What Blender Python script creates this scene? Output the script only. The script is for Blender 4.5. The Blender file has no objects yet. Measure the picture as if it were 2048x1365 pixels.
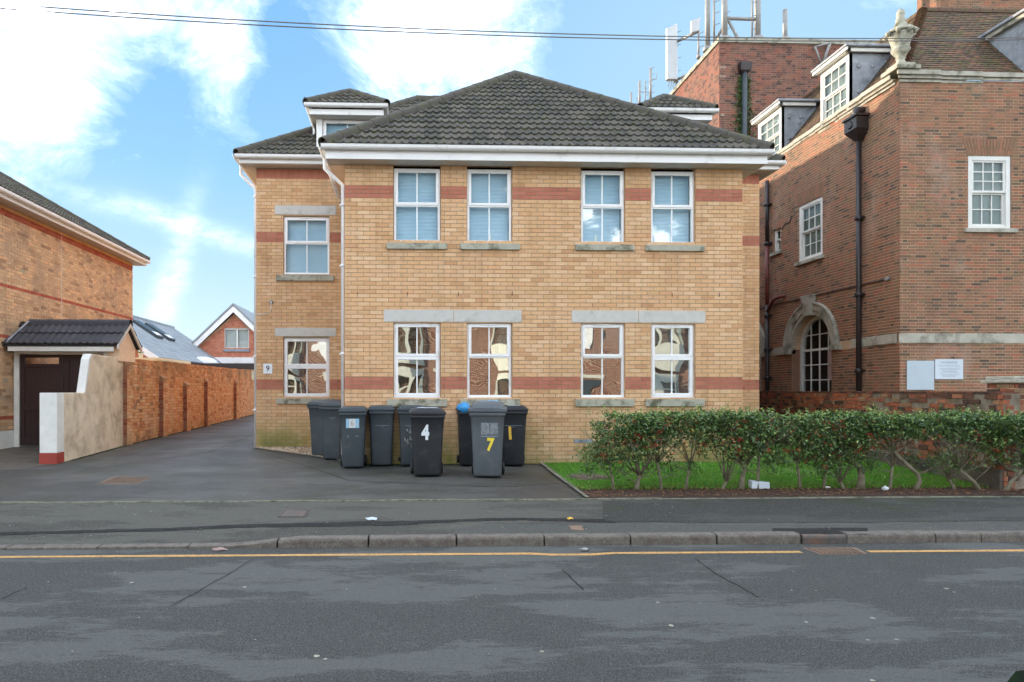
import bpy, bmesh, math, random
from mathutils import Vector, Matrix
random.seed(7)
PI = math.pi
sc = bpy.context.scene
C = bpy.context.scene.collection

# ------------------------------------------------------------------ camera, sky, sun, exposure
F = 1365.0; CU, CV = 869.0, 783.0; TH = math.radians(2.06); CAMZ = 1.62
cam_d = bpy.data.cameras.new('camera'); cam = bpy.data.objects.new('camera', cam_d); C.objects.link(cam)
cam.location = (0, 0, CAMZ); cam.rotation_euler = (PI/2, 0, -TH)
cam_d.sensor_width = 36; cam_d.lens = 24.0
cam_d.shift_x = (1024-CU)/2048; cam_d.shift_y = (CV-682.5)/2048
cam_d.clip_start = 0.05; cam_d.clip_end = 3000
sc.camera = cam

def ratio(u):
    a = (u-CU)/F
    return (math.sin(TH)+a*math.cos(TH))/(math.cos(TH)-a*math.sin(TH))
def ux(u, Y): return ratio(u)*Y
def dep(X, Y): return X*math.sin(TH)+Y*math.cos(TH)
def vz(v, X, Y): return CAMZ+(CV-v)*dep(X, Y)/F
def uy(u, X): return X/ratio(u)
def proj(X, Y, Z):
    d = dep(X, Y)
    if d < .1: return (-9999, -9999, d)
    return (CU+F*(X*math.cos(TH)-Y*math.sin(TH))/d, CV-F*(Z-CAMZ)/d, d)
def pdir(u, v):
    a = (u-CU)/F
    d = Vector((math.sin(TH)+a*math.cos(TH), math.cos(TH)-a*math.sin(TH), (CV-v)/F))
    return d.normalized()

SUN_EL = math.radians(11); SUN_AZ = math.radians(-52)      # azimuth from +Y towards +X
sdir = Vector((math.sin(SUN_AZ)*math.cos(SUN_EL), math.cos(SUN_AZ)*math.cos(SUN_EL), math.sin(SUN_EL)))
sl = bpy.data.lights.new('sun', 'SUN'); sun = bpy.data.objects.new('sun', sl); C.objects.link(sun)
sl.energy = 2.5; sl.angle = math.radians(0.5); sl.color = (1.0, .84, .64)
sun.rotation_euler = sdir.to_track_quat('Z', 'Y').to_euler(); sun.location = (-20, 20, 20)

w = bpy.data.worlds.new('World'); sc.world = w; w.use_nodes = True
SKY_STRENGTH = 0.15; EXPO = 1.5
CL = 23.0
KS = 1/(SKY_STRENGTH*2**EXPO)
sc.view_settings.view_transform = 'Standard'; sc.view_settings.look = 'None'
sc.view_settings.gamma = 1.0; sc.view_settings.exposure = EXPO
try: sc.view_settings.use_curve_mapping = False
except Exception: pass

class NT:
    """tiny node helper"""
    def __init__(s, tree): s.t = tree; s.n = tree.nodes; s.l = tree.links
    def put(s, inp, val):
        if val is None: return
        if isinstance(val, bpy.types.NodeSocket): s.l.new(val, inp)
        else:
            try: inp.default_value = val
            except Exception:
                inp.default_value = (val[0], val[1], val[2], 1) if len(val) == 3 else val[:3]
    def node(s, typ, props=None, **inp):
        n = s.n.new(typ)
        for k, v in (props or {}).items(): setattr(n, k, v)
        for k, v in inp.items(): s.put(n.inputs[k.replace('_', ' ')], v)
        return n
    def math(s, op, a, b=None, clamp=False):
        n = s.n.new('ShaderNodeMath'); n.operation = op; n.use_clamp = clamp
        s.put(n.inputs[0], a)
        if b is not None: s.put(n.inputs[1], b)
        return n.outputs[0]
    def vmath(s, op, a, b=None):
        n = s.n.new('ShaderNodeVectorMath'); n.operation = op
        s.put(n.inputs[0], a)
        if b is not None: s.put(n.inputs[1], b)
        return n.outputs['Value'] if op in ('DOT_PRODUCT', 'LENGTH') else n.outputs[0]
    def mix(s, f, a, b, mode='MIX'):
        n = s.n.new('ShaderNodeMix'); n.data_type = 'RGBA'; n.blend_type = mode
        s.put(n.inputs[0], f); s.put(n.inputs[6], c4(a)); s.put(n.inputs[7], c4(b))
        return n.outputs[2]
    def ramp(s, f, stops, interp='LINEAR'):
        n = s.n.new('ShaderNodeValToRGB'); r = n.color_ramp; r.interpolation = interp
        while len(r.elements) < len(stops): r.elements.new(0.5)
        for e, (p, c) in zip(r.elements, stops):
            e.position = p
            e.color = (c, c, c, 1) if isinstance(c, (int, float)) else (c[0], c[1], c[2], 1)
        s.put(n.inputs[0], f)
        return n.outputs[0]
    def noise(s, vec, scale, detail=4, rough=.55, dist=0):
        n = s.n.new('ShaderNodeTexNoise')
        s.put(n.inputs['Vector'], vec); n.inputs['Scale'].default_value = scale
        n.inputs['Detail'].default_value = detail; n.inputs['Roughness'].default_value = rough
        n.inputs['Distortion'].default_value = dist
        return n.outputs[0]
    def map(s, vec, scale=(1, 1, 1), loc=(0, 0, 0), rot=(0, 0, 0)):
        n = s.n.new('ShaderNodeMapping'); s.put(n.inputs[0], vec)
        n.inputs['Location'].default_value = loc; n.inputs['Rotation'].default_value = rot; n.inputs['Scale'].default_value = scale
        return n.outputs[0]
def c4(c):
    if isinstance(c, (tuple, list)) and len(c) == 3: return (c[0], c[1], c[2], 1)
    return c
def rgb(r, g, b):
    f = lambda c: ((c/255+.055)/1.055)**2.4 if c/255 > .04045 else c/255/12.92
    return (f(r), f(g), f(b))

# sky: Nishita with broken cloud over it, laid out by direction
W = NT(w.node_tree); W.n.clear()
sky = W.node('ShaderNodeTexSky', dict(sky_type='NISHITA', sun_disc=False, sun_elevation=SUN_EL, sun_rotation=SUN_AZ))
sky.air_density = 1.0; sky.dust_density = .6; sky.ozone_density = 1.6
tc = W.n.new('ShaderNodeTexCoord'); D = tc.outputs['Generated']
def blob(u, v, deg, gain=1.0, ratio_uv=1):
    b = pdir(u, v); k = 1/(1-math.cos(math.radians(deg)))
    d = W.vmath('DOT_PRODUCT', D, tuple(b))
    e = W.math('MULTIPLY', W.math('SUBTRACT', d, 1.0), k)
    return W.math('MULTIPLY', W.math('EXPONENT', e), gain)
def addall(l):
    r = l[0]
    for x in l[1:]: r = W.math('ADD', r, x)
    return r
dz = W.n.new('ShaderNodeSeparateXYZ'); W.l.new(D, dz.inputs[0])
hz = W.math('ADD', W.math('ABSOLUTE', dz.outputs[2]), .45)
pl = W.n.new('ShaderNodeCombineXYZ')
W.l.new(W.math('DIVIDE', dz.outputs[0], hz), pl.inputs[0]); W.l.new(W.math('DIVIDE', dz.outputs[1], hz), pl.inputs[1])
n1 = W.noise(pl.outputs[0], 3.1, 9, .6, .35)
n2 = W.noise(W.map(D, (1, 1, 1.7)), 5.5, 12, .68, .5)
lay = addall([blob(60, 60, 15, .26), blob(150, 270, 8, .22), blob(330, 60, 5, .12), blob(330, 100, 4.5, .15), blob(470, 110, 2.6, .3), blob(420, 240, 2.6, .2),
              blob(500, 290, 2.6, .25), blob(900, 110, 6, .3), blob(1070, 60, 5.5, .25),
              blob(315, 205, 2.6, -.7), blob(560, 190, 3.2, -.6), blob(590, 40, 3.0, -.45), blob(400, 320, 3, -.25), blob(600, 420, 9, -.4),
              blob(420, 480, 9, -.5), blob(230, 430, 6, -.35), blob(1480, 60, 14, -.85), blob(1300, 150, 5, -.4), blob(340, 560, 10, -.4), blob(700, 250, 32, -.34)])
dens = W.math('ADD', W.math('ADD', lay, W.math('MULTIPLY', W.math('SUBTRACT', n1, .5), 1.1)), W.math('MULTIPLY', W.math('SUBTRACT', n2, .5), 2.5))
dens = W.math('ADD', dens, .68)
cm = W.ramp(dens, [(.12, 0), (.38, .010), (.55, .026), (.74, .044), (.92, .10), (1, .9)])
def trail(u0, v0, u1, v1, deg, cu, cv, cdeg, gain):
    nrm = pdir(u0, v0).cross(pdir(u1, v1)).normalized()
    d = W.vmath('DOT_PRODUCT', D, tuple(nrm))
    wob = W.math('MULTIPLY', W.math('SUBTRACT', W.noise(D, 9, 5), .5), .035)
    d = W.math('ADD', d, wob)
    q = W.math('DIVIDE', d, math.sin(math.radians(deg)))
    g = W.math('EXPONENT', W.math('MULTIPLY', W.math('MULTIPLY', q, q), -1.0))
    return W.math('MULTIPLY', W.math('MULTIPLY', g, blob(cu, cv, cdeg, gain)), W.ramp(W.noise(W.map(D, (1, 1, 2.2)), 26, 8, .7), [(.32, .25), (.62, 1.5)]))
tr = W.math('ADD', trail(120, 380, 520, 490, .8, 370, 445, 8, .018), trail(385, 420, 320, 640, .95, 345, 560, 6, .017))
cm = W.math('MAXIMUM', cm, tr, clamp=True)
grad = W.ramp(dz.outputs[2], [(0.0, (.74, .90, 1.0)), (.10, (.60, .83, 1.0)), (.30, (.30, .62, 1.0)), (.55, (.18, .48, .96)), (1, (.12, .38, .86))])
grad = W.mix(blob(1500, 100, 24, .62), grad, (.60, .85, 1.0))
nish = W.mix(1.0, sky.outputs[0], (.05, .05, .05), 'MULTIPLY')
blue = W.mix(1.0, W.mix(1.0, grad, (KS, KS, KS), 'MULTIPLY'), nish, 'ADD')
shade = W.ramp(W.noise(D, 3.2, 6), [(.30, (CL*.35, CL*.36, CL*.36)), (.52, (CL, CL*.98, CL*.94))])
cl = W.mix(1.0, shade, (KS, KS, KS), 'MULTIPLY')
col = W.mix(cm, blue, cl)
bg = W.node('ShaderNodeBackground'); W.l.new(col, bg.inputs[0]); bg.inputs[1].default_value = SKY_STRENGTH
wo = W.n.new('ShaderNodeOutputWorld'); W.l.new(bg.outputs[0], wo.inputs[0])

# ------------------------------------------------------------------ mesh helpers
WORLD = {}
def parent_to(o, parent, world=True):
    if parent is None: return
    o.parent = parent
    if world and parent.name in WORLD: o.matrix_parent_inverse = Matrix.Translation(-WORLD[parent.name])
def thing(name, label, cat, loc=(0, 0, 0), group=None, kind=None, local=False):
    o = bpy.data.objects.new(name, None); C.objects.link(o); o.location = loc; o.empty_display_size = .2
    o['label'] = label; o['category'] = cat
    if group: o['group'] = group
    if kind: o['kind'] = kind
    if not local: WORLD[o.name] = Vector(loc)
    return o
def tag(o, label, cat, group=None, kind=None):
    o['label'] = label; o['category'] = cat
    if group: o['group'] = group
    if kind: o['kind'] = kind
    return o
def struct(o, label=None):
    o['kind'] = 'structure'
    if label: o['label'] = label
    return o
def mesh_obj(name, me, parent=None, M=None, world=True, kind=None):
    o = bpy.data.objects.new(name, me); C.objects.link(o)
    parent_to(o, parent, world)
    if M is not None: o.matrix_basis = M
    if kind: o['kind'] = kind
    return o
class MB:
    def __init__(s): s.v = []; s.f = []; s.m = []; s.r = []; s.sm = []
    def add(s, vs, fs, m=0, r=.5, smooth=False):
        b = len(s.v); s.v.extend(vs)
        for f in fs: s.f.append([b+i for i in f]); s.m.append(m); s.r.append(r); s.sm.append(smooth)
    def box(s, x0, x1, y0, y1, z0, z1, m=0, r=.5):
        s.add([(x0,y0,z0),(x1,y0,z0),(x1,y1,z0),(x0,y1,z0),(x0,y0,z1),(x1,y0,z1),(x1,y1,z1),(x0,y1,z1)],
              [(0,3,2,1),(4,5,6,7),(0,1,5,4),(1,2,6,5),(2,3,7,6),(3,0,4,7)], m, r)
    def fbox(s, O, A, B, N, a0, a1, b0, b1, n0, n1, m=0, r=.5):
        P = lambda a, b, n: tuple(O[i]+A[i]*a+B[i]*b+N[i]*n for i in range(3))
        s.add([P(a0,b0,n0),P(a1,b0,n0),P(a1,b1,n0),P(a0,b1,n0),P(a0,b0,n1),P(a1,b0,n1),P(a1,b1,n1),P(a0,b1,n1)],
              [(0,3,2,1),(4,5,6,7),(0,1,5,4),(1,2,6,5),(2,3,7,6),(3,0,4,7)], m, r)
    def prism(s, pts0, pts1, m=0, r=.5, smooth=False, caps=True):
        n = len(pts0)
        fs = [(i, (i+1) % n, n+(i+1) % n, n+i) for i in range(n)]
        b = len(s.v); s.v.extend(list(pts0)+list(pts1))
        for f in fs: s.f.append([b+i for i in f]); s.m.append(m); s.r.append(r); s.sm.append(smooth)
        if caps:
            s.f.append([b+i for i in range(n)][::-1]); s.m.append(m); s.r.append(r); s.sm.append(False)
            s.f.append([b+n+i for i in range(n)]); s.m.append(m); s.r.append(r); s.sm.append(False)
    def loft(s, rings, m=0, r=.5, smooth=True, caps=True):
        n = len(rings[0]); b = len(s.v)
        for R in rings: s.v.extend(R)
        for k in range(len(rings)-1):
            for i in range(n):
                s.f.append([b+k*n+i, b+k*n+(i+1) % n, b+(k+1)*n+(i+1) % n, b+(k+1)*n+i]); s.m.append(m); s.r.append(r); s.sm.append(smooth)
        if caps:
            s.f.append([b+i for i in range(n)][::-1]); s.m.append(m); s.r.append(r); s.sm.append(False)
            s.f.append([b+(len(rings)-1)*n+i for i in range(n)]); s.m.append(m); s.r.append(r); s.sm.append(False)
    def tube(s, pts, rad, n=8, m=0, r=.5, caps=True):
        P = [Vector(p) for p in pts]; rads = rad if isinstance(rad, (list, tuple)) else [rad]*len(P)
        rings = []; up = None
        for i, p in enumerate(P):
            d = (P[min(i+1, len(P)-1)]-P[max(i-1, 0)]).normalized()
            if up is None: up = Vector((0, 0, 1)) if abs(d.z) < .9 else Vector((1, 0, 0))
            x = d.cross(up)
            if x.length < 1e-4: x = d.cross(Vector((0, 1, .01)))
            x.normalize(); y = x.cross(d).normalized(); up = y
            rings.append([tuple(p+(x*math.cos(2*PI*k/n)+y*math.sin(2*PI*k/n))*rads[i]) for k in range(n)])
        s.loft(rings, m, r, True, caps)
    def lathe(s, cx, cy, prof, n=20, m=0, r=.5):
        s.loft([[(cx+R*math.cos(2*PI*k/n), cy+R*math.sin(2*PI*k/n), z) for k in range(n)] for R, z in prof], m, r, True, True)
    def mesh(s, name, mats):
        me = bpy.data.meshes.new(name); me.from_pydata(s.v, [], s.f)
        for mt in mats: me.materials.append(mt)
        me.polygons.foreach_set('material_index', s.m); me.polygons.foreach_set('use_smooth', s.sm)
        at = me.attributes.new('rnd', 'FLOAT', 'FACE'); at.data.foreach_set('value', s.r)
        me.update(); return me
    def build(s, name, mats, parent=None, world=True, kind=None, bevel=0):
        if not isinstance(mats, (list, tuple)): mats = [mats]
        me = s.mesh(name, mats)
        o = mesh_obj(name, me, parent, None, world, kind)
        if bevel:
            md = o.modifiers.new('bevel', 'BEVEL'); md.width = bevel; md.segments = 2; md.limit_method = 'ANGLE'
        return o

# ------------------------------------------------------------------ materials
def newmat(name):
    m = bpy.data.materials.new(name); m.use_nodes = True; t = NT(m.node_tree)
    b = t.n['Principled BSDF']; g = t.n.new('ShaderNodeNewGeometry')
    return m, t, b, g.outputs['Position']
def bump(t, b, h, dist, strength=1.0):
    n = t.n.new('ShaderNodeBump'); t.put(n.inputs['Height'], h); n.inputs['Distance'].default_value = dist; n.inputs['Strength'].default_value = strength
    t.l.new(n.outputs[0], b.inputs['Normal'])
def plain(name, c1, c2=None, rough=.6, scale=6, bdist=0, bscale=60, metal=0, stretch=(1, 1, 1), obj=False, dirt=None, dscale=2.0, dcut=(.5, .7)):
    m, t, b, P = newmat(name)
    if obj: P = t.n.new('ShaderNodeTexCoord').outputs['Object']
    V = t.map(P, stretch)
    col = t.ramp(t.noise(V, scale, 6, .6), [(.3, c1), (.7, c2 or c1)])
    if dirt: col = t.mix(t.ramp(t.noise(V, dscale, 7, .65), [(dcut[0], 0), (dcut[1], 1)]), col, dirt)
    t.l.new(col, b.inputs['Base Color']); b.inputs['Roughness'].default_value = rough; b.inputs['Metallic'].default_value = metal
    if bdist: bump(t, b, t.noise(V, bscale, 5, .6), bdist)
    return m
def brickmat(name, stops, rough=.88, stains=(), var=.35, spots=None):
    m, t, b, P = newmat(name)
    at = t.node('ShaderNodeAttribute', dict(attribute_name='rnd')).outputs['Fac']
    col = t.ramp(at, stops)
    f = t.noise(P, 28, 6, .7)
    col = t.mix(t.math('MULTIPLY', f, var), col, t.mix(1.0, col, (.55, .5, .45), 'MULTIPLY'))
    if spots: col = t.mix(t.ramp(t.noise(P, 75, 3), [(.62, 0), (.72, 1)]), col, spots)
    for (c, sc_, lo, hi, zlo, zhi, amt) in stains:
        n = t.ramp(t.noise(t.map(P, (1, 1, .6)), sc_, 6, .65), [(lo, 0), (hi, 1)])
        if zlo is not None:
            sx = t.n.new('ShaderNodeSeparateXYZ'); t.l.new(P, sx.inputs[0])
            mr = t.n.new('ShaderNodeMapRange'); mr.inputs[1].default_value = zlo; mr.inputs[2].default_value = zhi; t.l.new(sx.outputs[2], mr.inputs[0])
            n = t.math('MULTIPLY', n, mr.outputs[0])
        col = t.mix(t.math('MULTIPLY', n, amt, True), col, c)
    sk = t.ramp(t.noise(t.map(P, (5, 5, .4)), 1.2, 6, .7), [(.50, 0), (.72, .34)])   # vertical weather streaks
    col = t.mix(sk, col, t.mix(1.0, col, (.50, .46, .42), 'MULTIPLY'))
    t.l.new(col, b.inputs['Base Color']); b.inputs['Roughness'].default_value = rough
    bump(t, b, t.noise(P, 110, 4, .7), .003)
    return m
M = {}
grn = rgb(112, 124, 48)
st = [(grn, 1.3, .36, .56, 1.15, .40, .9), (rgb(120, 104, 78), 2.1, .45, .66, .75, .3, .55)]
M['buff'] = brickmat('buff_brick', [(0, rgb(210,166,121)), (.25, rgb(222,177,130)), (.5, rgb(218,173,131)), (.75, rgb(228,189,147)), (.93, rgb(218,168,122)), (1, rgb(200,152,109))], stains=st+[(rgb(176,134,92), 1.1, .5, .72, None, 0, .4)], var=.22)
M['buff_red'] = brickmat('band_red_brick', [(0, rgb(184,112,88)), (.5, rgb(194,122,98)), (1, rgb(174,104,84))], var=.35)
M['mortar'] = plain('mortar', rgb(160,144,116), rgb(178,160,132), .95, 5)
M['mortar_g'] = brickmat('mortar_green', [(0, rgb(160,144,114)), (1, rgb(160,144,114))], stains=st, var=.4)
M['red'] = brickmat('red_old_brick', [(0, rgb(88,74,62)), (.07, rgb(106,86,70)), (.18, rgb(134,100,78)), (.42, rgb(148,106,83)), (.6, rgb(136,106,80)), (.8, rgb(158,110,84)), (.94, rgb(166,100,76)), (1, rgb(122,104,76))],
                    stains=[(rgb(178,160,146), 1.1, .56, .75, None, 0, .45), (rgb(110,105,62), 1.7, .55, .72, None, 0, .35), (rgb(60,42,38), .8, .58, .75, None, 0, .4)], var=.45)
M['red_mortar'] = plain('red_wall_mortar', rgb(196,166,134), rgb(176,146,116), .95, 3)
M['tower'] = brickmat('tower_brick', [(0, rgb(72,60,56)), (.15, rgb(104,74,64)), (.4, rgb(132,94,78)), (.7, rgb(144,100,82)), (1, rgb(158,94,72))],
                      stains=[(rgb(150,70,52), 1.0, .5, .7, 11.2, 13.2, .6), (rgb(60,46,46), .9, .52, .7, None, 0, .55)], var=.5)
M['tower_mortar'] = plain('tower_mortar', rgb(172,150,132), rgb(144,120,104), .95, 3)
M['left'] = brickmat('left_buff_brick', [(0, rgb(164,126,96)), (.12, rgb(196,154,116)), (.35, rgb(214,174,132)), (.6, rgb(208,168,132)), (.85, rgb(226,186,142)), (1, rgb(230,178,132))],
                     stains=[(rgb(120,104,92), 1.2, .5, .68, None, 0, .5)], var=.5, spots=rgb(130,100,80))
M['left_red'] = brickmat('left_red_brick', [(0, rgb(166,78,56)), (1, rgb(190,98,72))])
M['left_top'] = brickmat('left_top_brick', [(0, rgb(200,156,104)), (1, rgb(216,174,122))])
M['orange'] = brickmat('orange_old_brick', [(0, rgb(176,112,74)), (.07, rgb(208,138,90)), (.35, rgb(224,164,112)), (.6, rgb(228,172,120)), (.85, rgb(224,174,128)), (1, rgb(234,194,154))],
                       stains=[(rgb(214,190,156), 1.3, .58, .7, None, 0, .5), (rgb(120,100,72), 1.8, .38, .62, 1.6, 2.3, .8), (rgb(80,66,48), 3, .4, .6, .75, .4, .6)], var=.4)
M['orange_mortar'] = plain('orange_wall_mortar', rgb(176,138,104), rgb(146,108,78), .95, 4)
M['pier'] = brickmat('pier_near_face_brick', [(0, rgb(126,68,52)), (.5, rgb(156,92,68)), (1, rgb(150,116,86))])
M['low'] = brickmat('garden_wall_brick', [(0, rgb(66,50,42)), (.2, rgb(112,72,54)), (.45, rgb(158,92,66)), (.68, rgb(176,98,66)), (.86, rgb(160,128,96)), (1, rgb(88,68,56))],
                    stains=[(rgb(206,198,186), 2.6, .54, .64, 1.15, .6, .95), (rgb(92,96,44), 1.3, .42, .6, .85, .45, .8), (rgb(56,48,34), 2.2, .5, .66, None, 0, .6)], var=.55)
M['low_mortar'] = plain('garden_wall_mortar', rgb(150,138,120), rgb(92,78,62), .95, 5)
M['white'] = plain('white_plastic', rgb(242,240,237), rgb(236,234,231), .35, 3, dirt=rgb(190,188,178), dscale=3.5, dcut=(.58, .8))
M['white_paint'] = plain('white_paint', rgb(226,224,216), rgb(208,206,198), .6, 4, .002, 40)
M['soffit'] = plain('soffit_boards', rgb(196,190,178), rgb(210,204,194), .5, 4)
M['stone'] = plain('cast_stone', rgb(190,186,176), rgb(200,196,188), .85, 8, .002, 90, dirt=rgb(150,146,128), dscale=2.6, dcut=(.56, .8))
M['sill'] = plain('sill_stone', rgb(160,156,138), rgb(176,172,154), .85, 8, .002, 90, dirt=rgb(92,90,68), dscale=4.5, dcut=(.48, .66))
M['oldstone'] = plain('portland_stone', rgb(184,178,162), rgb(158,154,138), .85, 5, .004, 40, dirt=rgb(96,96,76), dscale=2.4, dcut=(.5, .68))
def tilemat(name, stops, moss, mcut, light, rough=.85):
    m, t, b, P = newmat(name)
    at = t.node('ShaderNodeAttribute', dict(attribute_name='rnd')).outputs['Fac']
    col = t.ramp(at, stops)
    col = t.mix(t.ramp(t.noise(P, 30, 6, .7), [(.45, 0), (.7, .6)]), col, light)
    col = t.mix(t.math('MULTIPLY', t.ramp(t.noise(P, 2.2, 5, .7), [(.35, 0.25), (.62, 1)]), t.ramp(t.noise(P, 13, 6, .75), [(mcut, 0), (mcut+.1, 1)])), col, moss)
    col = t.mix(t.ramp(t.noise(P, 45, 3), [(.70, 0), (.74, .8)]), col, rgb(150,152,140))
    t.l.new(col, b.inputs['Base Color']); b.inputs['Roughness'].default_value = rough
    bump(t, b, t.noise(P, 60, 5, .7), .006)
    return m
M['tile'] = tilemat('roof_tile', [(0, rgb(46,43,41)), (.5, rgb(70,65,60)), (1, rgb(92,84,76))], rgb(82,84,50), .49, rgb(104,97,88))
M['tile2'] = tilemat('gate_tile', [(0, rgb(52,50,54)), (1, rgb(70,68,72))], rgb(70,70,52), .6, rgb(92,90,92))
M['plain'] = tilemat('clay_plain_tile', [(0, rgb(62,44,38)), (.4, rgb(88,60,50)), (.75, rgb(104,68,54)), (1, rgb(130,84,62))], rgb(84,88,38), .47, rgb(120,104,88))
M['slate'] = tilemat('grey_slate', [(0, rgb(130,138,142)), (1, rgb(150,156,160))], rgb(120,126,120), .7, rgb(160,164,168))
M['lead'] = plain('lead_sheet', rgb(128,134,140), rgb(160,164,168), .55, 5, .004, 12, dirt=rgb(98,98,98), dscale=3)
M['black'] = plain('black_iron', rgb(34,28,28), rgb(50,40,38), .45, 9, .001, 60)
M['redpipe'] = plain('red_oxide_iron', rgb(132,62,52), rgb(70,46,42), .55, 6)
M['render'] = plain('tan_render', rgb(226,210,184), rgb(208,188,160), .92, 3.0, .006, 45, dirt=rgb(140,120,92), dscale=1.6, dcut=(.5, .76))
M['peach'] = plain('peach_render', rgb(240,210,178), rgb(232,200,168), .9, 4, .003, 50)
M['redpaint'] = plain('red_masonry_paint', rgb(160,60,48), rgb(142,54,44), .7, 6)
M['brown'] = plain('brown_stained_timber', rgb(58,34,32), rgb(46,28,28), .55, 8, .002, 40, stretch=(6, 6, .6))
M['cream'] = plain('cream_paint', rgb(226,216,184), rgb(214,204,172), .7, 4)
M['galv'] = plain('galvanised_steel', rgb(140,138,134), rgb(160,156,150), .5, 8, metal=.3)
M['panel'] = plain('antenna_plastic', rgb(206,208,208), rgb(196,198,198), .5, 3)
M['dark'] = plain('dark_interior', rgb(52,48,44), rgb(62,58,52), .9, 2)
M['cable'] = plain('cable_sheath', rgb(98,92,90), rgb(108,102,100), .6, 4)
M['curtain'] = plain('curtain_cloth', rgb(206,206,192), rgb(190,190,176), .9, 5, .01, 14, stretch=(1, 1, .05))
def glassmat(name, tint, refl, dist, scale):
    m = bpy.data.materials.new(name); m.use_nodes = True; t = NT(m.node_tree); t.n.clear()
    P = t.n.new('ShaderNodeNewGeometry').outputs['Position']
    g = t.n.new('ShaderNodeBsdfGlossy'); g.inputs['Roughness'].default_value = 0.01; g.inputs['Color'].default_value = (.93, .97, .98, 1)
    tr = t.n.new('ShaderNodeBsdfTransparent'); tr.inputs['Color'].default_value = (*tint, 1)
    bm = t.n.new('ShaderNodeBump'); bm.inputs['Distance'].default_value = dist
    t.l.new(t.noise(P, scale, 1.5, .4), bm.inputs['Height']); t.l.new(bm.outputs[0], g.inputs['Normal'])
    mx = t.n.new('ShaderNodeMixShader'); mx.inputs[0].default_value = refl
    t.l.new(tr.outputs[0], mx.inputs[1]); t.l.new(g.outputs[0], mx.inputs[2])
    o = t.n.new('ShaderNodeOutputMaterial'); t.l.new(mx.outputs[0], o.inputs[0])
    return m
M['glass'] = glassmat('window_glass', (.72, .80, .80), .50, .014, 1.05)
M['glass_up'] = glassmat('upper_window_glass', (.92, .96, .97), .022, .001, 2.0)
M['glass_old'] = glassmat('old_window_glass', (.72, .76, .76), .05, .001, 5)
def asphalt(name, base, light, dark, patch=True, rough=.9, sx=.32, cut=(.5, .53), green=None, wet=None, gz=(.5, .68), amt=.8):
    m, t, b, P = newmat(name)
    agg = t.noise(P, 85, 3, .75); ag2 = t.noise(P, 26, 6, .8); ag3 = t.noise(P, 3.2, 6, .7)
    col = t.ramp(agg, [(.34, dark), (.5, base), (.66, light)])
    col = t.mix(t.ramp(ag2, [(.42, 0), (.62, .5)]), col, dark)
    col = t.mix(t.ramp(ag3, [(.35, 0), (.7, .45)]), col, t.mix(.5, dark, base))
    col = t.mix(t.ramp(t.noise(P, 120, 1), [(.66, 0), (.70, .8)]), col, rgb(150,146,136))
    if patch:
        pn = t.math('ADD', t.noise(t.map(P, (sx, 1.0, 1)), 1.15, 9, .66), t.math('MULTIPLY', t.math('SUBTRACT', t.noise(t.map(P, (.45, 2.4, 1)), 16, 6, .8), .5), .22))
        pf = t.ramp(pn, [(cut[0], 0), (cut[1], 1), (cut[1]+.10, 1), (cut[1]+.13, .25)])
        lt = t.mix(t.ramp(agg, [(.35, .0), (.7, .4)]), t.mix(.35, light, base), light)
        col = t.mix(t.math('MULTIPLY', pf, amt), col, t.mix(t.ramp(ag2, [(.45, 0), (.7, .3)]), lt, base))
    if green: col = t.mix(t.math('MULTIPLY', t.ramp(t.noise(P, 1.1, 6, .65), [(gz[0], 0), (gz[1], 1)]), .6), col, green)
    t.l.new(col, b.inputs['Base Color'])
    b.inputs['Specular IOR Level'].default_value = .5 if wet else .22
    rr = t.ramp(t.noise(P, .7, 4), [(.35, rough-.3 if wet else rough-.05), (.65, rough)])
    t.l.new(rr, b.inputs['Roughness'])
    bump(t, b, t.math('ADD', agg, ag2), .012)
    return m
M['road'] = asphalt('road_asphalt', rgb(82,83,79), rgb(120,121,116), rgb(48,49,46), amt=.55)
M['pave'] = asphalt('pavement_asphalt', rgb(84,82,75), rgb(110,108,99), rgb(56,55,50), cut=(.46, .50), amt=.6)
M['pave_dark'] = asphalt('pavement_patch_asphalt', rgb(46,45,43), rgb(62,61,58), rgb(32,32,31), patch=False)
M['pave_light'] = asphalt('pavement_pale_asphalt', rgb(92,92,86), rgb(112,112,106), rgb(64,64,60), patch=False)
M['pave_moss'] = asphalt('pavement_mossy_asphalt', rgb(68,68,64), rgb(92,92,86), rgb(45,45,42), cut=(.50, .54), green=rgb(60,66,30), gz=(.52, .68), amt=.5)
M['drive'] = asphalt('drive_asphalt', rgb(66,65,60), rgb(96,95,89), rgb(42,41,38), cut=(.50, .55), rough=.72, wet=True, green=rgb(56,60,32), amt=.7)
M['conc'] = plain('old_concrete', rgb(104,96,82), rgb(78,72,64), .85, 3, .006, 40, dirt=rgb(56,52,45), dscale=2)
M['kerb'] = plain('kerb_stone', rgb(124,118,106), rgb(92,84,76), .85, 40, .006, 70, dirt=rgb(86,74,68), dscale=9, dcut=(.45, .7))
M['edging'] = plain('edging_concrete', rgb(132,130,112), rgb(106,104,88), .9, 20, .003, 60, dirt=rgb(66,68,44), dscale=6, dcut=(.48, .66))
m, t, b, P = newmat('yellow_line_paint')
yc = t.mix(t.ramp(t.noise(P, 26, 7, .75), [(.50, 0), (.64, 1)]), rgb(196,150,88), rgb(110,96,72)); t.l.new(yc, b.inputs['Base Color']); b.inputs['Roughness'].default_value = .8; M['yellow'] = m
m, t, b, P = newmat('grass_blade'); at = t.node('ShaderNodeAttribute', dict(attribute_name='rnd')).outputs['Fac']
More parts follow.
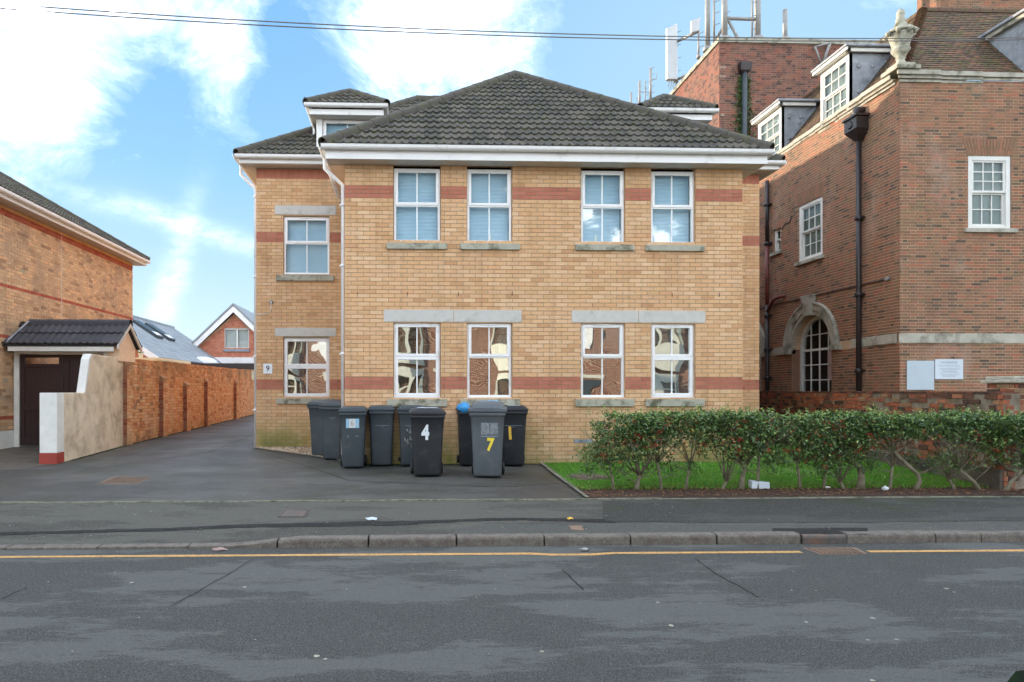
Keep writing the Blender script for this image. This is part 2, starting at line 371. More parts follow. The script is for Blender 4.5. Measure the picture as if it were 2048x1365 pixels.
t.l.new(t.mix(t.ramp(t.noise(P, 1.6, 4), [(.35, 0), (.65, .55)]), t.ramp(at, [(0, rgb(60,112,18)), (.5, rgb(86,148,22)), (1, rgb(122,176,42))]), rgb(80,130,28)), b.inputs['Base Color']); b.inputs['Roughness'].default_value = .6; M['grass'] = m
lk = b.inputs['Base Color'].links[0].from_socket; t.l.new(t.mix(t.ramp(t.noise(P, 2.4, 6, .7), [(.50, 0), (.68, .65)]), lk, rgb(124, 126, 58)), b.inputs['Base Color'])
M['lawn'] = plain('lawn_earth', rgb(62,108,20), rgb(76,112,28), .95, 8, .01, 60)
M['soil'] = plain('bark_soil', rgb(58,42,34), rgb(84,62,48), .95, 40, .02, 60)
m, t, b, P = newmat('pebble'); at = t.node('ShaderNodeAttribute', dict(attribute_name='rnd')).outputs['Fac']
t.l.new(t.ramp(at, [(0, rgb(112,92,72)), (.4, rgb(158,132,104)), (.7, rgb(178,154,126)), (1, rgb(200,190,172))]), b.inputs['Base Color']); b.inputs['Roughness'].default_value = .8; M['pebble'] = m
m, t, b, P = newmat('litter_leaf'); at = t.node('ShaderNodeAttribute', dict(attribute_name='rnd')).outputs['Fac']
t.l.new(t.ramp(at, [(0, rgb(82,52,34)), (.5, rgb(134,96,62)), (.9, rgb(170,130,90)), (1, rgb(214,204,184))]), b.inputs['Base Color']); b.inputs['Roughness'].default_value = .8; M['dead'] = m
m, t, b, P = newmat('holly_leaf'); at = t.node('ShaderNodeAttribute', dict(attribute_name='rnd')).outputs['Fac']
t.l.new(t.ramp(at, [(0, rgb(46,68,38)), (.35, rgb(72,100,50)), (.65, rgb(98,126,60)), (.88, rgb(134,156,78)), (1, rgb(182,190,106))]), b.inputs['Base Color']); b.inputs['Roughness'].default_value = .32; M['leaf'] = m
m, t, b, P = newmat('holly_berry'); b.inputs['Base Color'].default_value = (*rgb(190,28,28), 1); b.inputs['Roughness'].default_value = .3; M['berry'] = m
M['bark'] = plain('holly_bark', rgb(142,132,110), rgb(104,96,76), .85, 14, .004, 60, dirt=rgb(80,84,54), dscale=6)
M['bin'] = plain('grey_bin_plastic', rgb(56,64,68), rgb(64,71,75), .5, 3, .0015, 160, obj=True, dirt=rgb(82,86,86), dscale=5, dcut=(.55, .75))
M['bin_black'] = plain('black_bin_plastic', rgb(34,35,38), rgb(42,43,46), .5, 3, .0015, 160, obj=True, dirt=rgb(62,62,62), dscale=5, dcut=(.55, .75))
M['bin_grey'] = plain('pale_bin_plastic', rgb(80,86,90), rgb(90,95,98), .5, 3, .0015, 160, obj=True, dirt=rgb(104,106,106), dscale=5, dcut=(.55, .75))
M['rubber'] = plain('rubber', rgb(24,24,26), rgb(34,34,36), .7, 5)
M['blue'] = plain('blue_plastic', rgb(60,150,206), rgb(50,136,196), .4, 3, .004, 9, obj=True)
def flat(name, c, rough=.5):
    m, t, b, P = newmat(name); b.inputs['Base Color'].default_value = (*c, 1); b.inputs['Roughness'].default_value = rough; return m
M['ywh'] = flat('number_white', rgb(226,230,230)); M['yyel'] = flat('number_yellow', rgb(240,214,70)); M['yyel2'] = flat('number_amber', rgb(236,190,70))
M['sticker'] = flat('sticker_paper', rgb(150,190,214)); M['paper'] = flat('paper_white', rgb(220,216,206)); M['ink'] = flat('ink_navy', rgb(30,36,70)); M['greyink'] = flat('print_grey', rgb(150,160,172))
M['scuff'] = plain('scuffed_print', rgb(150,154,156), rgb(96,102,104), .6, 22, obj=True)
M['graf'] = flat('scrawl_white', rgb(206,200,190))
M['notice'] = plain('notice_board', rgb(206,214,220), rgb(196,204,210), .6, 3); M['notice2'] = plain('blank_board', rgb(184,196,202), rgb(176,188,194), .6, 4)
M['iron'] = plain('cast_iron_cover', rgb(70,66,62), rgb(92,84,78), .6, 12, .002, 60, dirt=rgb(110,80,58), dscale=6)
M['rust'] = plain('rusty_cover', rgb(138,112,92), rgb(108,92,78), .8, 10, .003, 60)
M['pinkboard'] = plain('boarded_pane', rgb(176,150,142), rgb(166,140,132), .8, 3)
M['boxbrown'] = plain('brown_crate', rgb(82,56,46), rgb(96,66,54), .7, 5)
M['carpaint'] = plain('dark_car_paint', rgb(22,28,36), rgb(22,28,36), .12, 3)

# ------------------------------------------------------------------ brick walls
BR = {}
def brick_mesh(length, h, dep_, mat, var):
    k = (round(length, 3), round(h, 3), mat.name, var)
    if k not in BR:
        b = MB(); j = random.uniform(-.0012, .0012)
        b.fbox((0, 0, 0), (1, 0, 0), (0, 0, 1), (0, -1, 0), 0, length, 0, h, -.02, dep_+j, 0, (var+.5)/14)
        b.f.pop(0); b.m.pop(0); b.r.pop(0); b.sm.pop(0)
        BR[k] = b.mesh('brick', [mat])
    return BR[k]
def subtract(iv, cut):
    out = []
    for a, b in iv:
        if cut[1] <= a or cut[0] >= b: out.append((a, b)); continue
        if cut[0] > a: out.append((a, cut[0]))
        if cut[1] < b: out.append((cut[1], b))
    return out
def wall(parent, name, O, U, N, L, z0, z1, mats, mort, cls=None, zg=0., pitch=.075, bl=.215, bh=.065, bond='stretcher', proud=.006,
         opens=(), arches=(), nind=300, reveal=.12, jit=.001, rnd=None, solid=0, top=None, wob=0):
    """mortar sheet with openings, bricks standing proud of it. U points so that U x Z = outward normal N"""
    O3 = (O[0], O[1], 0); U3 = (U[0], U[1], 0); Z3 = (0, 0, 1); N3 = (N[0], N[1], 0)
    P = lambda a, z, n: (O[0]+U[0]*a+N[0]*n, O[1]+U[1]*a+N[1]*n, z)
    wb = MB()
    cuts = {0.0, L}
    for (a0, a1, b0, b1) in opens: cuts |= {max(0, min(L, a0)), max(0, min(L, a1))}
    for (ac, r, zs, zb) in arches:
        for k in range(25): cuts.add(max(0, min(L, ac-r*math.cos(PI*k/24))))
    cuts = sorted(cuts)
    topz = (lambda a: z1) if top is None else top
    for c0, c1 in zip(cuts, cuts[1:]):
        if c1-c0 < 1e-5: continue
        mid = (c0+c1)/2; iv = [(z0, 1e9)]
        for (a0, a1, b0, b1) in opens:
            if a0 < mid < a1: iv = subtract(iv, (b0, b1))
        nseg = 1 if top is None else max(1, int((c1-c0)/.25))
        for (ac, r, zs, zb) in arches:
            if abs(mid-ac) < r:
                ha = zs+math.sqrt(max(0, r*r-(c0-ac)**2)); hb = zs+math.sqrt(max(0, r*r-(c1-ac)**2))
                if z0 < zb: wb.add([P(c0, z0, 0), P(c1, z0, 0), P(c1, zb, 0), P(c0, zb, 0)], [(0, 1, 2, 3)])
                hm_ = max(ha, hb); wb.add([P(c0, ha, 0), P(c1, hb, 0), P(c1, hm_, 0), P(c0, hm_, 0)], [(0, 1, 2, 3)])
                wb.add([P(c0, ha, 0), P(c1, hb, 0), P(c1, hb, -reveal), P(c0, ha, -reveal)], [(3, 2, 1, 0)])
                iv = [(max(a, hm_), b) for a, b in iv if b > hm_]
        for a, b in iv:
            for k in range(nseg):
                d0 = c0+(c1-c0)*k/nseg; d1 = c0+(c1-c0)*(k+1)/nseg
                wb.add([P(d0, a, 0), P(d1, a, 0), P(d1, min(b, topz(d1)), 0), P(d0, min(b, topz(d0)), 0)], [(0, 1, 2, 3)])
                if solid: wb.add([P(d0, a, -solid), P(d1, a, -solid), P(d1, min(b, topz(d1)), -solid), P(d0, min(b, topz(d0)), -solid), P(d0, topz(d0), 0), P(d1, topz(d1), 0)], [(3, 2, 1, 0), (2, 3, 4, 5)])
    if solid:
        for a in (0, L): wb.add([P(a, z0, 0), P(a, topz(a), 0), P(a, topz(a), -solid), P(a, z0, -solid)], [(0, 1, 2, 3)])
    for (a0, a1, b0, b1) in opens:
        for q in ([P(a0,b0,0),P(a0,b1,0),P(a0,b1,-reveal),P(a0,b0,-reveal)], [P(a1,b1,0),P(a1,b0,0),P(a1,b0,-reveal),P(a1,b1,-reveal)],
                  [P(a0,b1,0),P(a1,b1,0),P(a1,b1,-reveal),P(a0,b1,-reveal)], [P(a1,b0,0),P(a0,b0,0),P(a0,b0,-reveal),P(a1,b0,-reveal)]):
            wb.add(q, [(0, 1, 2, 3)], 1)
    for (ac, r, zs, zb) in arches:
        for sgn in (-1, 1):
            wb.add([P(ac+sgn*r, zb, 0), P(ac+sgn*r, zs, 0), P(ac+sgn*r, zs, -reveal), P(ac+sgn*r, zb, -reveal)], [(0, 1, 2, 3)], 1)
    wo_ = wb.build(name, [mort, mats[0]], parent)
    # bricks
    rn = random.Random(hash((round(O[0], 2), round(O[1], 2))) & 0xffff)
    row0 = math.floor((z0-zg)/pitch); row1 = math.ceil((max([z1]+([top(L*k/20) for k in range(21)] if top else []))-zg)/pitch)
    cand = []
    j = pitch-bh
    for row in range(row0, row1+1):
        zb = zg+row*pitch+j/2; zt = zb+bh; zm = (zb+zt)/2
        if zt > z1+.01 and top is None or zb < z0-.03: continue
        c = cls(row, zm) if cls else 0
        if c is None: continue
        if c == 'soldier': continue
        iv = [(0.0, L)]
        for (a0, a1, b0, b1) in opens:
            if b0 < zm < b1: iv = subtract(iv, (a0, a1))
        for (ac, r, zs, zbot) in arches:
            if zbot < zm < zs: iv = subtract(iv, (ac-r, ac+r))
            elif zs <= zm < zs+r: h = math.sqrt(r*r-(zm-zs)**2); iv = subtract(iv, (ac-h, ac+h))
        a = -((row*7) % 2)*(.5*(bl+j) if bond == 'stretcher' else .5*(bl+.1025+2*j)) - .0
        k = 0
        if bond == 'random': a = -rn.random()*bl
        while a < L:
            ln = bl if bond == 'stretcher' else (bl if k % 2 == 0 else .1025)
            if bond == 'random': ln = bl if rn.random() < .6 else .105
            for p, q in iv:
                s0 = max(a, p+(j/2 if p > 0 else 0)); s1 = min(a+ln, q-(j/2 if q < L else 0))
                if s1-s0 > .03:
                    if top is not None and zt > min(topz(s0), topz(s1)): continue
                    cand.append((s0, s1, zb, c, abs(s1-s0-ln) < 1e-4))
            a += ln+j; k += 1
    def score(cd):
        s = (cd[0]+cd[1])/2; x = O[0]+U[0]*s; y = O[1]+U[1]*s
        u, v, d = proj(x, y, cd[2])
        return d if (d > 0 and 0 < u < 2048 and 0 < v < 1365) else 1e6+d
    full = [c for c in cand if c[4]] if nind else []
    full.sort(key=score)
    chosen = set(id(c) for c in full[:nind] if score(c) < 1e6)
    M4 = Matrix(((U[0], -N[0], 0, 0), (U[1], -N[1], 0, 0), (0, 0, 1, 0), (0, 0, 0, 1)))
    sb = MB()
    for cd in cand:
        s0, s1, zb, c, _ = cd
        var = rn.randrange(14)
        if id(cd) in chosen:
            me = brick_mesh(s1-s0, bh, proud, mats[c], var)
            mm = M4.copy(); mm.translation = Vector(P(s0, zb, rn.uniform(-jit, jit)*2))
            mesh_obj('brick', me, wo_, mm)
        else:
            n1_ = proud+rn.uniform(-jit, jit)
            e = [rn.uniform(-wob, wob) for _ in range(4)] if wob else (0, 0, 0, 0)
            sb.add([P(s0, zb, -.002), P(s1, zb, -.002), P(s1, zb+bh, -.002), P(s0, zb+bh, -.002),
                    P(s0+e[0], zb+e[1], n1_), P(s1+e[2], zb+e[1], n1_), P(s1+e[2], zb+bh+e[3], n1_), P(s0+e[0], zb+bh+e[3], n1_)],
                   [(4, 5, 6, 7), (0, 1, 5, 4), (1, 2, 6, 5), (2, 3, 7, 6), (3, 0, 4, 7)], c, (var+rn.random())/14 if rnd is None else rnd(rn))
    if sb.v:
        o = sb.build('brickwork', mats, wo_, kind='stuff')
    return wo_

# ------------------------------------------------------------------ roof tiles
def clip_poly(poly, edges):
    for (ax, ay, nx, ny) in edges:
        out = []
        for i in range(len(poly)):
            p, q = poly[i-1], poly[i]
            dp = (p[0]-ax)*nx+(p[1]-ay)*ny; dq = (q[0]-ax)*nx+(q[1]-ay)*ny
            if (dp >= 0) != (dq >= 0):
                t_ = dp/(dp-dq); out.append(tuple(p[i_]+(q[i_]-p[i_])*t_ for i_ in range(3)))
            if dq >= 0: out.append(q)
        poly = out
        if len(poly) < 3: return []
    return poly
TM = {}
def tile_faces(style, tw, g):
    fs = []
    if style == 'roman':
        n = 12; hs = [.006+.036*max(0, math.sin(2*PI*(2*i/n)-.6))**1.0*.9 for i in range(n+1)]; th = .032; lift = .036
    elif style == 'plain':
        n = 2; hs = [0, .004, 0]; th = .013; lift = .016
    else:
        n = 1; hs = [0, 0]; th = .008; lift = .01
    e = .004 if style != 'roman' else .0
    S_ = [e+(tw-2*e)*i/n for i in range(n+1)]
    for i in range(n):
        fs.append([(S_[i], 0, hs[i]+lift), (S_[i+1], 0, hs[i+1]+lift), (S_[i+1], g+.02, hs[i+1]*.9+.002), (S_[i], g+.02, hs[i]*.9+.002)])
        fs.append([(S_[i], 0, hs[i]+lift-th), (S_[i+1], 0, hs[i+1]+lift-th), (S_[i+1], 0, hs[i+1]+lift), (S_[i], 0, hs[i]+lift)])
    return fs
def roof_slope(parent, P0, S, T, poly, mat, tw=.30, g=.31, style='roman', individual=False, deck=None, name='roof', limit=300, half=False, deck_mat=None):
    S = Vector(S).normalized(); T = Vector(T).normalized(); Nn = S.cross(T).normalized(); P0 = Vector(P0)
    W3 = lambda p: tuple(P0+S*p[0]+T*p[1]+Nn*p[2])
    db = MB(); k = len(poly)
    db.add([W3((p[0], p[1], -.01)) for p in poly]+[W3((p[0], p[1], -.05)) for p in poly],
           [tuple(range(k)), tuple(range(2*k-1, k-1, -1))]+[(i, k+i, k+(i+1) % k, (i+1) % k) for i in range(k)], 0, .3)
    ro = db.build(name, [deck_mat or mat], parent)
    edges = []
    for i in range(k):
        p, q = poly[i], poly[(i+1) % k]
        edges.append((p[0], p[1], -(q[1]-p[1]), q[0]-p[0]))
    smin = min(p[0] for p in poly); smax = max(p[0] for p in poly); tmax = max(p[1] for p in poly)
    F0 = tile_faces(style, tw, g); cnt = 0; jb = MB(); rn = random.Random(int(P0.x*100+P0.y*10))
    row = 0
    while row*g < tmax:
        s = smin-(tw/2 if (row % 2 and (half or style != 'roman')) else 0)
        while s < smax:
            t0 = row*g
            cor = [(s, t0), (s+tw, t0), (s+tw, t0+g), (s, t0+g)]
            ins = all((c[0]-e[0])*e[2]+(c[1]-e[1])*e[3] >= -1e-6 for c in cor for e in edges)
            hj = rn.uniform(-.003, .003); r_ = rn.random()
            if ins:
                fs = F0
            else:
                fs = []
                for f in F0:
                    c = clip_poly([(p[0]+s, min(p[1]+t0, 1e9), p[2]) for p in f], edges)
                    if c: fs.append([(p[0]-s, p[1]-t0, p[2]) for p in c])
            if fs:
                if individual and cnt < limit and (ins or len(fs) > 3):
                    cnt += 1
                    if ins:
                        vk = (style, mat.name, int(r_*10))
                        if vk not in TM:
                            b = MB()
                            for f in F0: b.add(f, [tuple(range(len(f)))], 0, int(r_*10)/10, False)
                            TM[vk] = b.mesh('tile', [mat])
                        me = TM[vk]
                    else:
                        b = MB()
                        for f in fs: b.add(f, [tuple(range(len(f)))], 0, r_, False)
                        me = b.mesh('tile', [mat])
                    o3 = P0+S*s+T*t0+Nn*hj
                    m4 = Matrix(((S.x, T.x, Nn.x, o3.x), (S.y, T.y, Nn.y, o3.y), (S.z, T.z, Nn.z, o3.z), (0, 0, 0, 1)))
                    mesh_obj('tile', me, ro, m4)
                else:
                    for f in fs: jb.add([W3((p[0]+s, p[1]+t0, p[2]+hj)) for p in f], [tuple(range(len(f)))], 0, r_)
            s += tw
        row += 1
    if jb.v: jb.build('tiling', [mat], ro, kind='stuff')
    return ro
CAPM = {}
def cap_line(parent, p0, p1, mat, L=.40, rad=.11, individual=True, name='ridge_tile', lift=.02):
    p0 = Vector(p0); p1 = Vector(p1); d = p1-p0; n = max(1, round(d.length/L)); d.normalize(); L2 = (p1-p0).length/n
    x = d.cross(Vector((0, 0, 1))).normalized(); z = x.cross(d).normalized()
    key = (mat.name, round(L2, 3), rad)
    if key not in CAPM:
        b = MB(); N8 = 8
        r0 = [(rad*math.cos(PI*k/N8), 0, rad*.75*math.sin(PI*k/N8)) for k in range(N8+1)]
        r1 = [(rad*.93*math.cos(PI*k/N8), L2*.99, rad*.68*math.sin(PI*k/N8)) for k in range(N8+1)]
        r2 = [(q[0]*.8, 0, q[2]*.8) for q in r0]
        r0 = [(rad*1.02, 0, -.07)]+r0+[(-rad*1.02, 0, -.07)]; r1 = [(rad*.96, L2*.99, -.07)]+r1+[(-rad*.96, L2*.99, -.07)]; r2 = [(q[0]*.8, 0, q[2]*.8) for q in r0]; N8 += 2
        for i in range(N8):
            b.add([r0[i], r0[i+1], r1[i+1], r1[i]], [(0, 1, 2, 3)], 0, .55, True)
            b.add([r2[i], r2[i+1], r0[i+1], r0[i]], [(0, 1, 2, 3)], 0, .4)
        CAPM[key] = b.mesh(name, [mat])
    for k in range(n):
        q = p0+d*(k*L2)+z*lift
        m4 = Matrix(((x.x, d.x, z.x, q.x), (x.y, d.y, z.y, q.y), (x.z, d.z, z.z, q.z), (0, 0, 0, 1)))
        mesh_obj(name, CAPM[key], parent, m4)

# ------------------------------------------------------------------ gutters, pipes, windows
def gutter(parent, p0, p1, out, mat, r=.062, step=.95):
    p0 = Vector(p0); p1 = Vector(p1); d = (p1-p0).normalized(); o = Vector(out); b = MB()
    prof = [(-r, 0), (-r, -.02)]+[(-r*math.cos(PI*k/8), -.02-r*.95*math.sin(PI*k/8)) for k in range(1, 8)]+[(r, -.02), (r+.006, 0), (r-.008, 0)]+[((r-.008)*math.cos(PI*k/8), -.02-(r-.01)*.9*math.sin(PI*k/8)) for k in range(0, 9)]
    rg = lambda P, s=1: [tuple(P+o*(a*s)+Vector((0, 0, z*s))) for a, z in prof]
    b.prism(rg(p0), rg(p1), 0, .5, False, True)
    L = (p1-p0).length
    brs = []
    x = step*.45
    while x < L:
        q = p0+d*x; br = MB(); brs.append(br); br.prism(rg(q-d*.008, 1.07), rg(q+d*.008, 1.07), 0, .5, False, True); x += step
    g_ = b.build('gutter', [mat], parent)
    for br in brs: br.build('gutter_bracket', [mat], g_)
    return g_
def downpipe(parent, pts, mat, r=.034, clips=(), name='downpipe'):
    b = MB(); b.tube(pts, r, 12); o = b.build(name, [mat], parent)
    for z in clips:
        c = MB(); x, y = pts[-1][0], pts[-1][1]
        c.lathe(x, y, [(r*1.3, z-.02), (r*1.3, z+.02)], 12); c.box(x-r*1.8, x+r*1.8, y+r*.3, y+r*1.2, z-.015, z+.015); c.build('pipe_clip', [mat], o)
    return o
def upvc(parent, O, U, N, a0, a1, b0, b1, glass, split=.50, low_sash=False, set_=.045, blind=0, dark=True, vent=True, nopane_bar=False, blind_mat=None):
    """white casement window: outer frame, opening top light, lower light, bars, glass and the dark room behind"""
    O3 = (O[0], O[1], 0); U3 = (U[0], U[1], 0); Z3 = (0, 0, 1); N3 = (N[0], N[1], 0)
    fb = lambda b, *a: b.fbox(O3, U3, Z3, N3, *a)
    zt = b0+(b1-b0)*(1-split); fr = .042
    b = MB(); s = -set_
    fb(b, a0, a0+fr, b0, b1, s-.07, s); fb(b, a1-fr, a1, b0, b1, s-.07, s)
    fb(b, a0+fr, a1-fr, b1-fr, b1, s-.07, s); fb(b, a0+fr, a1-fr, b0, b0+fr, s-.07, s); fb(b, a0+fr, a1-fr, zt-fr/2, zt+fr/2, s-.07, s)
    fb(b, a0-.005, a1+.005, b0-.03, b0-.001, s-.05, s+.035)
    w_ = b.build('window', [M['white']], parent, bevel=.004)
    def light(z0, z1, sash, pf):
        A0, A1, B0, B1 = a0+fr, a1-fr, z0, z1
        if sash:
            q = MB(); f2 = .05; e = .016
            A0 -= e; A1 += e; B0 -= e; B1 += e
            fb(q, A0, A0+f2, B0, B1, s-.03, s+.014); fb(q, A1-f2, A1, B0, B1, s-.03, s+.014)
            fb(q, A0+f2, A1-f2, B0, B0+f2, s-.03, s+.014); fb(q, A0+f2, A1-f2, B1-f2, B1, s-.03, s+.014)
            q.build('sash', [M['white']], w_, bevel=.004)
            A0 += f2; A1 -= f2; B0 += f2; B1 -= f2
        g_ = MB(); O4 = lambda a, z, n: tuple(O3[i]+U3[i]*a+Z3[i]*z+N3[i]*n for i in range(3))
        tl = random.uniform(-.0015, .0015)
        fb(g_, A0-.004, A1+.004, B0-.004, B1+.004, s-.034, s-.028)
        g_.build('pane', [glass], w_)
        if not nopane_bar:
            q = MB(); c = (A0+A1)/2; fb(q, c-.011, c+.011, B0, B1, s-.0275, s-.016); q.build('glazing_bar', [M['white']], w_)
    light(zt+fr/2, b1-fr, True, 0)
    light(b0+fr, zt-fr/2, low_sash, 1)
    if vent:
        q = MB(); c = (a0+a1)/2; fb(q, c-.16, c+.16, b1-.036, b1-.018, s+.0145, s+.028); q.build('trickle_vent', [M['white']], w_, bevel=.003)
    if blind:
        q = MB(); z = b1-fr; n = 0
        while z > b1-(b1-b0)*blind:
            fb(q, a0+fr, a1-fr, z-.022, z-.003, s-.145, s-.125); z -= .025
        q.build('blind', [blind_mat or M['paper']], w_)
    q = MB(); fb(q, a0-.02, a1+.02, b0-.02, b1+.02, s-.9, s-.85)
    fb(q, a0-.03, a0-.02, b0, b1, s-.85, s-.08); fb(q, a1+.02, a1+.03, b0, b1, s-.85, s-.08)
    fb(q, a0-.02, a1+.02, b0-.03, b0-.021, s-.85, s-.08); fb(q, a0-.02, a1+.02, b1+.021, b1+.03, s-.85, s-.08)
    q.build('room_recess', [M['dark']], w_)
    return w_

# ------------------------------------------------------------------ ground
def gz(Y):
    if Y < 9: return .10+(Y-7.2)*.044
    if Y < 12.4: return .18+(Y-9)*.035
    return .299+(Y-12.4)*.02
def grid_sheet(name, poly_y, zf, mat, off=0, label=None, parent=None, kindname='structure'):
    """poly_y: list of (Y, x0, x1) rows"""
    b = MB(); rows = []
    for (Y, x0, x1) in poly_y:
        rows.append([(x0+(x1-x0)*k/10, Y, zf(Y)+off) for k in range(11)])
    for r0, r1 in zip(rows, rows[1:]):
        for k in range(10): b.add([r0[k], r0[k+1], r1[k+1], r1[k]], [(0, 1, 2, 3)])
    o = b.build(name, [mat], parent)
    if parent is None: struct(o, label)
    return o
def ground_pt(u, v, it=12):
    Y = 10
    for _ in range(it):
        z = gz(Y) if Y > 7.2 else 0
        d = F*(CAMZ-z)/(v-CV)
        Y = d/(math.cos(TH)+ratio(u)*math.sin(TH))
    return ratio(u)*Y, Y
b = MB(); b.box(-300, 300, -300, 600, -.6, -.06); struct(b.build('ground', [M['conc']]))
KY = 7.10   # road side face of the kerb
b = MB(); b.add([(-60, -3.6, 0), (60, -3.6, 0), (60, KY+.06, 0), (-60, KY+.06, 0)], [(0, 1, 2, 3)]); b.add([(-60, -3.6, -.055), (60, -3.6, -.055), (60, KY+.06, -.055), (-60, KY+.06, -.055)], [(3, 2, 1, 0)])
struct(b.build('road', [M['road']]))
b = MB(); b.box(-60, 60, -6.2, -3.6, -.05, .1); struct(b.build('far_pavement', [M['pave']]))
def ribbon(name, pts, wid, mat, z, parent=None, label=None):
    b = MB(); L = []
    for i, p in enumerate(pts):
        q0 = Vector(pts[max(i-1, 0)][:2]); q1 = Vector(pts[min(i+1, len(pts)-1)][:2]); d = (q1-q0).normalized(); n = Vector((-d.y, d.x))
        ww = wid*(1+random.uniform(-.12, .12))/2
        L.append((Vector(p[:2])-n*ww, Vector(p[:2])+n*ww))
    for (a, c), (e, f) in zip(L, L[1:]):
        b.add([(a.x, a.y, z(a.y)), (e.x, e.y, z(e.y)), (f.x, f.y, z(f.y)), (c.x, c.y, z(c.y))], [(0, 1, 2, 3)])
    return b.build(name, [mat], parent)
def yl(u): # yellow line centre follows the photo with a few wobbles
    v = 1115-(u/2048)*13+ (2.5 if 1100 < u < 1210 else 0)
    d = F*CAMZ/(v-CV); Y = d/(math.cos(TH)+ratio(u)*math.sin(TH)); return (ratio(u)*Y, Y)
road_o = bpy.data.objects['road']
for seg in ((-900, 1602), (1736, 3200)):
    us = [seg[0]+(seg[1]-seg[0])*k/60 for k in range(61)]
    o = ribbon('yellow_line', [yl(u) for u in us], .08, M['yellow'], lambda y: .004, road_o)
# cracks and joints in the road surface
for pts in ([(505, 1120), (470, 1142), (430, 1165), (392, 1187), (360, 1205), (338, 1215)], [(1390, 1118), (1420, 1140), (1465, 1165), (1500, 1185), (1525, 1200)],
            [(1125, 1140), (1150, 1165), (1172, 1185)], [(0, 1200), (30, 1185), (60, 1174)]):
    pp = []
    for u, v in pts:
        d = F*CAMZ/(v-CV); Y = d/(math.cos(TH)+ratio(u)*math.sin(TH)); pp.append((ratio(u)*Y+random.uniform(-.01, .01), Y))
    pp2 = []
    for a, c in zip(pp, pp[1:]):
        for k in range(5): pp2.append((a[0]+(c[0]-a[0])*k/5+random.uniform(-.008, .008), a[1]+(c[1]-a[1])*k/5))
    ribbon('road_crack', pp2, .009 if pts[0][0] not in (1390, 1125, 1300) else .014, M['pave_dark'], lambda y: .003, road_o)
# kerb stones: dropped on the left, full height from u=590
def kh(x): # kerb top height along X
    xa, xb = ux(480, 7.1), ux(600, 7.1)
    if x < xa: return .028
    if x > xb: return .100
    return .028+(x-xa)/(xb-xa)*.08
x = -12.3; kb = MB(); kb.box(-60, 60, KY+.02, KY+.12, -.05, -.005); kerb_o = struct(kb.build('kerb', [M['mortar']]))
stones = []
joint_us = [555, 737, 913, 1088, 1260, 1432, 1600, 1690, 1868, 1960]
xs = [ux(u, 7.12) for u in joint_us]
e = xs[0]
while e > -14: e -= .915; xs.insert(0, e)
e = xs[-1]
while e < 16: e += .915; xs.append(e)
for x0, x1 in zip(xs, xs[1:]):
    b = MB(); g_ = .009; n = 4; rr = []; dy = random.uniform(-.006, .006); dzz = random.uniform(-.004, .004)
    gul = abs(x0-ux(1600, 7.12)) < .02
    for k in range(n+1):
        X = x0+g_+(x1-x0-2*g_)*k/n; h = kh(X)+dzz; f = .03 if h > .06 else .012
        y0 = KY+dy-(.03 if gul else 0)
        rr.append([(X, y0, -.04), (X, y0+.004, h-f), (X, y0+f*.35, h-f*.35), (X, y0+f, h), (X, KY+.145, h+.002), (X, KY+.145, -.04)])
    b.loft(rr, 0, random.random(), False, True)
    o = b.build('gully_stone' if gul else 'kerb_stone', [M['iron'] if gul else M['kerb']], kerb_o)
# pavement: front edge follows the kerb height
def pz(X, Y):
    t_ = (Y-(KY+.145))/(9.0-KY-.145); return (kh(X)-.004)*(1-t_)+.176*t_
def psheet(name, poly, mat, off, parent=None, sub=1, label=None):
    """poly in (X,Y) CCW, small; drawn as a fan with pavement heights"""
    b = MB(); cx = sum(p[0] for p in poly)/len(poly); cy = sum(p[1] for p in poly)/len(poly)
    vs = [(p[0], p[1], pz(*p)+off) for p in poly]+[(cx, cy, pz(cx, cy)+off)]
    n = len(poly); b.add(vs, [(i, (i+1) % n, n) for i in range(n)]); o = b.build(name, [mat], parent)
    return o
b = MB(); XS = [-60, -30, -14]+[-14+.25*k for k in range(1, 121)]+[30, 60]
YS = [KY+.145+(9.0-KY-.145)*k/6 for k in range(7)]
for xa, xb in zip(XS, XS[1:]):
    for ya, yb in zip(YS, YS[1:]): b.add([(xa, ya, pz(xa, ya)), (xb, ya, pz(xb, ya)), (xb, yb, pz(xb, yb)), (xa, yb, pz(xa, yb))], [(0, 1, 2, 3)])
pave = struct(b.build('pavement', [M['pave']]))
def pp(u, v):
    Y = 8
    for _ in range(12):
        z = pz(ratio(u)*Y, Y); d = F*(CAMZ-z)/(v-CV); Y = d/(math.cos(TH)+ratio(u)*math.sin(TH))
    return (ratio(u)*Y, Y)
def pband(name, top, bot, mat, off):
    """band between two pixel polylines with the same u list, on the pavement"""
    b = MB(); A = []; 
    for (u, v0), (_, v1) in zip(top, bot):
        a = pp(u, v0); c = pp(u, v1); A.append([(a[0]+(c[0]-a[0])*k/3, a[1]+(c[1]-a[1])*k/3) for k in range(4)])
    for R0, R1 in zip(A, A[1:]):
        for k in range(3):
            q = [R0[k+1], R1[k+1], R1[k], R0[k]]
            b.add([(p_[0], p_[1], pz(*p_)+off) for p_ in q], [(0, 1, 2, 3)])
    return b.build(name, [mat], pave)
def dens_(pts, st=24, jit_=.8):
    out = []
    for (u0, v0), (u1, v1) in zip(pts, pts[1:]):
        n = max(1, int(abs(u1-u0)/st))
        for k in range(n): out.append((u0+(u1-u0)*k/n, v0+(v1-v0)*k/n+random.uniform(-jit_, jit_)))
    out.append(pts[-1]); return out
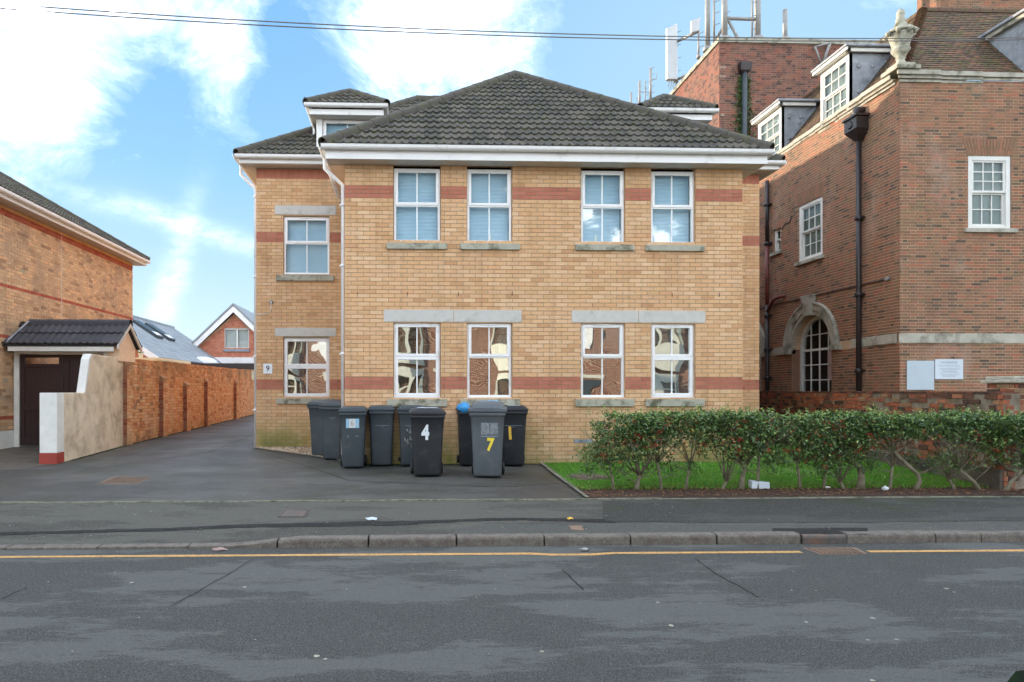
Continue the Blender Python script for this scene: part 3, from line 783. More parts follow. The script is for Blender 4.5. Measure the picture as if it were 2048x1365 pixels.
def band(name, top, bot, mat, off):
    us = sorted(set([round(p[0]) for p in dens_(top)]))
    def at_(pts, u):
        for (u0, v0), (u1, v1) in zip(pts, pts[1:]):
            if u0 <= u <= u1: return v0+(v1-v0)*(u-u0)/(u1-u0)
        return pts[-1][1]
    jt = [random.uniform(-.8, .8) for _ in us]; jb = [random.uniform(-.8, .8) for _ in us]
    return pband(name, [(u, at_(top, u)+j_) for u, j_ in zip(us, jt)], [(u, at_(bot, u)+j_) for u, j_ in zip(us, jb)], mat, off)
band('dark_repair_strip', [(-200, 1070), (300, 1058), (520, 1048), (800, 1043), (900, 1040), (1024, 1036), (1230, 1040)], [(-200, 1076), (300, 1064), (520, 1055), (800, 1052), (900, 1045), (1024, 1041), (1230, 1047)], M['pave_dark'], .004)
band('dark_repair_patch', [(1205, 1003), (1400, 999), (1700, 996), (2100, 992), (2500, 988)], [(1225, 1044), (1400, 1046), (1700, 1046), (2100, 1042), (2500, 1038)], M['pave_moss'], .0045)
band('pale_repair_patch', [(908, 1058), (950, 1052), (1024, 1049), (1130, 1051), (1180, 1047), (1360, 1050), (1480, 1051), (1700, 1048), (2100, 1045)], [(908, 1070), (950, 1074), (1024, 1074), (1130, 1073), (1180, 1073), (1360, 1072), (1480, 1071), (1700, 1070), (2100, 1066)], M['pave_light'], .005)
band('dark_square_patch', [(1545, 1058), (1735, 1058)], [(1565, 1069), (1760, 1070)], M['pave_dark'], .009)
# edging between pavement and plots
ed = MB(); ed.box(-60, 60, 8.96, 9.04, -.05, .12); edg = struct(ed.build('edging_kerb', [M['mortar']]))
x = -14.0
while x < 16:
    b = MB(); d_ = random.uniform(-.004, .004); b.box(x+.004, x+.911, 8.985+d_, 9.045+d_, 0, .19+random.uniform(-.003, .004)); b.build('edging_stone', [M['edging']], edg, bevel=.006); x += .915
EDGE = 2.37
# drive
b = MB(); ysd = [9.045+(12.4-9.045)*k/8 for k in range(9)]+[12.4+k*1.6 for k in range(1, 16)]
def dl(Y): return -6.40-(Y-12.6)*.04 if Y > 12.6 else -6.40+(12.6-Y)*(-2.2/3.5)
for ya, yb in zip(ysd, ysd[1:]):
    xr = EDGE if yb <= 12.45 else 9.2
    for k in range(8):
        f0, f1 = k/8, (k+1)/8
        A = lambda f, Y: dl(Y)+(xr-dl(Y))*f
        b.add([(A(f0, ya), ya, gz(ya)), (A(f1, ya), ya, gz(ya)), (A(f1, yb), yb, gz(yb)), (A(f0, yb), yb, gz(yb))], [(0, 1, 2, 3)])
struct(b.build('driveway', [M['drive']]))
b = MB()
for ya, yb in zip(ysd[:14], ysd[1:15]): b.add([(-40, ya, gz(ya)), (dl(ya), ya, gz(ya)), (dl(yb), yb, gz(yb)), (-40, yb, gz(yb))], [(0, 1, 2, 3)])
struct(b.build('forecourt', [M['conc']]))
b = MB()
for ya, yb in ((9.05, 10.0),): b.add([(EDGE+.03, ya, gz(ya)+.01), (40, ya, gz(ya)+.01), (40, yb, gz(yb)+.02), (EDGE+.03, yb, gz(yb)+.02)], [(0, 1, 2, 3)])
struct(b.build('soil_bed', [M['soil']]))
b = MB(); b.add([(EDGE+.03, 9.68, gz(9.68)+.024), (9.3, 9.68, gz(9.68)+.024), (9.3, 12.5, gz(12.4)+.02), (EDGE+.03, 12.5, gz(12.4)+.02)], [(0, 1, 2, 3)])
b.add([(6.0, 12.5, gz(12.4)+.02), (9.3, 12.5, gz(12.4)+.02), (9.3, 15.6, gz(15.5)+.02), (6.0, 15.6, gz(15.5)+.02)], [(0, 1, 2, 3)])
struct(b.build('lawn', [M['lawn']]))
b = MB(); b.add([(9.2, 9.0, .2), (40, 9.0, .2), (40, 30, .5), (9.2, 30, .5)], [(0, 1, 2, 3)]); struct(b.build('yard', [M['conc']]))
o = struct(ribbon('edging_strip', [(EDGE, 9.05), (EDGE, 10), (EDGE, 11), (EDGE+.02, 12.35)], .06, M['edging'], lambda y: gz(y)+.025))
# grass blades
gb = MB(); rn = random.Random(3)
for _ in range(52000):
    x = rn.uniform(EDGE+.08, 9.0); y = 9.62+rn.random()**1.25*2.75
    if (x-2.95)**2/.09+(y-11.0)**2/.02 < 1: continue
    if (x-6.6)**2/.5+(y-11.2)**2/.05 < 1 and rn.random() < .8: continue
    if y < 9.8 and rn.random() < .6: continue
    h = rn.uniform(.018, .045); a = rn.random()*PI*2; dx, dy = math.cos(a)*.004, math.sin(a)*.004; l = rn.uniform(-.02, .02); l2 = rn.uniform(-.02, .02); z = gz(y)+.018
    gb.add([(x-dx, y-dy, z), (x+dx, y+dy, z), (x+l, y+l2, z+h)], [(0, 1, 2)], 0, rn.random())
tag(gb.build('grass', [M['grass']], kind='stuff'), 'short bright green grass of the small front lawn', 'grass')
# pebbles in the corner bed between the drive edge and the wing
pm = MB(); rn = random.Random(5)
ga, gb_ = (-3.50, 15.3), (-1.30, 12.9)
for _ in range(2600):
    t_ = rn.random(); s_ = rn.random()
    x = ga[0]+(gb_[0]-ga[0])*t_; yl_ = ga[1]+(gb_[1]-ga[1])*t_
    x += .05; y = yl_+.05+(15.38-yl_)*s_ 
    r_ = rn.uniform(.012, .028); z = gz(y)+r_*.4
    pm.add([(x-r_, y, z), (x, y-r_, z), (x+r_, y, z), (x, y+r_, z), (x, y, z+r_*.8)], [(0, 1, 4), (1, 2, 4), (2, 3, 4), (3, 0, 4)], 0, rn.random())
tag(pm.build('gravel', [M['pebble']], kind='stuff'), 'brown pea gravel in the corner bed by the drive', 'gravel')
struct(ribbon('bed_edging', [(-3.5, 15.25), (-2.9, 14.6), (-2.1, 13.75), (-1.35, 12.95), (-1.2, 12.5)], .05, M['edging'], lambda y: gz(y)+.03))
# joins, dirt lines and moss in the driveway
dr = bpy.data.objects['driveway']
def wob_line(pts, n=14, a=.03):
    out = []
    for p, q in zip(pts, pts[1:]):
        for k in range(n): out.append((p[0]+(q[0]-p[0])*k/n+random.uniform(-a, a), p[1]+(q[1]-p[1])*k/n+random.uniform(-a, a)))
    return out+[pts[-1]]
ribbon('tarmac_joint', wob_line([ground_pt(505, 900), ground_pt(700, 962), ground_pt(1000, 975), ground_pt(1120, 968)], a=.012), .018, M['pave_dark'], lambda y: gz(y)+.003, dr)
ribbon('tarmac_joint', wob_line([ground_pt(150, 945), ground_pt(420, 905), ground_pt(505, 870)], a=.012), .015, M['pave_dark'], lambda y: gz(y)+.003, dr)
M['moss'] = plain('wall_foot_moss', rgb(62,66,34), rgb(48,46,34), .95, 9, .01, 50)
mb_ = MB(); rn = random.Random(77)
for (x0, y0, x1, y1, n, wd_) in ((-6.40, 13.1, -6.56, 16.2, 900, .07), (-6.56, 16.2, -6.62, 29, 1800, .08), (ux(690, 12.35), 12.25, 2.3, 12.25, 900, .07), (-3.4, 15.3, -1.2, 15.33, 300, .06)):
    for _ in range(n):
        t_ = rn.random(); nn = rn.random()**2*wd_; x = x0+(x1-x0)*t_; y = y0+(y1-y0)*t_
        if x0 == x1 or abs(y1-y0) > abs(x1-x0): x += nn+.01
        else: y -= nn-.06
        z = gz(y)+.003; r_ = rn.uniform(.008, .022); hh = rn.uniform(.004, .016)
        mb_.add([(x-r_, y, z), (x, y-r_, z), (x+r_, y, z), (x, y+r_, z), (x, y, z+hh)], [(0, 1, 4), (1, 2, 4), (2, 3, 4), (3, 0, 4)], 0, rn.random())
tag(mb_.build('moss', [M['moss']], kind='stuff'), 'low dark moss and grit gathered along the wall feet', 'moss')
# covers and grates
def cover(name, label, cat, corners, mat, zf, ribs=0, frame=.05):
    P_ = [Vector((c[0], c[1], 0)) for c in corners]
    c0 = sum(P_, Vector())/4
    r = thing(name, label, cat, (c0.x, c0.y, zf(c0.x, c0.y)))
    b = MB(); n = 4
    z = lambda p: zf(p.x, p.y)
    I = [p+(c0-p)*frame*2 for p in P_]
    for k in range(4):
        a, c_, d_, e_ = P_[k], P_[(k+1) % 4], I[(k+1) % 4], I[k]
        b.prism([(a.x, a.y, z(a)-.02), (c_.x, c_.y, z(c_)-.02), (d_.x, d_.y, z(d_)-.02), (e_.x, e_.y, z(e_)-.02)], [(a.x, a.y, z(a)+.006), (c_.x, c_.y, z(c_)+.006), (d_.x, d_.y, z(d_)+.006), (e_.x, e_.y, z(e_)+.006)])
    b.build('frame', [mat], r)
    b = MB(); J = [p+(c0-p)*(frame*2+.03) for p in P_]
    b.prism([(p.x, p.y, z(p)-.02) for p in J], [(p.x, p.y, z(p)-.012 if ribs else z(p)+.0025) for p in J]); b.build('plate', [M['black'] if ribs else mat], r)
    if ribs:
        for k in range(ribs):
            t0 = (k+.3)/ribs; t1 = (k+.68)/ribs
            a = J[0].lerp(J[1], t0); c_ = J[0].lerp(J[1], t1); d_ = J[3].lerp(J[2], t1); e_ = J[3].lerp(J[2], t0)
            b = MB(); b.prism([(q.x, q.y, z(q)-.01) for q in (a, c_, d_, e_)], [(q.x, q.y, z(q)+.014) for q in (a, c_, d_, e_)]); b.build('bar', [mat], r)
    return r
gzf = lambda x, y: gz(y)
cover('drain_cover', 'rusty rectangular ribbed drain cover in the driveway', 'drain cover', [ground_pt(195, 968), ground_pt(277, 968), ground_pt(303, 955), ground_pt(230, 954)], M['rust'], gzf, 9)
cover('access_cover', 'grey square metal access cover in the pavement', 'manhole cover', [pp(555, 1035), pp(610, 1035), pp(618, 1020), pp(570, 1020)], M['iron'], lambda x, y: pz(x, y)+.004)
cover('water_cover', 'small rusty water stop cover in the pale pavement patch', 'manhole cover', [pp(1143, 1062), pp(1168, 1063), pp(1164, 1053), pp(1136, 1053)], M['rust'], lambda x, y: pz(x, y)+.007)
def rp(u, v):
    d = F*CAMZ/(v-CV); Y = d/(math.cos(TH)+ratio(u)*math.sin(TH)); return (ratio(u)*Y, Y)
cover('gully_grate', 'rusty slotted gully grate in the road by the kerb', 'drain grate', [rp(1640, 1110), rp(1735, 1109), rp(1712, 1097), rp(1604, 1097)], M['rust'], lambda x, y: .001, 10)
cx, cy = ground_pt(1174, 957); r = thing('round_cover', 'round dark manhole cover sunk in the lawn', 'manhole cover', (cx, cy, gz(cy)))
b = MB(); b.lathe(cx, cy, [(.33, gz(cy)-.02), (.33, gz(cy)+.035), (.29, gz(cy)+.035), (.29, gz(cy)+.030)], 28); b.build('frame', [M['iron']], r)
b = MB(); b.lathe(cx, cy, [(.27, gz(cy)+.03), (.27, gz(cy)+.045)], 28); b.build('plate', [M['iron']], r)

# ------------------------------------------------------------------ the buff brick house
ZG = .306
YM = 12.35; XL = ux(690, YM); XR = ux(1484, YM); LM = XR-XL
YW = 15.39; WL = ux(513, YW); WR = ux(1518, YW)
house = thing('brick_house', 'buff brick block of flats with red bands, white windows and mossy tiled hip roof', 'house', ((XL+XR)/2, YM, .3))
def cls_main(row, z): return 1 if (1.65 < z < 1.88 or 5.10 < z < 5.335) else 0
def cls_wing(row, z): return 'soldier' if 6.36 < z < 6.60 else 1 if (1.65 < z < 1.88 or 4.95 < z < 5.185) else 0
bricks = [M['buff'], M['buff_red']]
M['sky_tint_blind'] = plain('sky_reflection_blind', rgb(202,224,234), rgb(188,212,226), .8, 2)  # sky reflected in the panes is put into the blind colour
zM = lambda v: CAMZ+(CV-v)*12.35/F
zW = lambda v: CAMZ+(CV-v)*15.3/F
wins = [(787, 881), (934, 1024), (1162, 1250), (1302, 1390)]
ow = []
for (a, b_) in wins:
    A, B = ux(a, YM)-XL, ux(b_, YM)-XL
    ow.append((A, B, 1.505, 2.865)); ow.append((A, B, 4.32, 5.72))
SOF = 5.705
main_w = wall(house, 'front_wall', (XL, YM), (1, 0), (0, -1), LM, 0, SOF, bricks, M['mortar_g'], cls_main, ZG, opens=ow)
rows_z = ZG+72*.075
wall(house, 'side_wall', (XL, YW), (0, -1), (-1, 0), YW-YM, 0, SOF, bricks, M['mortar'], cls_main, ZG, nind=0)
wall(house, 'side_wall', (XR, YM), (0, 1), (1, 0), YW-YM, 0, SOF, bricks, M['mortar'], cls_main, ZG, nind=0)
SOW = 6.62; YB = 22.6
wA, wB = ux(567, YW)-WL, ux(659, YW)-WL
wing_o = [(wA, wB, 1.49, 2.82), (wA, wB, 4.24, 5.54)]
wing_w = wall(house, 'wing_wall', (WL, YW), (1, 0), (0, -1), XL-WL, 0, SOW, bricks, M['mortar_g'], cls_wing, ZG, opens=wing_o, nind=120)
wing_r = wall(house, 'wing_wall', (XR, YW), (1, 0), (0, -1), WR-XR, 0, SOW, bricks, M['mortar_g'], cls_wing, ZG, nind=60)
wall(house, 'side_wall', (WL, YB), (0, -1), (-1, 0), YB-YW, 0, SOW, bricks, M['mortar'], cls_wing, ZG, nind=0)
wall(house, 'side_wall', (WR, YW), (0, 1), (1, 0), YB-YW, 0, SOW, bricks, M['mortar'], cls_wing, ZG, nind=0)
b = MB(); b.add([(WR, YB, 0), (WL, YB, 0), (WL, YB, SOW), (WR, YB, SOW)], [(0, 1, 2, 3)]); b.add([(XL, YW+.02, SOF-.1), (XR, YW+.02, SOF-.1), (XR, YW+.02, SOW), (XL, YW+.02, SOW)], [(0, 1, 2, 3)])
b.build('back_wall', [M['buff']], house)
for (x0, x1, wo2) in ((WL, XL, wing_w), (XR, WR, wing_r)):
    x = x0
    k = 0
    while x < x1-.02:
        b = MB(); b.fbox((0, 0, 0), (1, 0, 0), (0, 0, 1), (0, -1, 0), x+.004, min(x1, x+.071), 6.37, 6.585, -YW-.002, -YW+.006+random.uniform(-.001, .001), 0, random.random())
        b.build('brick', [M['buff_red']], wo2); x += .075; k += 1
def slab(name, mat, x0, x1, Y, z0, z1, proud=.02, bev=.004):
    b = MB(); b.box(x0, x1, Y-proud, Y+.06, z0, z1); return b.build(name, [mat], house, bevel=bev)
for (u0, u1) in ((768, 906.5), (907.5, 1043), (1143, 1276), (1277, 1410)):
    slab('lintel', M['stone'], ux(u0, YM), ux(u1, YM), YM, 2.875, 3.095, .014)
for (u0, u1) in ((774, 894), (920, 1039), (1150, 1267), (1290, 1407)):
    slab('window_sill', M['sill'], ux(u0, YM), ux(u1, YM), YM, 1.345, 1.478, .055)
    slab('window_sill', M['sill'], ux(u0, YM), ux(u1, YM), YM, 4.185, 4.293, .055)
slab('lintel', M['stone'], ux(550, YW), ux(672, YW), YW, 2.85, 3.04, .014); slab('lintel', M['stone'], ux(550, YW), ux(672, YW), YW, 5.575, 5.78, .014)
slab('window_sill', M['sill'], ux(553, YW), ux(668, YW), YW, 1.34, 1.46, .055); slab('window_sill', M['sill'], ux(553, YW), ux(668, YW), YW, 4.09, 4.21, .055)
for i, (a, b_) in enumerate(wins):
    A, B = ux(a, YM)-XL+.006, ux(b_, YM)-XL-.006
    upvc(house, (XL, YM), (1, 0), (0, -1), A, B, 1.51, 2.86, M['glass'], .455, low_sash=(i in (0, 3)), blind=(.42 if i == 2 else 0))
    upvc(house, (XL, YM), (1, 0), (0, -1), A, B, 4.325, 5.66, M['glass_up'], .50, low_sash=False, blind=1.0, blind_mat=M['sky_tint_blind'])
for (z0, z1, gl) in ((1.495, 2.815, 'glass'), (4.245, 5.535, 'glass_up')):
    upvc(house, (WL, YW), (1, 0), (0, -1), wA+.006, wB-.006, z0, z1, M[gl], .48 if gl == 'glass' else .46, low_sash=(gl == 'glass'), blind=0 if gl == 'glass' else 1.0, blind_mat=M['sky_tint_blind'])
# curtains and small things behind the panes
for (u0, u1, z0, z1) in ((792, 812, 1.55, 2.05), (1000, 1016, 1.55, 2.05)):
    b = MB(); n = 8; x0, x1 = ux(u0, YM), ux(u1, YM)
    rg = [[(x0+(x1-x0)*k/n, YM+.17+.02*math.sin(k*2.2), z) for k in range(n+1)]+[(x1-(x1-x0)*k/n, YM+.18+.02*math.sin((n-k)*2.2), z) for k in range(n+1)] for z in (z0, z1+.6)]
    b.loft(rg, 0, .5, True, True); b.build('curtain', [M['curtain']], house)
for u in (834, 1196, 1050-68):
    x = ux(u, YM); b = MB(); b.lathe(x, YM+.16, [(.022, 4.35), (.026, 4.38), (.024, 4.45), (.012, 4.51), (.004, 4.53)], 10)
    tag(b.build('air_freshener', [M['paper']]), 'white %s bottle on the inner sill behind the %s upper window of the buff house' % (('slim', 'leftmost') if u == 834 else ('round-topped', 'third') if u == 1196 else ('small', 'second')), 'bottle')

# eaves of the main block: fascia, soffit boards, gutter
FY = YM-.31; FX0 = XL-.31; FX1 = XR+.31; GT = 5.925
b = MB(); b.box(FX0, FX1, FY, FY+.02, SOF, GT-.015); b.build('fascia', [M['white']], house, bevel=.004)
b = MB(); b.box(FX0, FX0+.02, FY+.021, YW-.4, SOF, GT-.015); b.build('fascia', [M['white']], house)
b = MB(); b.box(FX1-.02, FX1, FY+.021, YW-.4, SOF, GT-.015); b.build('fascia', [M['white']], house)
x = FX0+.025; me = None
bb_ = MB(); bb_.box(.0015, .0985, 0, YM-FY-.022, -.012, 0); SB = bb_.mesh('soffit_board', [M['soffit']])
sof = MB(); sof.box(FX0+.021, FX1-.021, FY+.021, YM+.03, SOF+.012, SOF+.03); sof_o = sof.build('soffit', [M['soffit']], house)
while x < FX1-.12:
    mesh_obj('soffit_board', SB, sof_o, Matrix.Translation((x, FY+.021, SOF+.012))); x += .1
for (x0, x1) in ((FX0+.021, XL), (XR, FX1-.021)):
    b = MB(); b.box(x0, x1, YM+.03, YW-.02, SOF, SOF+.015); b.build('soffit', [M['soffit']], house)
gutter(house, (FX0-.07, FY-.068, GT), (FX1+.05, FY-.068, GT), (0, -1, 0), M['white'])
gutter(house, (FX0-.068, FY-.06, GT), (FX0-.068, YW-.4, GT), (-1, 0, 0), M['white'])
gutter(house, (FX1+.068, FY-.06, GT), (FX1+.068, YW-.4, GT), (1, 0, 0), M['white'])
# roof of the main block
EY = FY-.035; EX0 = FX0-.035; EX1 = FX1+.035; EZ = GT+.015; HW = (EX1-EX0)/2; AX = (EX0+EX1)/2; AY = EY+HW; AZ = vz(152, AX, AY)
pit = math.atan2(AZ-EZ, HW); SLn = HW/math.cos(pit)
roof_slope(house, (EX0, EY, EZ), (1, 0, 0), (0, math.cos(pit), math.sin(pit)), [(0, 0), (EX1-EX0, 0), (HW, SLn)], M['tile'], tw=.295, g=.315, individual=True, limit=290)
YR = 15.02+(AZ-6.78)/.763
Ls = YW-EY-.35; Lr = YR-AY+.1
for sgn in (1, -1):
    P0 = (EX0, YW+1.6, EZ) if sgn == 1 else (EX1, EY, EZ)
    full = YW+1.6-EY
    if sgn == 1: roof_slope(house, P0, (0, -1, 0), (math.cos(pit), 0, math.sin(pit)), [(0, 0), (full, 0), (full-HW, SLn), (-1.4, SLn)], M['tile'], tw=.295, g=.315)
    else: roof_slope(house, P0, (0, 1, 0), (-math.cos(pit), 0, math.sin(pit)), [(0, 0), (full, 0), (full+1.4, SLn), (HW, SLn)], M['tile'], tw=.295, g=.315)
cap_line(house, (EX0-.01, EY-.01, EZ+.02), (AX, AY, AZ+.02), M['tile'], .42, .115, name='hip_tile')
cap_line(house, (EX1+.01, EY-.01, EZ+.02), (AX, AY, AZ+.02), M['tile'], .42, .115, name='hip_tile')
cap_line(house, (AX, AY, AZ+.02), (AX, YR, AZ+.02), M['tile'], .45, .12)
# wing eaves and roof
wFY = YW-.31; wF0 = WL-.31; wF1 = WR+.31; wGT = 6.775
for (x0, x1) in ((wF0, XL+.3), (XR-.3, wF1)):
    b = MB(); b.box(x0, x1, wFY, wFY+.02, SOW, wGT-.015); b.build('fascia', [M['white']], house, bevel=.004)
    b = MB(); b.box(x0+.021, x1-.021, wFY+.021, YW+.03, SOW, SOW+.02); so = b.build('soffit', [M['soffit']], house)
    x = x0+.03
    while x < x1-.12: mesh_obj('soffit_board', SB, so, Matrix.Translation((x, wFY+.021, SOW-.001))); x += .1
gutter(house, (wF0-.07, wFY-.068, wGT), (XL+.1, wFY-.068, wGT), (0, -1, 0), M['white'])
gutter(house, (XR-.1, wFY-.068, wGT), (wF1+.07, wFY-.068, wGT), (0, -1, 0), M['white'])
for x, sg in ((wF0, -1), (wF1, 1)):
    b = MB(); b.box(min(x, x-sg*.02), max(x, x-sg*.02), wFY+.021, YB+.3, SOW, wGT-.015); b.build('fascia', [M['white']], house)
    b = MB(); b.box(min(x-sg*.02, x-sg*.31), max(x-sg*.02, x-sg*.31), YW+.03, YB+.3, SOW, SOW+.015); b.build('soffit', [M['soffit']], house)
    gutter(house, (x+sg*.068, wFY-.06, wGT), (x+sg*.068, YB+.3, wGT), (sg, 0, 0), M['white'])
wEY = wFY-.035; wE0 = wF0-.035; wE1 = wF1+.035; wEZ = wGT+.015; wD = (YB+.33-wEY)/2; wRZ = vz(201, .1, wEY+wD); wp = math.atan2(wRZ-wEZ, wD); wS = wD/math.cos(wp)
cw, sw = math.cos(wp), math.sin(wp)
roof_slope(house, (wE0, wEY, wEZ), (1, 0, 0), (0, cw, sw), [(0, 0), (wE1-wE0, 0), (wE1-wE0-wD, wS), (wD, wS)], M['tile'], tw=.295, g=.315)
roof_slope(house, (wE0, wEY+2*wD, wEZ), (0, -1, 0), (cw, 0, sw), [(0, 0), (2*wD, 0), (wD, wS)], M['tile'], tw=.295, g=.315)
roof_slope(house, (wE1, wEY, wEZ), (0, 1, 0), (-cw, 0, sw), [(0, 0), (2*wD, 0), (wD, wS)], M['tile'], tw=.295, g=.315)
b = MB(); b.add([(wE1, wEY+2*wD, wEZ), (wE0, wEY+2*wD, wEZ), (wE0+wD, wEY+wD, wRZ), (wE1-wD, wEY+wD, wRZ)], [(0, 1, 2, 3)]); b.build('roof', [M['tile']], house)
for a, c in (((wE0-.01, wEY-.01), (wE0+wD, wEY+wD)), ((wE1+.01, wEY-.01), (wE1-wD, wEY+wD))):
    cap_line(house, (a[0], a[1], wEZ+.02), (c[0], c[1], wRZ+.02), M['tile'], .42, .115, name='hip_tile')
cap_line(house, (wE0+wD, wEY+wD, wRZ+.02), (wE1-wD, wEY+wD, wRZ+.02), M['tile'], .45, .12)
# dormers
def dormer(xg0, xg1, xf0, xf1):
    xc = (xg0+xg1)/2; gy = wEY+.03; gt = 7.94; yb = 17.6
    ze = 7.73
    fy = YW+.0
    b = MB(); b.box(xf0, xf0+.13, fy, fy+.12, 6.85, ze); b.box(xf1-.13, xf1, fy, fy+.12, 6.85, ze); b.box(xf0+.131, xf1-.131, fy, fy+.12, 6.85, 7.03)
    b.build('dormer', [M['white']], house, bevel=.005)
    for x in (xf0+.02, xf1-.03):
        b = MB(); n0 = (x, fy+.121, 6.8); 
        b.prism([(x, fy+.121, 6.8), (x, fy+.121, ze), (x, 17.2, ze), (x, 16.9, 7.5)], [(x+.01, fy+.121, 6.8), (x+.01, fy+.121, ze), (x+.01, 17.2, ze), (x+.01, 16.9, 7.5)]); b.build('dormer_cheek', [M['tile2']], house)
    upvc(house, (xf0, fy), (1, 0), (0, -1), .14, xf1-xf0-.14, 7.04, 7.72, M['glass_up'], .93, low_sash=False, blind=1.0, blind_mat=M['sky_tint_blind'])
    e = .10
    b = MB(); b.box(xg0+e, xg1-e, gy+.07, gy+.09, ze, gt-.09); b.build('fascia', [M['white']], house, bevel=.003)
    for x, x2 in ((xg0+e, xg0+e+.02), (xg1-e-.02, xg1-e)):
        b = MB(); b.box(x, x2, gy+.091, yb-.3, ze, gt-.09); b.build('fascia', [M['white']], house)
    b = MB(); b.box(xg0+e+.021, xg1-e-.021, gy+.091, yb-.5, ze, ze+.012); b.build('soffit', [M['soffit']], house)
    gutter(house, (xg0, gy, gt), (xg1, gy, gt), (0, -1, 0), M['white'], step=.8)
    gutter(house, (xg0+.065, gy+.0, gt), (xg0+.065, 16.6, gt-.03), (-1, 0, 0), M['white'])
    gutter(house, (xg1-.065, gy+.0, gt), (xg1-.065, 16.6, gt-.03), (1, 0, 0), M['white'])
    h = (xg1-xg0)/2-.03; az = gt+.02+h*.70; p_ = math.atan2(az-gt-.02, h); s_ = h/math.cos(p_); c_, q_ = math.cos(p_), math.sin(p_); z0 = gt+.02; y0 = gy+.03; x0 = xc-h; x1 = xc+h
    roof_slope(house, (x0, y0, z0), (1, 0, 0), (0, c_, q_), [(0, 0), (2*h, 0), (h, s_)], M['tile'], tw=.295, g=.315)
    roof_slope(house, (x0, yb, z0), (0, -1, 0), (c_, 0, q_), [(0, 0), (yb-y0, 0), (yb-y0-h, s_), (-.4, s_)], M['tile'], tw=.295, g=.315)
    roof_slope(house, (x1, y0, z0), (0, 1, 0), (-c_, 0, q_), [(0, 0), (yb-y0, 0), (yb-y0+.4, s_), (h, s_)], M['tile'], tw=.295, g=.315)
    cap_line(house, (x0, y0, z0+.015), (xc, y0+h, az+.015), M['tile'], .35, .10, name='hip_tile'); cap_line(house, (x1, y0, z0+.015), (xc, y0+h, az+.015), M['tile'], .35, .10, name='hip_tile')
    cap_line(house, (xc, y0+h, az+.015), (xc, yb+.3, az+.015), M['tile'], .45, .10)
    b = MB(); b.add([(xf0-.16, YW-.02, 7.0), (xf0+.0, YW-.02, 6.99), (xf0, YW+.9, 7.72), (xf0-.14, YW+.9, 7.74)], [(0, 1, 2, 3)]); b.add([(xf0-.2, YW-.06, 6.955), (xf1+.2, YW-.06, 6.955), (xf1+.2, YW+.02, 7.03), (xf0-.2, YW+.02, 7.03)], [(0, 1, 2, 3)])
    b.build('flashing', [M['lead']], house)
    # little overflow pipe from the side gutter
    b = MB(); b.tube([(xg0+.06, 16.2, gt-.09), (xg0+.06, 16.2, gt-.30), (xg0+.16, 16.2, gt-.45), (xg0+.16, 16.2, gt-.62)], .03, 10); b.build('downpipe', [M['white']], house)
dormer(ux(608, 15.05), ux(776, 15.05), ux(633, YW), ux(756, YW))
dormer(ux(1279, 15.05), ux(1437, 15.05), ux(1296, YW), ux(1402, YW))
# spikes (bird prongs) at the eave corners
for (x, y, z) in ((wE0+.02, wEY+.06, wEZ+.03), (EX0+.03, EY+.06, EZ+.03), (ux(612, 15.1), 15.12, 7.98), (ux(772, 15.1), 15.12, 7.98)):
    b = MB(); b.tube([(x, y, z-.03), (x-.01, y, z+.07), (x-.03, y, z+.12), (x-.05, y, z+.10)], .009, 6); b.tube([(x-.01, y, z+.07), (x+.02, y, z+.11)], .008, 6); b.build('hip_iron', [M['black']], house)
# pipes
downpipe(house, [(FX0-.06, YM+.10, 5.84), (FX0-.06, YM+.10, 5.66), (XL-.16, YM+.10, 5.46), (XL-.045, YM+.10, 5.36), (XL-.045, YM+.10, .30)], M['white'], .036, (5.0, 3.9, 2.3, 1.2))
downpipe(house, [(wF0-.06, YW+.12, 6.70), (wF0-.06, YW+.12, 6.5), (WL-.18, YW+.12, 6.3), (WL-.045, YW+.12, 6.17), (WL-.045, YW+.12, .36)], M['white'], .036, (6.0, 4.2, 2.4, 1.2))
downpipe(house, [(FX1+.06, YM+.9, 5.86), (FX1+.06, YM+.9, 5.72), (XR+.22, YM+.9, 5.62), (XR+.05, YM+.9, 5.55), (XR+.05, YM+.9, .3)], M['white'], .036)
downpipe(house, [(wF1+.06, YW+.9, 6.72), (wF1+.06, YW+.9, 6.55), (WR+.2, YW+.9, 6.4), (WR+.05, YW+.9, 6.3), (WR+.05, YW+.9, .4)], M['white'], .036)
downpipe(house, [(XL-.25, 14.8, 6.72), (XL-.25, 14.8, 6.5), (XL-.12, 14.9, 6.2), (XL-.06, 15.0, 6.0), (XL-.06, 15.1, 5.0)], M['white'], .036)
# cable loop, weep vents, wall vents
x, z = ux(543, YW), zW(605)
b = MB(); b.lathe(0, 0, [(.045, 0), (.045, .03), (.02, .04)], 12)
b.v = [(x+p[0], YW-.006-p[2], z+p[1]) for p in b.v]; b.build('outlet', [M['galv']], house)
b = MB(); b.tube([(x, YW-.04, z), (x+.005, YW-.05, z-.12), (x-.03, YW-.03, z-.24), (x-.12, YW-.02, z-.27), (WL+.0, YW-.02, z-.28)], .008, 6); b.build('cable', [M['paper']], house)
for (u, v) in ((815, 588), (917, 588), (715, 589), (1024, 588), (1344, 588), (1438, 588)):
    b = MB(); x = ux(u, YM); z = zM(v); b.box(x-.006, x+.006, YM-.0075, YM+.01, z-.033, z+.033); b.build('weep_vent', [M['black']], house)
b = MB(); b.box(ux(1148, YM), ux(1186, YM), YM-.012, YM+.01, zM(887), zM(880)); b.build('air_brick', [M['lead']], house)
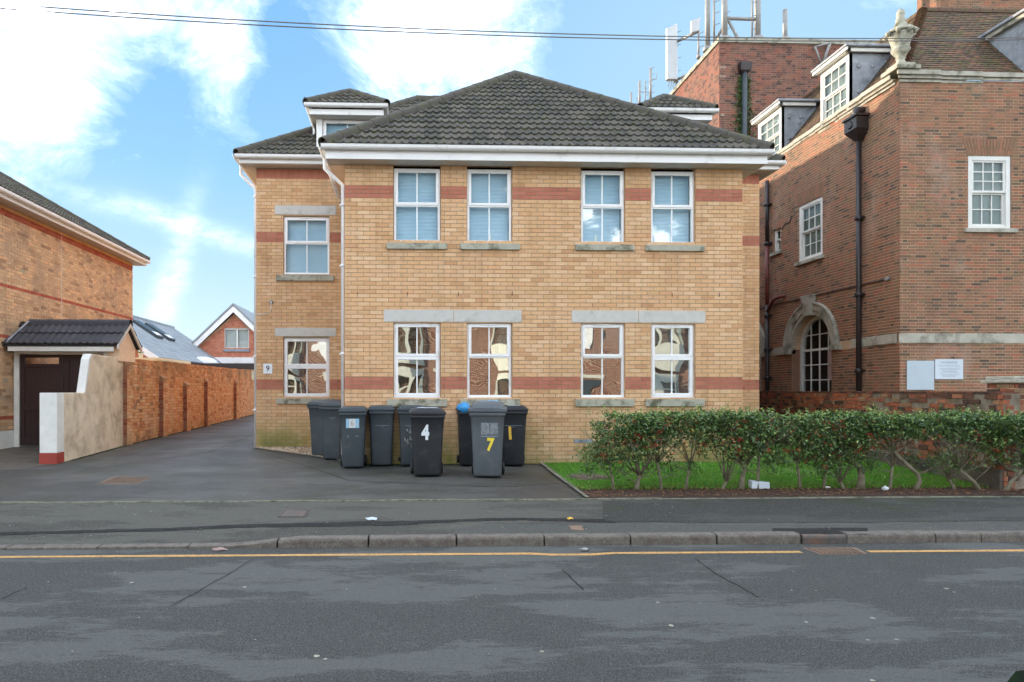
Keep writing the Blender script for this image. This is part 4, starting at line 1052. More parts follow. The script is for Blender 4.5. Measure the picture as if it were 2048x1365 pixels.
# house number
b = MB(); b.box(ux(527, YW), ux(545, YW), YW-.022, YW-.008, zW(748), zW(728)); sgn_ = tag(b.build('number_sign', [M['ywh']]), 'white square house number plate reading 9 on the buff wing wall', 'sign')
def text(s, size, loc, mat, parent, rot=(PI/2, 0, 0), bold=.0, align='CENTER', name='lettering', ext=.0008, sx=1.0):
    cu = bpy.data.curves.new(name, 'FONT'); cu.body = s; cu.size = size; cu.align_x = align; cu.align_y = 'CENTER'; cu.extrude = ext; cu.offset = bold
    cu.materials.append(mat); cu.resolution_u = 4
    o = bpy.data.objects.new(name, cu); C.objects.link(o); o.location = loc; o.rotation_euler = rot; o.scale = (sx, 1, 1)
    bpy.context.view_layer.update()
    me = bpy.data.meshes.new_from_object(o.evaluated_get(bpy.context.evaluated_depsgraph_get()))
    mw = o.matrix_basis.copy(); bpy.data.objects.remove(o)
    me.attributes.new('rnd', 'FLOAT', 'FACE')
    o = bpy.data.objects.new(name, me); C.objects.link(o); o.matrix_basis = mw
    if parent is not None:
        o.parent = parent
    return o
text('9', .17, (ux(536, YW), YW-.024, zW(738)), M['ink'], sgn_, bold=.002)

# unseen rear block added behind the flats to shade the red side wall
b = MB(); b.box(WL+1.2, WR, YB+.02, YB+7, 0, SOW); b.build('shade_block_wall', [M['buff']], house)
b = MB(); xm_ = (WL+1.2+WR)/2; P_ = [(WL+.9, SOW+.15), (WR+.3, SOW+.15), (xm_, wRZ-.1)]; b.prism([(p[0], YB-3.5, p[1]) for p in P_], [(p[0], YB+7.3, p[1]) for p in P_]); b.build('shade_block_roof', [M['tile']], house)
# ------------------------------------------------------------------ wheelie bins
def rrect(wd, dp, z, r=.06, y0=0, n=4):
    pts = []
    for cx_, cy_, a0 in ((wd/2-r, -dp/2+r, -PI/2), (wd/2-r, dp/2-r, 0), (-wd/2+r, dp/2-r, PI/2), (-wd/2+r, -dp/2+r, PI)):
        for k in range(n): 
            a = a0+PI/2*k/(n-1); pts.append((cx_+r*math.cos(a), cy_+r*math.sin(a)+y0, z))
    return pts
def make_bin(label, x, y, rot, wd, dp, ht, mat, lidmat=None, liftl=0.0, style=0):
    t_ = thing('wheelie_bin', label, 'wheelie bin', (x, y, gz(y)), 'wheelie bins standing in front of the flats', local=True)
    t_.rotation_euler = (0, 0, rot)
    t_['group'] = 'wheelie bins standing in front of the flats'; 
    H = ht-.09; b = MB()
    b.loft([rrect(wd*.72, dp*.66, .02, .05, -dp*.03), rrect(wd*.76, dp*.70, .05, .055, -dp*.03), rrect(wd*.80, dp*.74, H*.35, .055, -dp*.02), rrect(wd*.86, dp*.82, H*.72, .05, -dp*.01), rrect(wd*.91, dp*.90, H*.93, .05), rrect(wd*.92, dp*.91, H*.935, .05),
            rrect(wd*.97, dp*.96, H*.945, .04), rrect(wd*.97, dp*.96, H, .04)])
    b.box(-wd*.40, wd*.40, dp*.30, dp*.46, H*.86, H*.90)
    b.build('body', [mat], t_, world=False)
    l = MB()
    def lr(w_, d_, z, tilt, r=.05): return [(p[0], p[1], p[2]+tilt*(p[1]+dp/2)) for p in rrect(w_, d_, z, r)]
    tl = .03+liftl
    if style == 0:
        l.loft([lr(wd, dp, H+.001, tl), lr(wd*1.02, dp*1.02, H+.012, tl), lr(wd*1.02, dp*1.02, H+.035, tl), lr(wd*.93, dp*.92, H+.042, tl), lr(wd*.91, dp*.9, H+.066, tl), lr(wd*.80, dp*.80, H+.072, tl), lr(wd*.76, dp*.74, H+.088, tl)], smooth=False)
    else:
        l.loft([lr(wd*1.02, dp, H+.001, tl), lr(wd*1.05, dp*1.03, H+.012, tl), lr(wd*1.05, dp*1.03, H+.05, tl), lr(wd*.90, dp*.9, H+.058, tl*1.5), lr(wd*.84, dp*.82, H+.115, tl*2), lr(wd*.5, dp*.5, H+.145, tl*2)], smooth=False)
        l.box(-wd*.36, wd*.30, -dp*.485, -dp*.46, H+.058, H+.062)
    lo = l.build('lid', [lidmat or mat], t_, world=False)
    h = MB(); h.tube([(-wd*.36, dp*.5, H*.95), (-wd*.36, dp*.60, H*.97), (wd*.36, dp*.60, H*.97), (wd*.36, dp*.5, H*.95)], .014, 8); h.build('handle', [mat], t_, world=False)
    for s in (-1, 1):
        wb_ = MB(); R = .10; cx_ = s*(wd*.36+.035)
        rg = []
        for xx, rr in ((-.022, R*.85), (-.018, R), (.018, R), (.022, R*.85)): rg.append([(cx_+xx, dp*.34+rr*math.cos(2*PI*k/18), R+rr*math.sin(2*PI*k/18)) for k in range(18)])
        wb_.loft(rg); wo2 = wb_.build('wheel', [M['rubber']], t_, world=False)
        hb = MB(); hb.loft([[(cx_+s*xx, dp*.34+rr*math.cos(2*PI*k/12), R+rr*math.sin(2*PI*k/12)) for k in range(12)] for xx, rr in ((0, .05), (.027, .05))]); hb.build('hub', [M['bin']], wo2, world=False)
    ax = MB(); ax.tube([(-wd*.36-.03, dp*.34, .10), (wd*.36+.03, dp*.34, .10)], .011, 8); ax.build('axle', [M['galv']], t_, world=False)
    return t_, H, lo
def on_front(t_, H, wd, dp, zf, fn):
    pass
def face_y(dp, H, z):
    # front of the tapering body
    pts = [(.05, .70, -.03), (.35*H, .74, -.02), (.72*H, .82, -.01), (.93*H, .90, 0)]
    for (z0, d0, o0), (z1, d1, o1) in zip(pts, pts[1:]):
        if z0 <= z <= z1:
            f = (z-z0)/(z1-z0); return -dp*(d0+(d1-d0)*f)/2+dp*(o0+(o1-o0)*f)
    return -dp*.45
def bin_at(u, v, wd, dp, ht, label, mat, rot=0, **k):
    x, y = ground_pt(u, v)
    return make_bin(label, x, y+dp*.36, rot, wd, dp, ht, mat, **k)
def label_on(t_, H, dp, name, x0, x1, z0, z1, mat):
    y0, y1 = face_y(dp, H, z0)-.003, face_y(dp, H, z1)-.003
    b = MB(); b.prism([(x0, y0, z0), (x1, y0, z0), (x1, y1, z1), (x0, y1, z1)], [(x0, y0+.006, z0), (x1, y0+.006, z0), (x1, y1+.006, z1), (x0, y1+.006, z1)]); return b.build(name, [mat], t_, world=False)
def digits(t_, H, dp, s, size, x, z, mat, rz=0, bold=.012, sx=.8):
    y = min(face_y(dp, H, z-size*.25), face_y(dp, H, z+size*.25))-.006; sl_ = math.atan2(face_y(dp, H, z-.1)-face_y(dp, H, z+.1), .2)
    o = text(s, size, (x, y, z), mat, t_, rot=(PI/2+sl_, rz, 0), bold=bold, name='number', sx=sx); return o
def fine_print(t_, H, dp, x, z, w_):
    b = MB(); xx = x-w_/2
    y = face_y(dp, H, z)-.003
    while xx < x+w_/2: l_ = random.uniform(.006, .016); b.box(xx, xx+l_, y, y+.004, z, z+.006); xx += l_+.005
    b.box(x-.02, x+.02, y+.002, y+.006, z-.022, z-.018)
    b.build('moulded_print', [M['greyink']], t_, world=False)
random.seed(11)
B = {}
# two bins standing askew in the corner by the wing
t_, H, lo = bin_at(645, 917, .50, .56, 1.10, 'dark grey bin in the corner, half hidden behind its neighbour on the gravel edge', M['bin'], rot=-.55, liftl=.03); t_.location.y += .3; t_.location.x -= .02
t_, H, lo = bin_at(671, 921, .50, .56, 1.10, 'dark grey bin turned sideways in the corner below the wing window with its lid tilted', M['bin'], rot=-.35, liftl=.06); fine_print(t_, H, .56, .03, .80, .12)
t_, H, lo = bin_at(705, 938, .49, .55, 1.06, 'slate grey bin with a blue and white sticker reading 6 on its front', M['bin'], rot=.03)
label_on(t_, H, .55, 'sticker', -.115, .11, .70, .86, M['sticker']); label_on(t_, H, .55, 'sticker_paper', -.06, .045, .705, .855, M['paper']).location.y = -.002
digits(t_, H, .55, '6', .15, -.01, .78, M['greyink'], bold=0)
o_ = digits(t_, H, .55, 'A', .06, .075, .755, M['paper'], bold=0)
for (xx, zz) in ((-.1, .56), (-.08, .56), (.05, .56), (.07, .56), (.09, .555), (-.09, .535)): label_on(t_, H, .55, 'paint_fleck', xx, xx+.012, zz, zz+.005, M['paper'])
t_, H, lo = bin_at(763, 934, .48, .54, 1.07, 'plain dark grey bin without a number, third of the row against the wall', M['bin'], rot=-.02); fine_print(t_, H, .54, .02, .72, .24)
t_, H, lo = bin_at(822, 934, .48, .54, 1.07, 'dark grey bin with pale scrawled graffiti, mostly hidden by the number 4 bin', M['bin']); fine_print(t_, H, .54, -.02, .72, .18)
rn = random.Random(9); gm = MB()
for (gx, gz0) in ((-.06, .64), (-.01, .62), (.05, .63), (-.10, .48), (-.06, .46), (-.01, .5), (.03, .47), (-.05, .40), (.0, .38)):
    p = [(gx+rn.uniform(-.02, .02), face_y(.54, H, gz0)-.008, gz0+rn.uniform(-.05, .05)) for _ in range(5)]; gm.tube(p, .0035, 4)
gm.build('graffiti', [M['graf']], t_, world=False)
t_, H, lo = bin_at(855, 955, .575, .60, 1.08, 'black bin with a big white 4 on its front, standing forward of the row', M['bin_black'], rot=.02, liftl=.02); digits(t_, H, .60, '4', .31, -.04, .70, M['ywh'], bold=.016, sx=.72)
b = MB(); b.box(-.16, .17, -.2, .12, H+.105, H+.112); b.build('lid_label', [M['notice2']], t_, world=False)
t_, H, lo = bin_at(942, 934, .49, .55, 1.06, 'black bin with a blue bag under its lid, behind the number 7 bin', M['bin_black'], liftl=.02)
BX = t_.location.copy()
b = MB(); rg = []; rn = random.Random(4)
cx_, cy_, cz_ = BX.x-.13, BX.y-.22, BX.z+1.03
for i in range(7):
    ph = PI*i/6; rg.append([(cx_+(.12*math.sin(ph)+.004)*math.cos(2*PI*k/12)*rn.uniform(.82, 1.1), cy_+(.10*math.sin(ph)+.004)*math.sin(2*PI*k/12)*rn.uniform(.82, 1.1), cz_-.10*math.cos(ph)*rn.uniform(.9, 1.1)) for k in range(12)])
b.loft(rg); tag(b.build('plastic_bag', [M['blue']]), 'crumpled bright blue plastic bag poking out of a black bin', 'bag')
t_, H, lo = bin_at(1028, 934, .50, .55, 1.07, 'black bin with an amber 1 on its front, right end of the row', M['bin_black'], rot=-.02); digits(t_, H, .55, '1', .30, -.07, .58, M['yyel2'], rz=-.06, bold=.014, sx=.8); fine_print(t_, H, .55, -.01, .72, .3)
b = MB(); b.box(-.09, .13, -.1, .1, H+.093, H+.098); b.build('lid_label', [M['notice2']], t_, world=False)
t_, H, lo = bin_at(979, 957, .585, .66, 1.13, 'pale grey bin with a yellow 7 and scuffed white print, forward at the right', M['bin_grey'], rot=-.14, style=1)
digits(t_, H, .66, '7', .27, .045, .52, M['yyel'], rz=.05, bold=.012, sx=.8); label_on(t_, H, .66, 'scuffed_print', -.10, .03, .69, .87, M['scuff']); label_on(t_, H, .66, 'scuffed_print', .04, .17, .69, .87, M['scuff']); label_on(t_, H, .66, 'print_rule', -.10, .16, .655, .665, M['greyink'])
b = MB(); rn = random.Random(2)
for _ in range(16): xx = rn.uniform(-.12, .14); yy = rn.uniform(-.14, .16); b.box(xx, xx+rn.uniform(.02, .06), yy, yy+rn.uniform(.01, .04), H+.150+.06*(yy+.33), H+.156+.06*(yy+.33))
b.build('lid_label', [M['sticker']], t_, world=False)

# ------------------------------------------------------------------ old red brick building on the right
RX, RY = 10.52, 14.30; RT = vz(160, RX, RY); RYB = 22.2
redb = thing('red_brick_building', 'old red brick building with stone string course, arched windows, lead dormers and mossy clay roof', 'building', (RX, RY, .3))
zr = lambda v, X, Y: vz(v, X, Y)
fw = (ux(1936, RY)-RX, ux(2022, RY)-RX, zr(458, 12.5, RY), zr(312, 12.5, RY))
side_o = RYB
sa = lambda Y: RYB-Y     # side wall coordinate (runs towards the camera)
sw1 = (sa(uy(1597, RX)), sa(uy(1645, RX)), 5.10, 6.62)
sw2 = (sa(uy(1546, RX)), sa(uy(1561, RX)), 5.62, 6.30)
AC1, AC2, AR, ARO, SPR = sa(17.55), sa(20.95), .87, 1.20, 2.76
K1, K2 = 2.655, 2.865
rb = [M['red']]
wall_f = wall(redb, 'front_wall', (RX, RY), (1, 0), (0, -1), 6.5, .1, RT, rb, M['red_mortar'], lambda r, z: None if K1 < z < K2 or (z > 6.9 and False) else 0, 0, pitch=.066, bl=.223, bh=.053, bond='flemish', opens=[fw], nind=300, reveal=.12, jit=.002, proud=.005, wob=.0015)
wall_s = wall(redb, 'side_wall', (RX, RYB), (0, -1), (-1, 0), RYB-RY, .1, RT, rb, M['red_mortar'], lambda r, z: None if K1 < z < K2 else 0, 0, pitch=.066, bl=.223, bh=.053, bond='flemish', opens=[sw1, sw2], arches=[(AC1, AR, SPR, .1), (AC2, AR, SPR, .1)], nind=60, reveal=.38, jit=.002, proud=.005, wob=.0015)
b = MB(); b.box(RX+.3, RX+6.5, RYB, RYB+.1, .1, RT); b.box(RX+6.4, RX+6.5, RY, RYB, .1, RT); b.build('back_wall', [M['red']], redb)
# string course
def stone_run(x0, x1, y0, y1, z0, z1, n, name='string_stone', mat='oldstone'):
    for k in range(n):
        t0, t1 = k/n, (k+1)/n; b = MB(); b.box(x0+(x1-x0)*t0+(.002 if x1-x0 > .5 else 0), x0+(x1-x0)*t1, y0+(y1-y0)*t0+(.002 if y1-y0 > .5 else 0), y0+(y1-y0)*t1, z0, z1); b.build(name, [M[mat]], redb, bevel=.006)
stone_run(RX-.05, RX+6.4, RY-.05, RY+.05, K1, K2, 7)
stone_run(RX-.052, RX+.05, RY+.051, 17.55-AR, K1, K2-.001, 3)
stone_run(RX-.052, RX+.05, 17.55+AR, 20.95-AR, K1, K2-.001, 2)
# drip moulding over the string
for z, pr in ((8.18, .02),):
    pass
# cornice: three stepped mouldings
CT = vz(148, RX, RY)
for (z0, z1, p_) in ((RT-.06, RT, .04), (RT, RT+.06, .09), (RT+.06, CT+.03, .15)):
    stone_run(RX-p_, RX+6.5, RY-p_, RY+.1, z0, z1, 7, 'cornice_stone'); stone_run(RX-p_-.001, RX+.1, RY+.101, RYB, z0, z1, 8, 'cornice_stone')
# arches on the side wall
def arch(Yc, full=True):
    N = 9
    for k in range(N):
        if k == N//2: continue
        a0 = PI*k/N+.006; a1 = PI*(k+1)/N-.006; b = MB(); rg = []
        for q in range(5):
            a = a0+(a1-a0)*q/4; c_, s_ = math.cos(a), math.sin(a)
            f = lambda r, x: (x, Yc-r*c_, SPR+r*s_)
            rg.append([f(AR-.001, RX+.1), f(AR-.001, RX-.03), f(AR+.10, RX-.03), f(AR+.11, RX-.06), f(ARO-.06, RX-.06), f(ARO-.04, RX-.10), f(ARO, RX-.10), f(ARO, RX+.02)])
        b.loft(rg, 0, .5, False); b.build('arch_stone', [M['oldstone']], redb)
    b = MB(); w0, w1 = .13, .24; z0, z1 = SPR+AR-.03, SPR+ARO+.18
    b.prism([(RX-.13, Yc-w0, z0), (RX-.16, Yc-w1, z1), (RX-.16, Yc+w1, z1), (RX-.13, Yc+w0, z0)][::-1], [(RX+.05, Yc-w0, z0), (RX+.05, Yc-w1, z1), (RX+.05, Yc+w1, z1), (RX+.05, Yc+w0, z0)][::-1]); b.build('keystone', [M['oldstone']], redb, bevel=.008)
    for s in (-1, 1):
        y0, y1 = sorted((Yc+s*AR, Yc+s*(ARO+.08))); b = MB(); b.box(RX-.075, RX+.1, y0, y1, K1-.02, SPR-.003); b.build('impost', [M['oldstone']], redb, bevel=.01)
    # window in the reveal
    X = RX+.20; r = AR-.01; b = MB(); n = 24
    ou = [(r*math.cos(PI*k/n), SPR+r*math.sin(PI*k/n)) for k in range(n+1)]; inn = [((r-.10)*math.cos(PI*k/n), SPR+(r-.10)*math.sin(PI*k/n)) for k in range(n+1)]
    ou = [(r, .3)]+ou+[(-r, .3)]; inn = [(r-.1, .3)]+inn+[(-r+.1, .3)]
    for i in range(len(ou)-1):
        p = [ou[i], ou[i+1], inn[i+1], inn[i]]
        b.prism([(X, Yc+q[0], q[1]) for q in p], [(X+.09, Yc+q[0], q[1]) for q in p])
    wv = b.build('arched_window', [M['white_paint']], redb)
    ri = r-.1
    g = MB()
    pts = [(ri, .3)]+[(ri*math.cos(PI*k/n), SPR+ri*math.sin(PI*k/n)) for k in range(n+1)]+[(-ri, .3)]
    g.add([(X+.05, Yc+p[0], p[1]) for p in pts], [tuple(range(len(pts)))]); g.build('pane', [M['glass_old']], wv)
    cols = [-ri+2*ri*k/4 for k in range(1, 4)]
    for c in cols:
        b = MB(); b.box(X+.02, X+.045, Yc+c-.014, Yc+c+.014, .3, SPR+math.sqrt(ri*ri-c*c)); b.build('glazing_bar', [M['white_paint']], wv)
    z = .72; k = 0
    while z < SPR+ri-.1:
        h = ri if z < SPR else math.sqrt(max(0, ri*ri-(z-SPR)**2)); t_ = .014 if abs(z-2.70) > .2 else .03
        b = MB(); b.box(X+.018, X+.042, Yc-h, Yc+h, z-t_, z+t_); b.build('glazing_bar', [M['white_paint']], wv); z += .40
    if full:
        near = Yc-ri
        for (z0, z1, mt) in ((1.94, 2.28, 'pinkboard'), (2.34, 2.66, 'pinkboard'), (1.14, 1.50, 'pinkboard'), (.74, 1.1, 'notice2')):
            b = MB(); b.box(X+.005, X+.016, near, near+2*ri/4-.014, z0-.2 if mt == 'x' else z0, z1); b.build('boarded_pane', [M[mt]], wv)
    b = MB(); b.box(X+.6, X+.62, Yc-1, Yc+1, .2, SPR+1); b.box(X+.1, X+.6, Yc-1, Yc-.98, .2, SPR+1); b.box(X+.1, X+.6, Yc+.98, Yc+1, .2, SPR+1); b.box(X+.1, X+.6, Yc-1, Yc+1, SPR+1, SPR+1.02); b.build('room_recess', [M['dark']], wv)
arch(17.55); arch(20.95, False)
def sash(parent, O, U, N, a0, a1, b0, b1, cols=3, rows=(3, 3), set_=.03, sill=True, fr=.085, mat='white_paint', meet=None, hang=None, room=True):
    O3 = (O[0], O[1], 0); U3 = (U[0], U[1], 0); Z3 = (0, 0, 1); N3 = (N[0], N[1], 0)
    fb = lambda b, *a: b.fbox(O3, U3, Z3, N3, *a)
    s = -set_; b = MB(); m_ = M[mat]
    fb(b, a0, a0+fr, b0, b1, s-.1, s); fb(b, a1-fr, a1, b0, b1, s-.1, s); fb(b, a0+fr, a1-fr, b1-fr, b1, s-.1, s); fb(b, a0+fr, a1-fr, b0, b0+fr*.7, s-.1, s)
    w_ = b.build('sash_window', [m_], parent, bevel=.004)
    zm = meet if meet is not None else (b0+b1)/2
    for i, (z0, z1, dn, nr) in enumerate(((zm, b1-fr, -.02, rows[0]), (b0+fr*.7, zm, -.055, rows[1]))):
        A0, A1 = a0+fr, a1-fr; q = MB(); f = .045
        fb(q, A0, A0+f, z0, z1, s+dn-.035, s+dn); fb(q, A1-f, A1, z0, z1, s+dn-.035, s+dn); fb(q, A0+f, A1-f, z0, z0+f, s+dn-.035, s+dn); fb(q, A0+f, A1-f, z1-f*.8, z1, s+dn-.035, s+dn)
        q.build('sash', [m_], w_)
        A0 += f; A1 -= f; Z0 = z0+f; Z1 = z1-f*.8
        for k in range(1, cols): q = MB(); c = A0+(A1-A0)*k/cols; fb(q, c-.011, c+.011, Z0, Z1, s+dn-.03, s+dn-.006); q.build('glazing_bar', [m_], w_)
        for k in range(1, nr): q = MB(); c = Z0+(Z1-Z0)*k/nr; fb(q, A0, A1, c-.011, c+.011, s+dn-.029, s+dn-.005); q.build('glazing_bar', [m_], w_)
        for k in range(cols):
            for r_ in range(nr):
                q = MB(); fb(q, A0+(A1-A0)*k/cols+.008, A0+(A1-A0)*(k+1)/cols-.008, Z0+(Z1-Z0)*r_/nr+.008, Z0+(Z1-Z0)*(r_+1)/nr-.008, s+dn-.024, s+dn-.018); q.build('pane', [M['glass_old']], w_)
    if sill: q = MB(); fb(q, a0-.1, a1+.1, b0-.09, b0-.002, s-.08, .07); q.build('window_sill', [M['oldstone']], w_, bevel=.006)
    if room:
        q = MB(); fb(q, a0+.03, a1-.03, b0, b1, s-.8, s-.78); fb(q, a0+.035, a0+.045, b0, b1, s-.78, s-.1); fb(q, a1-.045, a1-.035, b0, b1, s-.78, s-.1); fb(q, a0, a1, b1+.01, b1+.02, s-.78, s-.1); fb(q, a0, a1, b0-.02, b0-.01, s-.78, s-.1); q.build('room_recess', [M['dark']], w_)
        q = MB(); fb(q, a0+fr+.01, a1-fr-.01, b0+.08, b1-.08, s-.112, s-.104); q.build('blind', [M['curtain']], w_)
    return w_
sash(redb, (RX, RY), (1, 0), (0, -1), fw[0]+.004, fw[1]-.004, fw[2], fw[3], 3, (3, 2), set_=.015, fr=.10)
sash(redb, (RX, RYB), (0, -1), (-1, 0), sw1[0]+.004, sw1[1]-.004, sw1[2], sw1[3], 3, (2, 2), set_=.015, fr=.10)
sash(redb, (RX, RYB), (0, -1), (-1, 0), sw2[0]+.004, sw2[1]-.004, sw2[2], sw2[3], 1, (1, 1), set_=.05, fr=.05)
# flat gauged arches of upright bricks
def flat_arch(O, U, N, a0, a1, z0, z1, n, wobj, spread=.12):
    for k in range(n):
        t0, t1 = k/n, (k+1)/n; P = lambda a, z, q: (O[0]+U[0]*a+N[0]*q, O[1]+U[1]*a+N[1]*q, z)
        w_ = a1-a0; c0, c1 = a0+w_*t0+.005, a0+w_*t1-.005; e0, e1 = a0-spread+(w_+2*spread)*t0+.005, a0-spread+(w_+2*spread)*t1-.005
        zs_ = [z0, (z0+z1)/2-.004] if k % 2 else [z0, z0+(z1-z0)*.33-.004]
        cuts = [z0, z0+(z1-z0)*(.5 if k % 2 else .33), z1]
        for zc0, zc1 in zip(cuts, cuts[1:]):
            f0 = (zc0-z0)/(z1-z0); f1 = (zc1-.008-z0)/(z1-z0) if zc1 < z1 else 1
            zz1 = z0+(z1-z0)*f1; L_ = lambda A, B_, f: A+(B_-A)*f
            b = MB(); b.prism([P(L_(c0, e0, f0), zc0, -.02), P(L_(c1, e1, f0), zc0, -.02), P(L_(c1, e1, f1), zz1, -.02), P(L_(c0, e0, f1), zz1, -.02)],
                              [P(L_(c0, e0, f0), zc0, .009), P(L_(c1, e1, f0), zc0, .009), P(L_(c1, e1, f1), zz1, .009), P(L_(c0, e0, f1), zz1, .009)], 0, random.uniform(.55, .8))
            b.build('brick', [M['red']], wobj)
flat_arch((RX, RY), (1, 0), (0, -1), fw[0]-.02, fw[1]+.02, fw[3]+.01, fw[3]+.36, 16, wall_f)
flat_arch((RX, RYB), (0, -1), (-1, 0), sw1[0]-.02, sw1[1]+.02, sw1[3]+.01, sw1[3]+.36, 16, wall_s)
# iron rainwater pipes and hopper
def iron_pipe(Y, ztop, zbot, mats, collars, hop=None):
    x = RX-.10; b = MB(); b.tube([(x, Y, ztop), (x, Y, zbot)], .055, 12); p_ = b.build('rainwater_pipe', [mats], redb)
    for z in collars: c = MB(); c.lathe(x, Y, [(.075, z-.05), (.085, z-.04), (.085, z+.03), (.07, z+.05)], 14); c.box(x+.02, x+.11, Y-.11, Y+.11, z-.02, z+.02); c.build('pipe_collar', [mats], p_)
YP = uy(1717, RX-.1); dP = dep(RX, YP)
iron_pipe(YP, vz(275, RX, YP), .2, M['black'], [vz(v, RX, YP) for v in (437, 590, 742)])
b = MB(); z1 = vz(235, RX, YP); z0 = vz(282, RX, YP); zm_ = z0+(z1-z0)*.35
b.loft([[(RX-.10-.06, YP-.06, z0), (RX-.04, YP-.06, z0), (RX-.04, YP+.06, z0), (RX-.16, YP+.06, z0)], [(RX-.28, YP-.20, zm_), (RX-.012, YP-.20, zm_), (RX-.012, YP+.20, zm_), (RX-.28, YP+.20, zm_)],
        [(RX-.30, YP-.22, zm_+.03), (RX-.012, YP-.22, zm_+.03), (RX-.012, YP+.22, zm_+.03), (RX-.30, YP+.22, zm_+.03)], [(RX-.30, YP-.22, z1-.06), (RX-.012, YP-.22, z1-.06), (RX-.012, YP+.22, z1-.06), (RX-.30, YP+.22, z1-.06)],
        [(RX-.34, YP-.26, z1-.05), (RX-.012, YP-.26, z1-.05), (RX-.012, YP+.26, z1-.05), (RX-.34, YP+.26, z1-.05)], [(RX-.34, YP-.26, z1), (RX-.012, YP-.26, z1), (RX-.012, YP+.26, z1), (RX-.34, YP+.26, z1)]], smooth=False)
hp = b.build('rainwater_hopper', [M['black']], redb)
b = MB(); b.loft([[(RX-.302, YP+.09*math.cos(2*PI*k/14), (zm_+z1)/2-.02+.09*math.sin(2*PI*k/14)) for k in range(14)], [(RX-.32, YP+.06*math.cos(2*PI*k/14), (zm_+z1)/2-.02+.06*math.sin(2*PI*k/14)) for k in range(14)]]); b.build('roundel', [M['black']], hp)
b = MB(); b.tube([(RX+.2, YP, z1+.14), (RX-.16, YP, z1+.14), (RX-.18, YP, z1+.0)], .10, 12); b.build('outlet', [M['black']], hp)
YQ = uy(1534, RX-.1)
iron_pipe(YQ, vz(362, RX, YQ), vz(490, RX, YQ), M['black'], [vz(v, RX, YQ) for v in (410, 488)])
iron_pipe(YQ, vz(492, RX, YQ), vz(610, RX, YQ), M['redpipe'], [])
iron_pipe(YQ, vz(612, RX, YQ), .3, M['black'], [vz(v, RX, YQ) for v in (632, 700, 756)])
b = MB(); b.tube([(RX-.10, YQ, vz(625, RX, YQ)), (RX-.10, YQ-.35, vz(603, RX, YQ)), (RX-.10, YQ-.75, vz(600, RX, YQ)), (RX+.05, YQ-.8, vz(600, RX, YQ))], .05, 10); b.build('branch_pipe', [M['redpipe']], redb)
# ledge cable with small end cap
b = MB(); b.tube([(RX-.02, RY+.35, 4.09), (RX-.02, 18, 4.11), (RX-.02, 21.5, 4.12)], .014, 6); b.build('cable', [M['black']], redb)
b = MB(); b.tube([(RX-.0, RY+.32, 4.09), (RX-.09, RY+.32, 4.09)], .045, 10); b.build('lamp', [M['galv']], redb)
b = MB(); b.tube([(RX-.01, 18.45, 6.45), (RX-.03, 18.5, 6.3), (RX-.03, 18.75, 6.32), (RX-.02, 18.9, 6.2)], .012, 6); b.build('cable', [M['black']], redb)
# boards
for (u0, u1, v0, v1, mt, nm, lb) in ((1812, 1866, 722, 780, 'notice2', 'blank_board', 'blank pale grey board fixed low on the red brick front, left of the notice'), (1868, 1924, 719, 759, 'notice', 'notice_board', 'white printed notice headed WARNING on the red brick front beside the blank board')):
    x0, x1 = ux(u0, RY), ux(u1, RY); b = MB(); b.box(x0, x1, RY-.03, RY-.008, vz(v1, 11, RY), vz(v0, 11, RY)); o = tag(b.build(nm, [M[mt]], bevel=.003), lb, 'sign')
    if nm == 'notice_board':
        xc = (x0+x1)/2; d11 = lambda v: vz(v, 11.3, RY)
        text('WARNING', .075, (xc, RY-.0315, d11(725.5)), M['greyink'], o, bold=.001); text('This is Private Property', .048, (xc, RY-.0315, d11(731.8)), M['greyink'], o)
        for v, hw in ((737, .21), (739, .2), (742, .16), (744, .15), (746, .2), (749.5, .2), (752, .15), (754, .14)):
            b = MB(); xx = xc-hw
            while xx < xc+hw: l_ = random.uniform(.01, .035); b.box(xx, xx+l_, RY-.0316, RY-.029, d11(v)-.006, d11(v)+.004); xx += l_+.01
            b.build('small_print', [M['greyink']], o)
# mansard roof in plain tiles, bonnet hips
RM = 2.28; z0 = CT+.02; zt_ = vz(22, RX+RM, RY+RM); ang = math.atan2(zt_-z0, RM-.15); ca, sa_ = math.cos(ang), math.sin(ang); SL2 = (RM-.15)/ca; ex, ey = RX+.15, RY+.15; LX, LY = 6.3, 7.7
roof_slope(redb, (ex, ey, z0), (1, 0, 0), (0, ca, sa_), [(0, 0), (LX, 0), (LX, SL2), (RM-.15, SL2)], M['plain'], tw=.168, g=.098, style='plain', individual=True, limit=200)
roof_slope(redb, (ex, ey+LY, z0), (0, -1, 0), (ca, 0, sa_), [(0, 0), (LY, 0), (LY-RM+.15, SL2), (0, SL2)], M['plain'], tw=.168, g=.098, style='plain')
b = MB(); b.add([(RX+RM, RY+RM, zt_), (RX+6.45, RY+RM, zt_), (RX+6.45, RYB, zt_), (RX+RM, RYB, zt_)], [(0, 1, 2, 3)]); b.build('flat_roof', [M['lead']], redb)
p0 = Vector((ex, ey, z0)); p1 = Vector((RX+RM, RY+RM, zt_)); d = p1-p0; n = 26; dn = d.normalized(); sidev = Vector((1, -1, 0)).normalized(); upv = sidev.cross(dn).normalized()
if upv.z < 0: upv = -upv
b = MB(); bm_mesh = None
rg0 = [(.115*math.cos(PI*k/8), 0, .11*math.sin(PI*k/8)+.035) for k in range(9)]; rg1 = [(.07*math.cos(PI*k/8), .17, .055*math.sin(PI*k/8)) for k in range(9)]
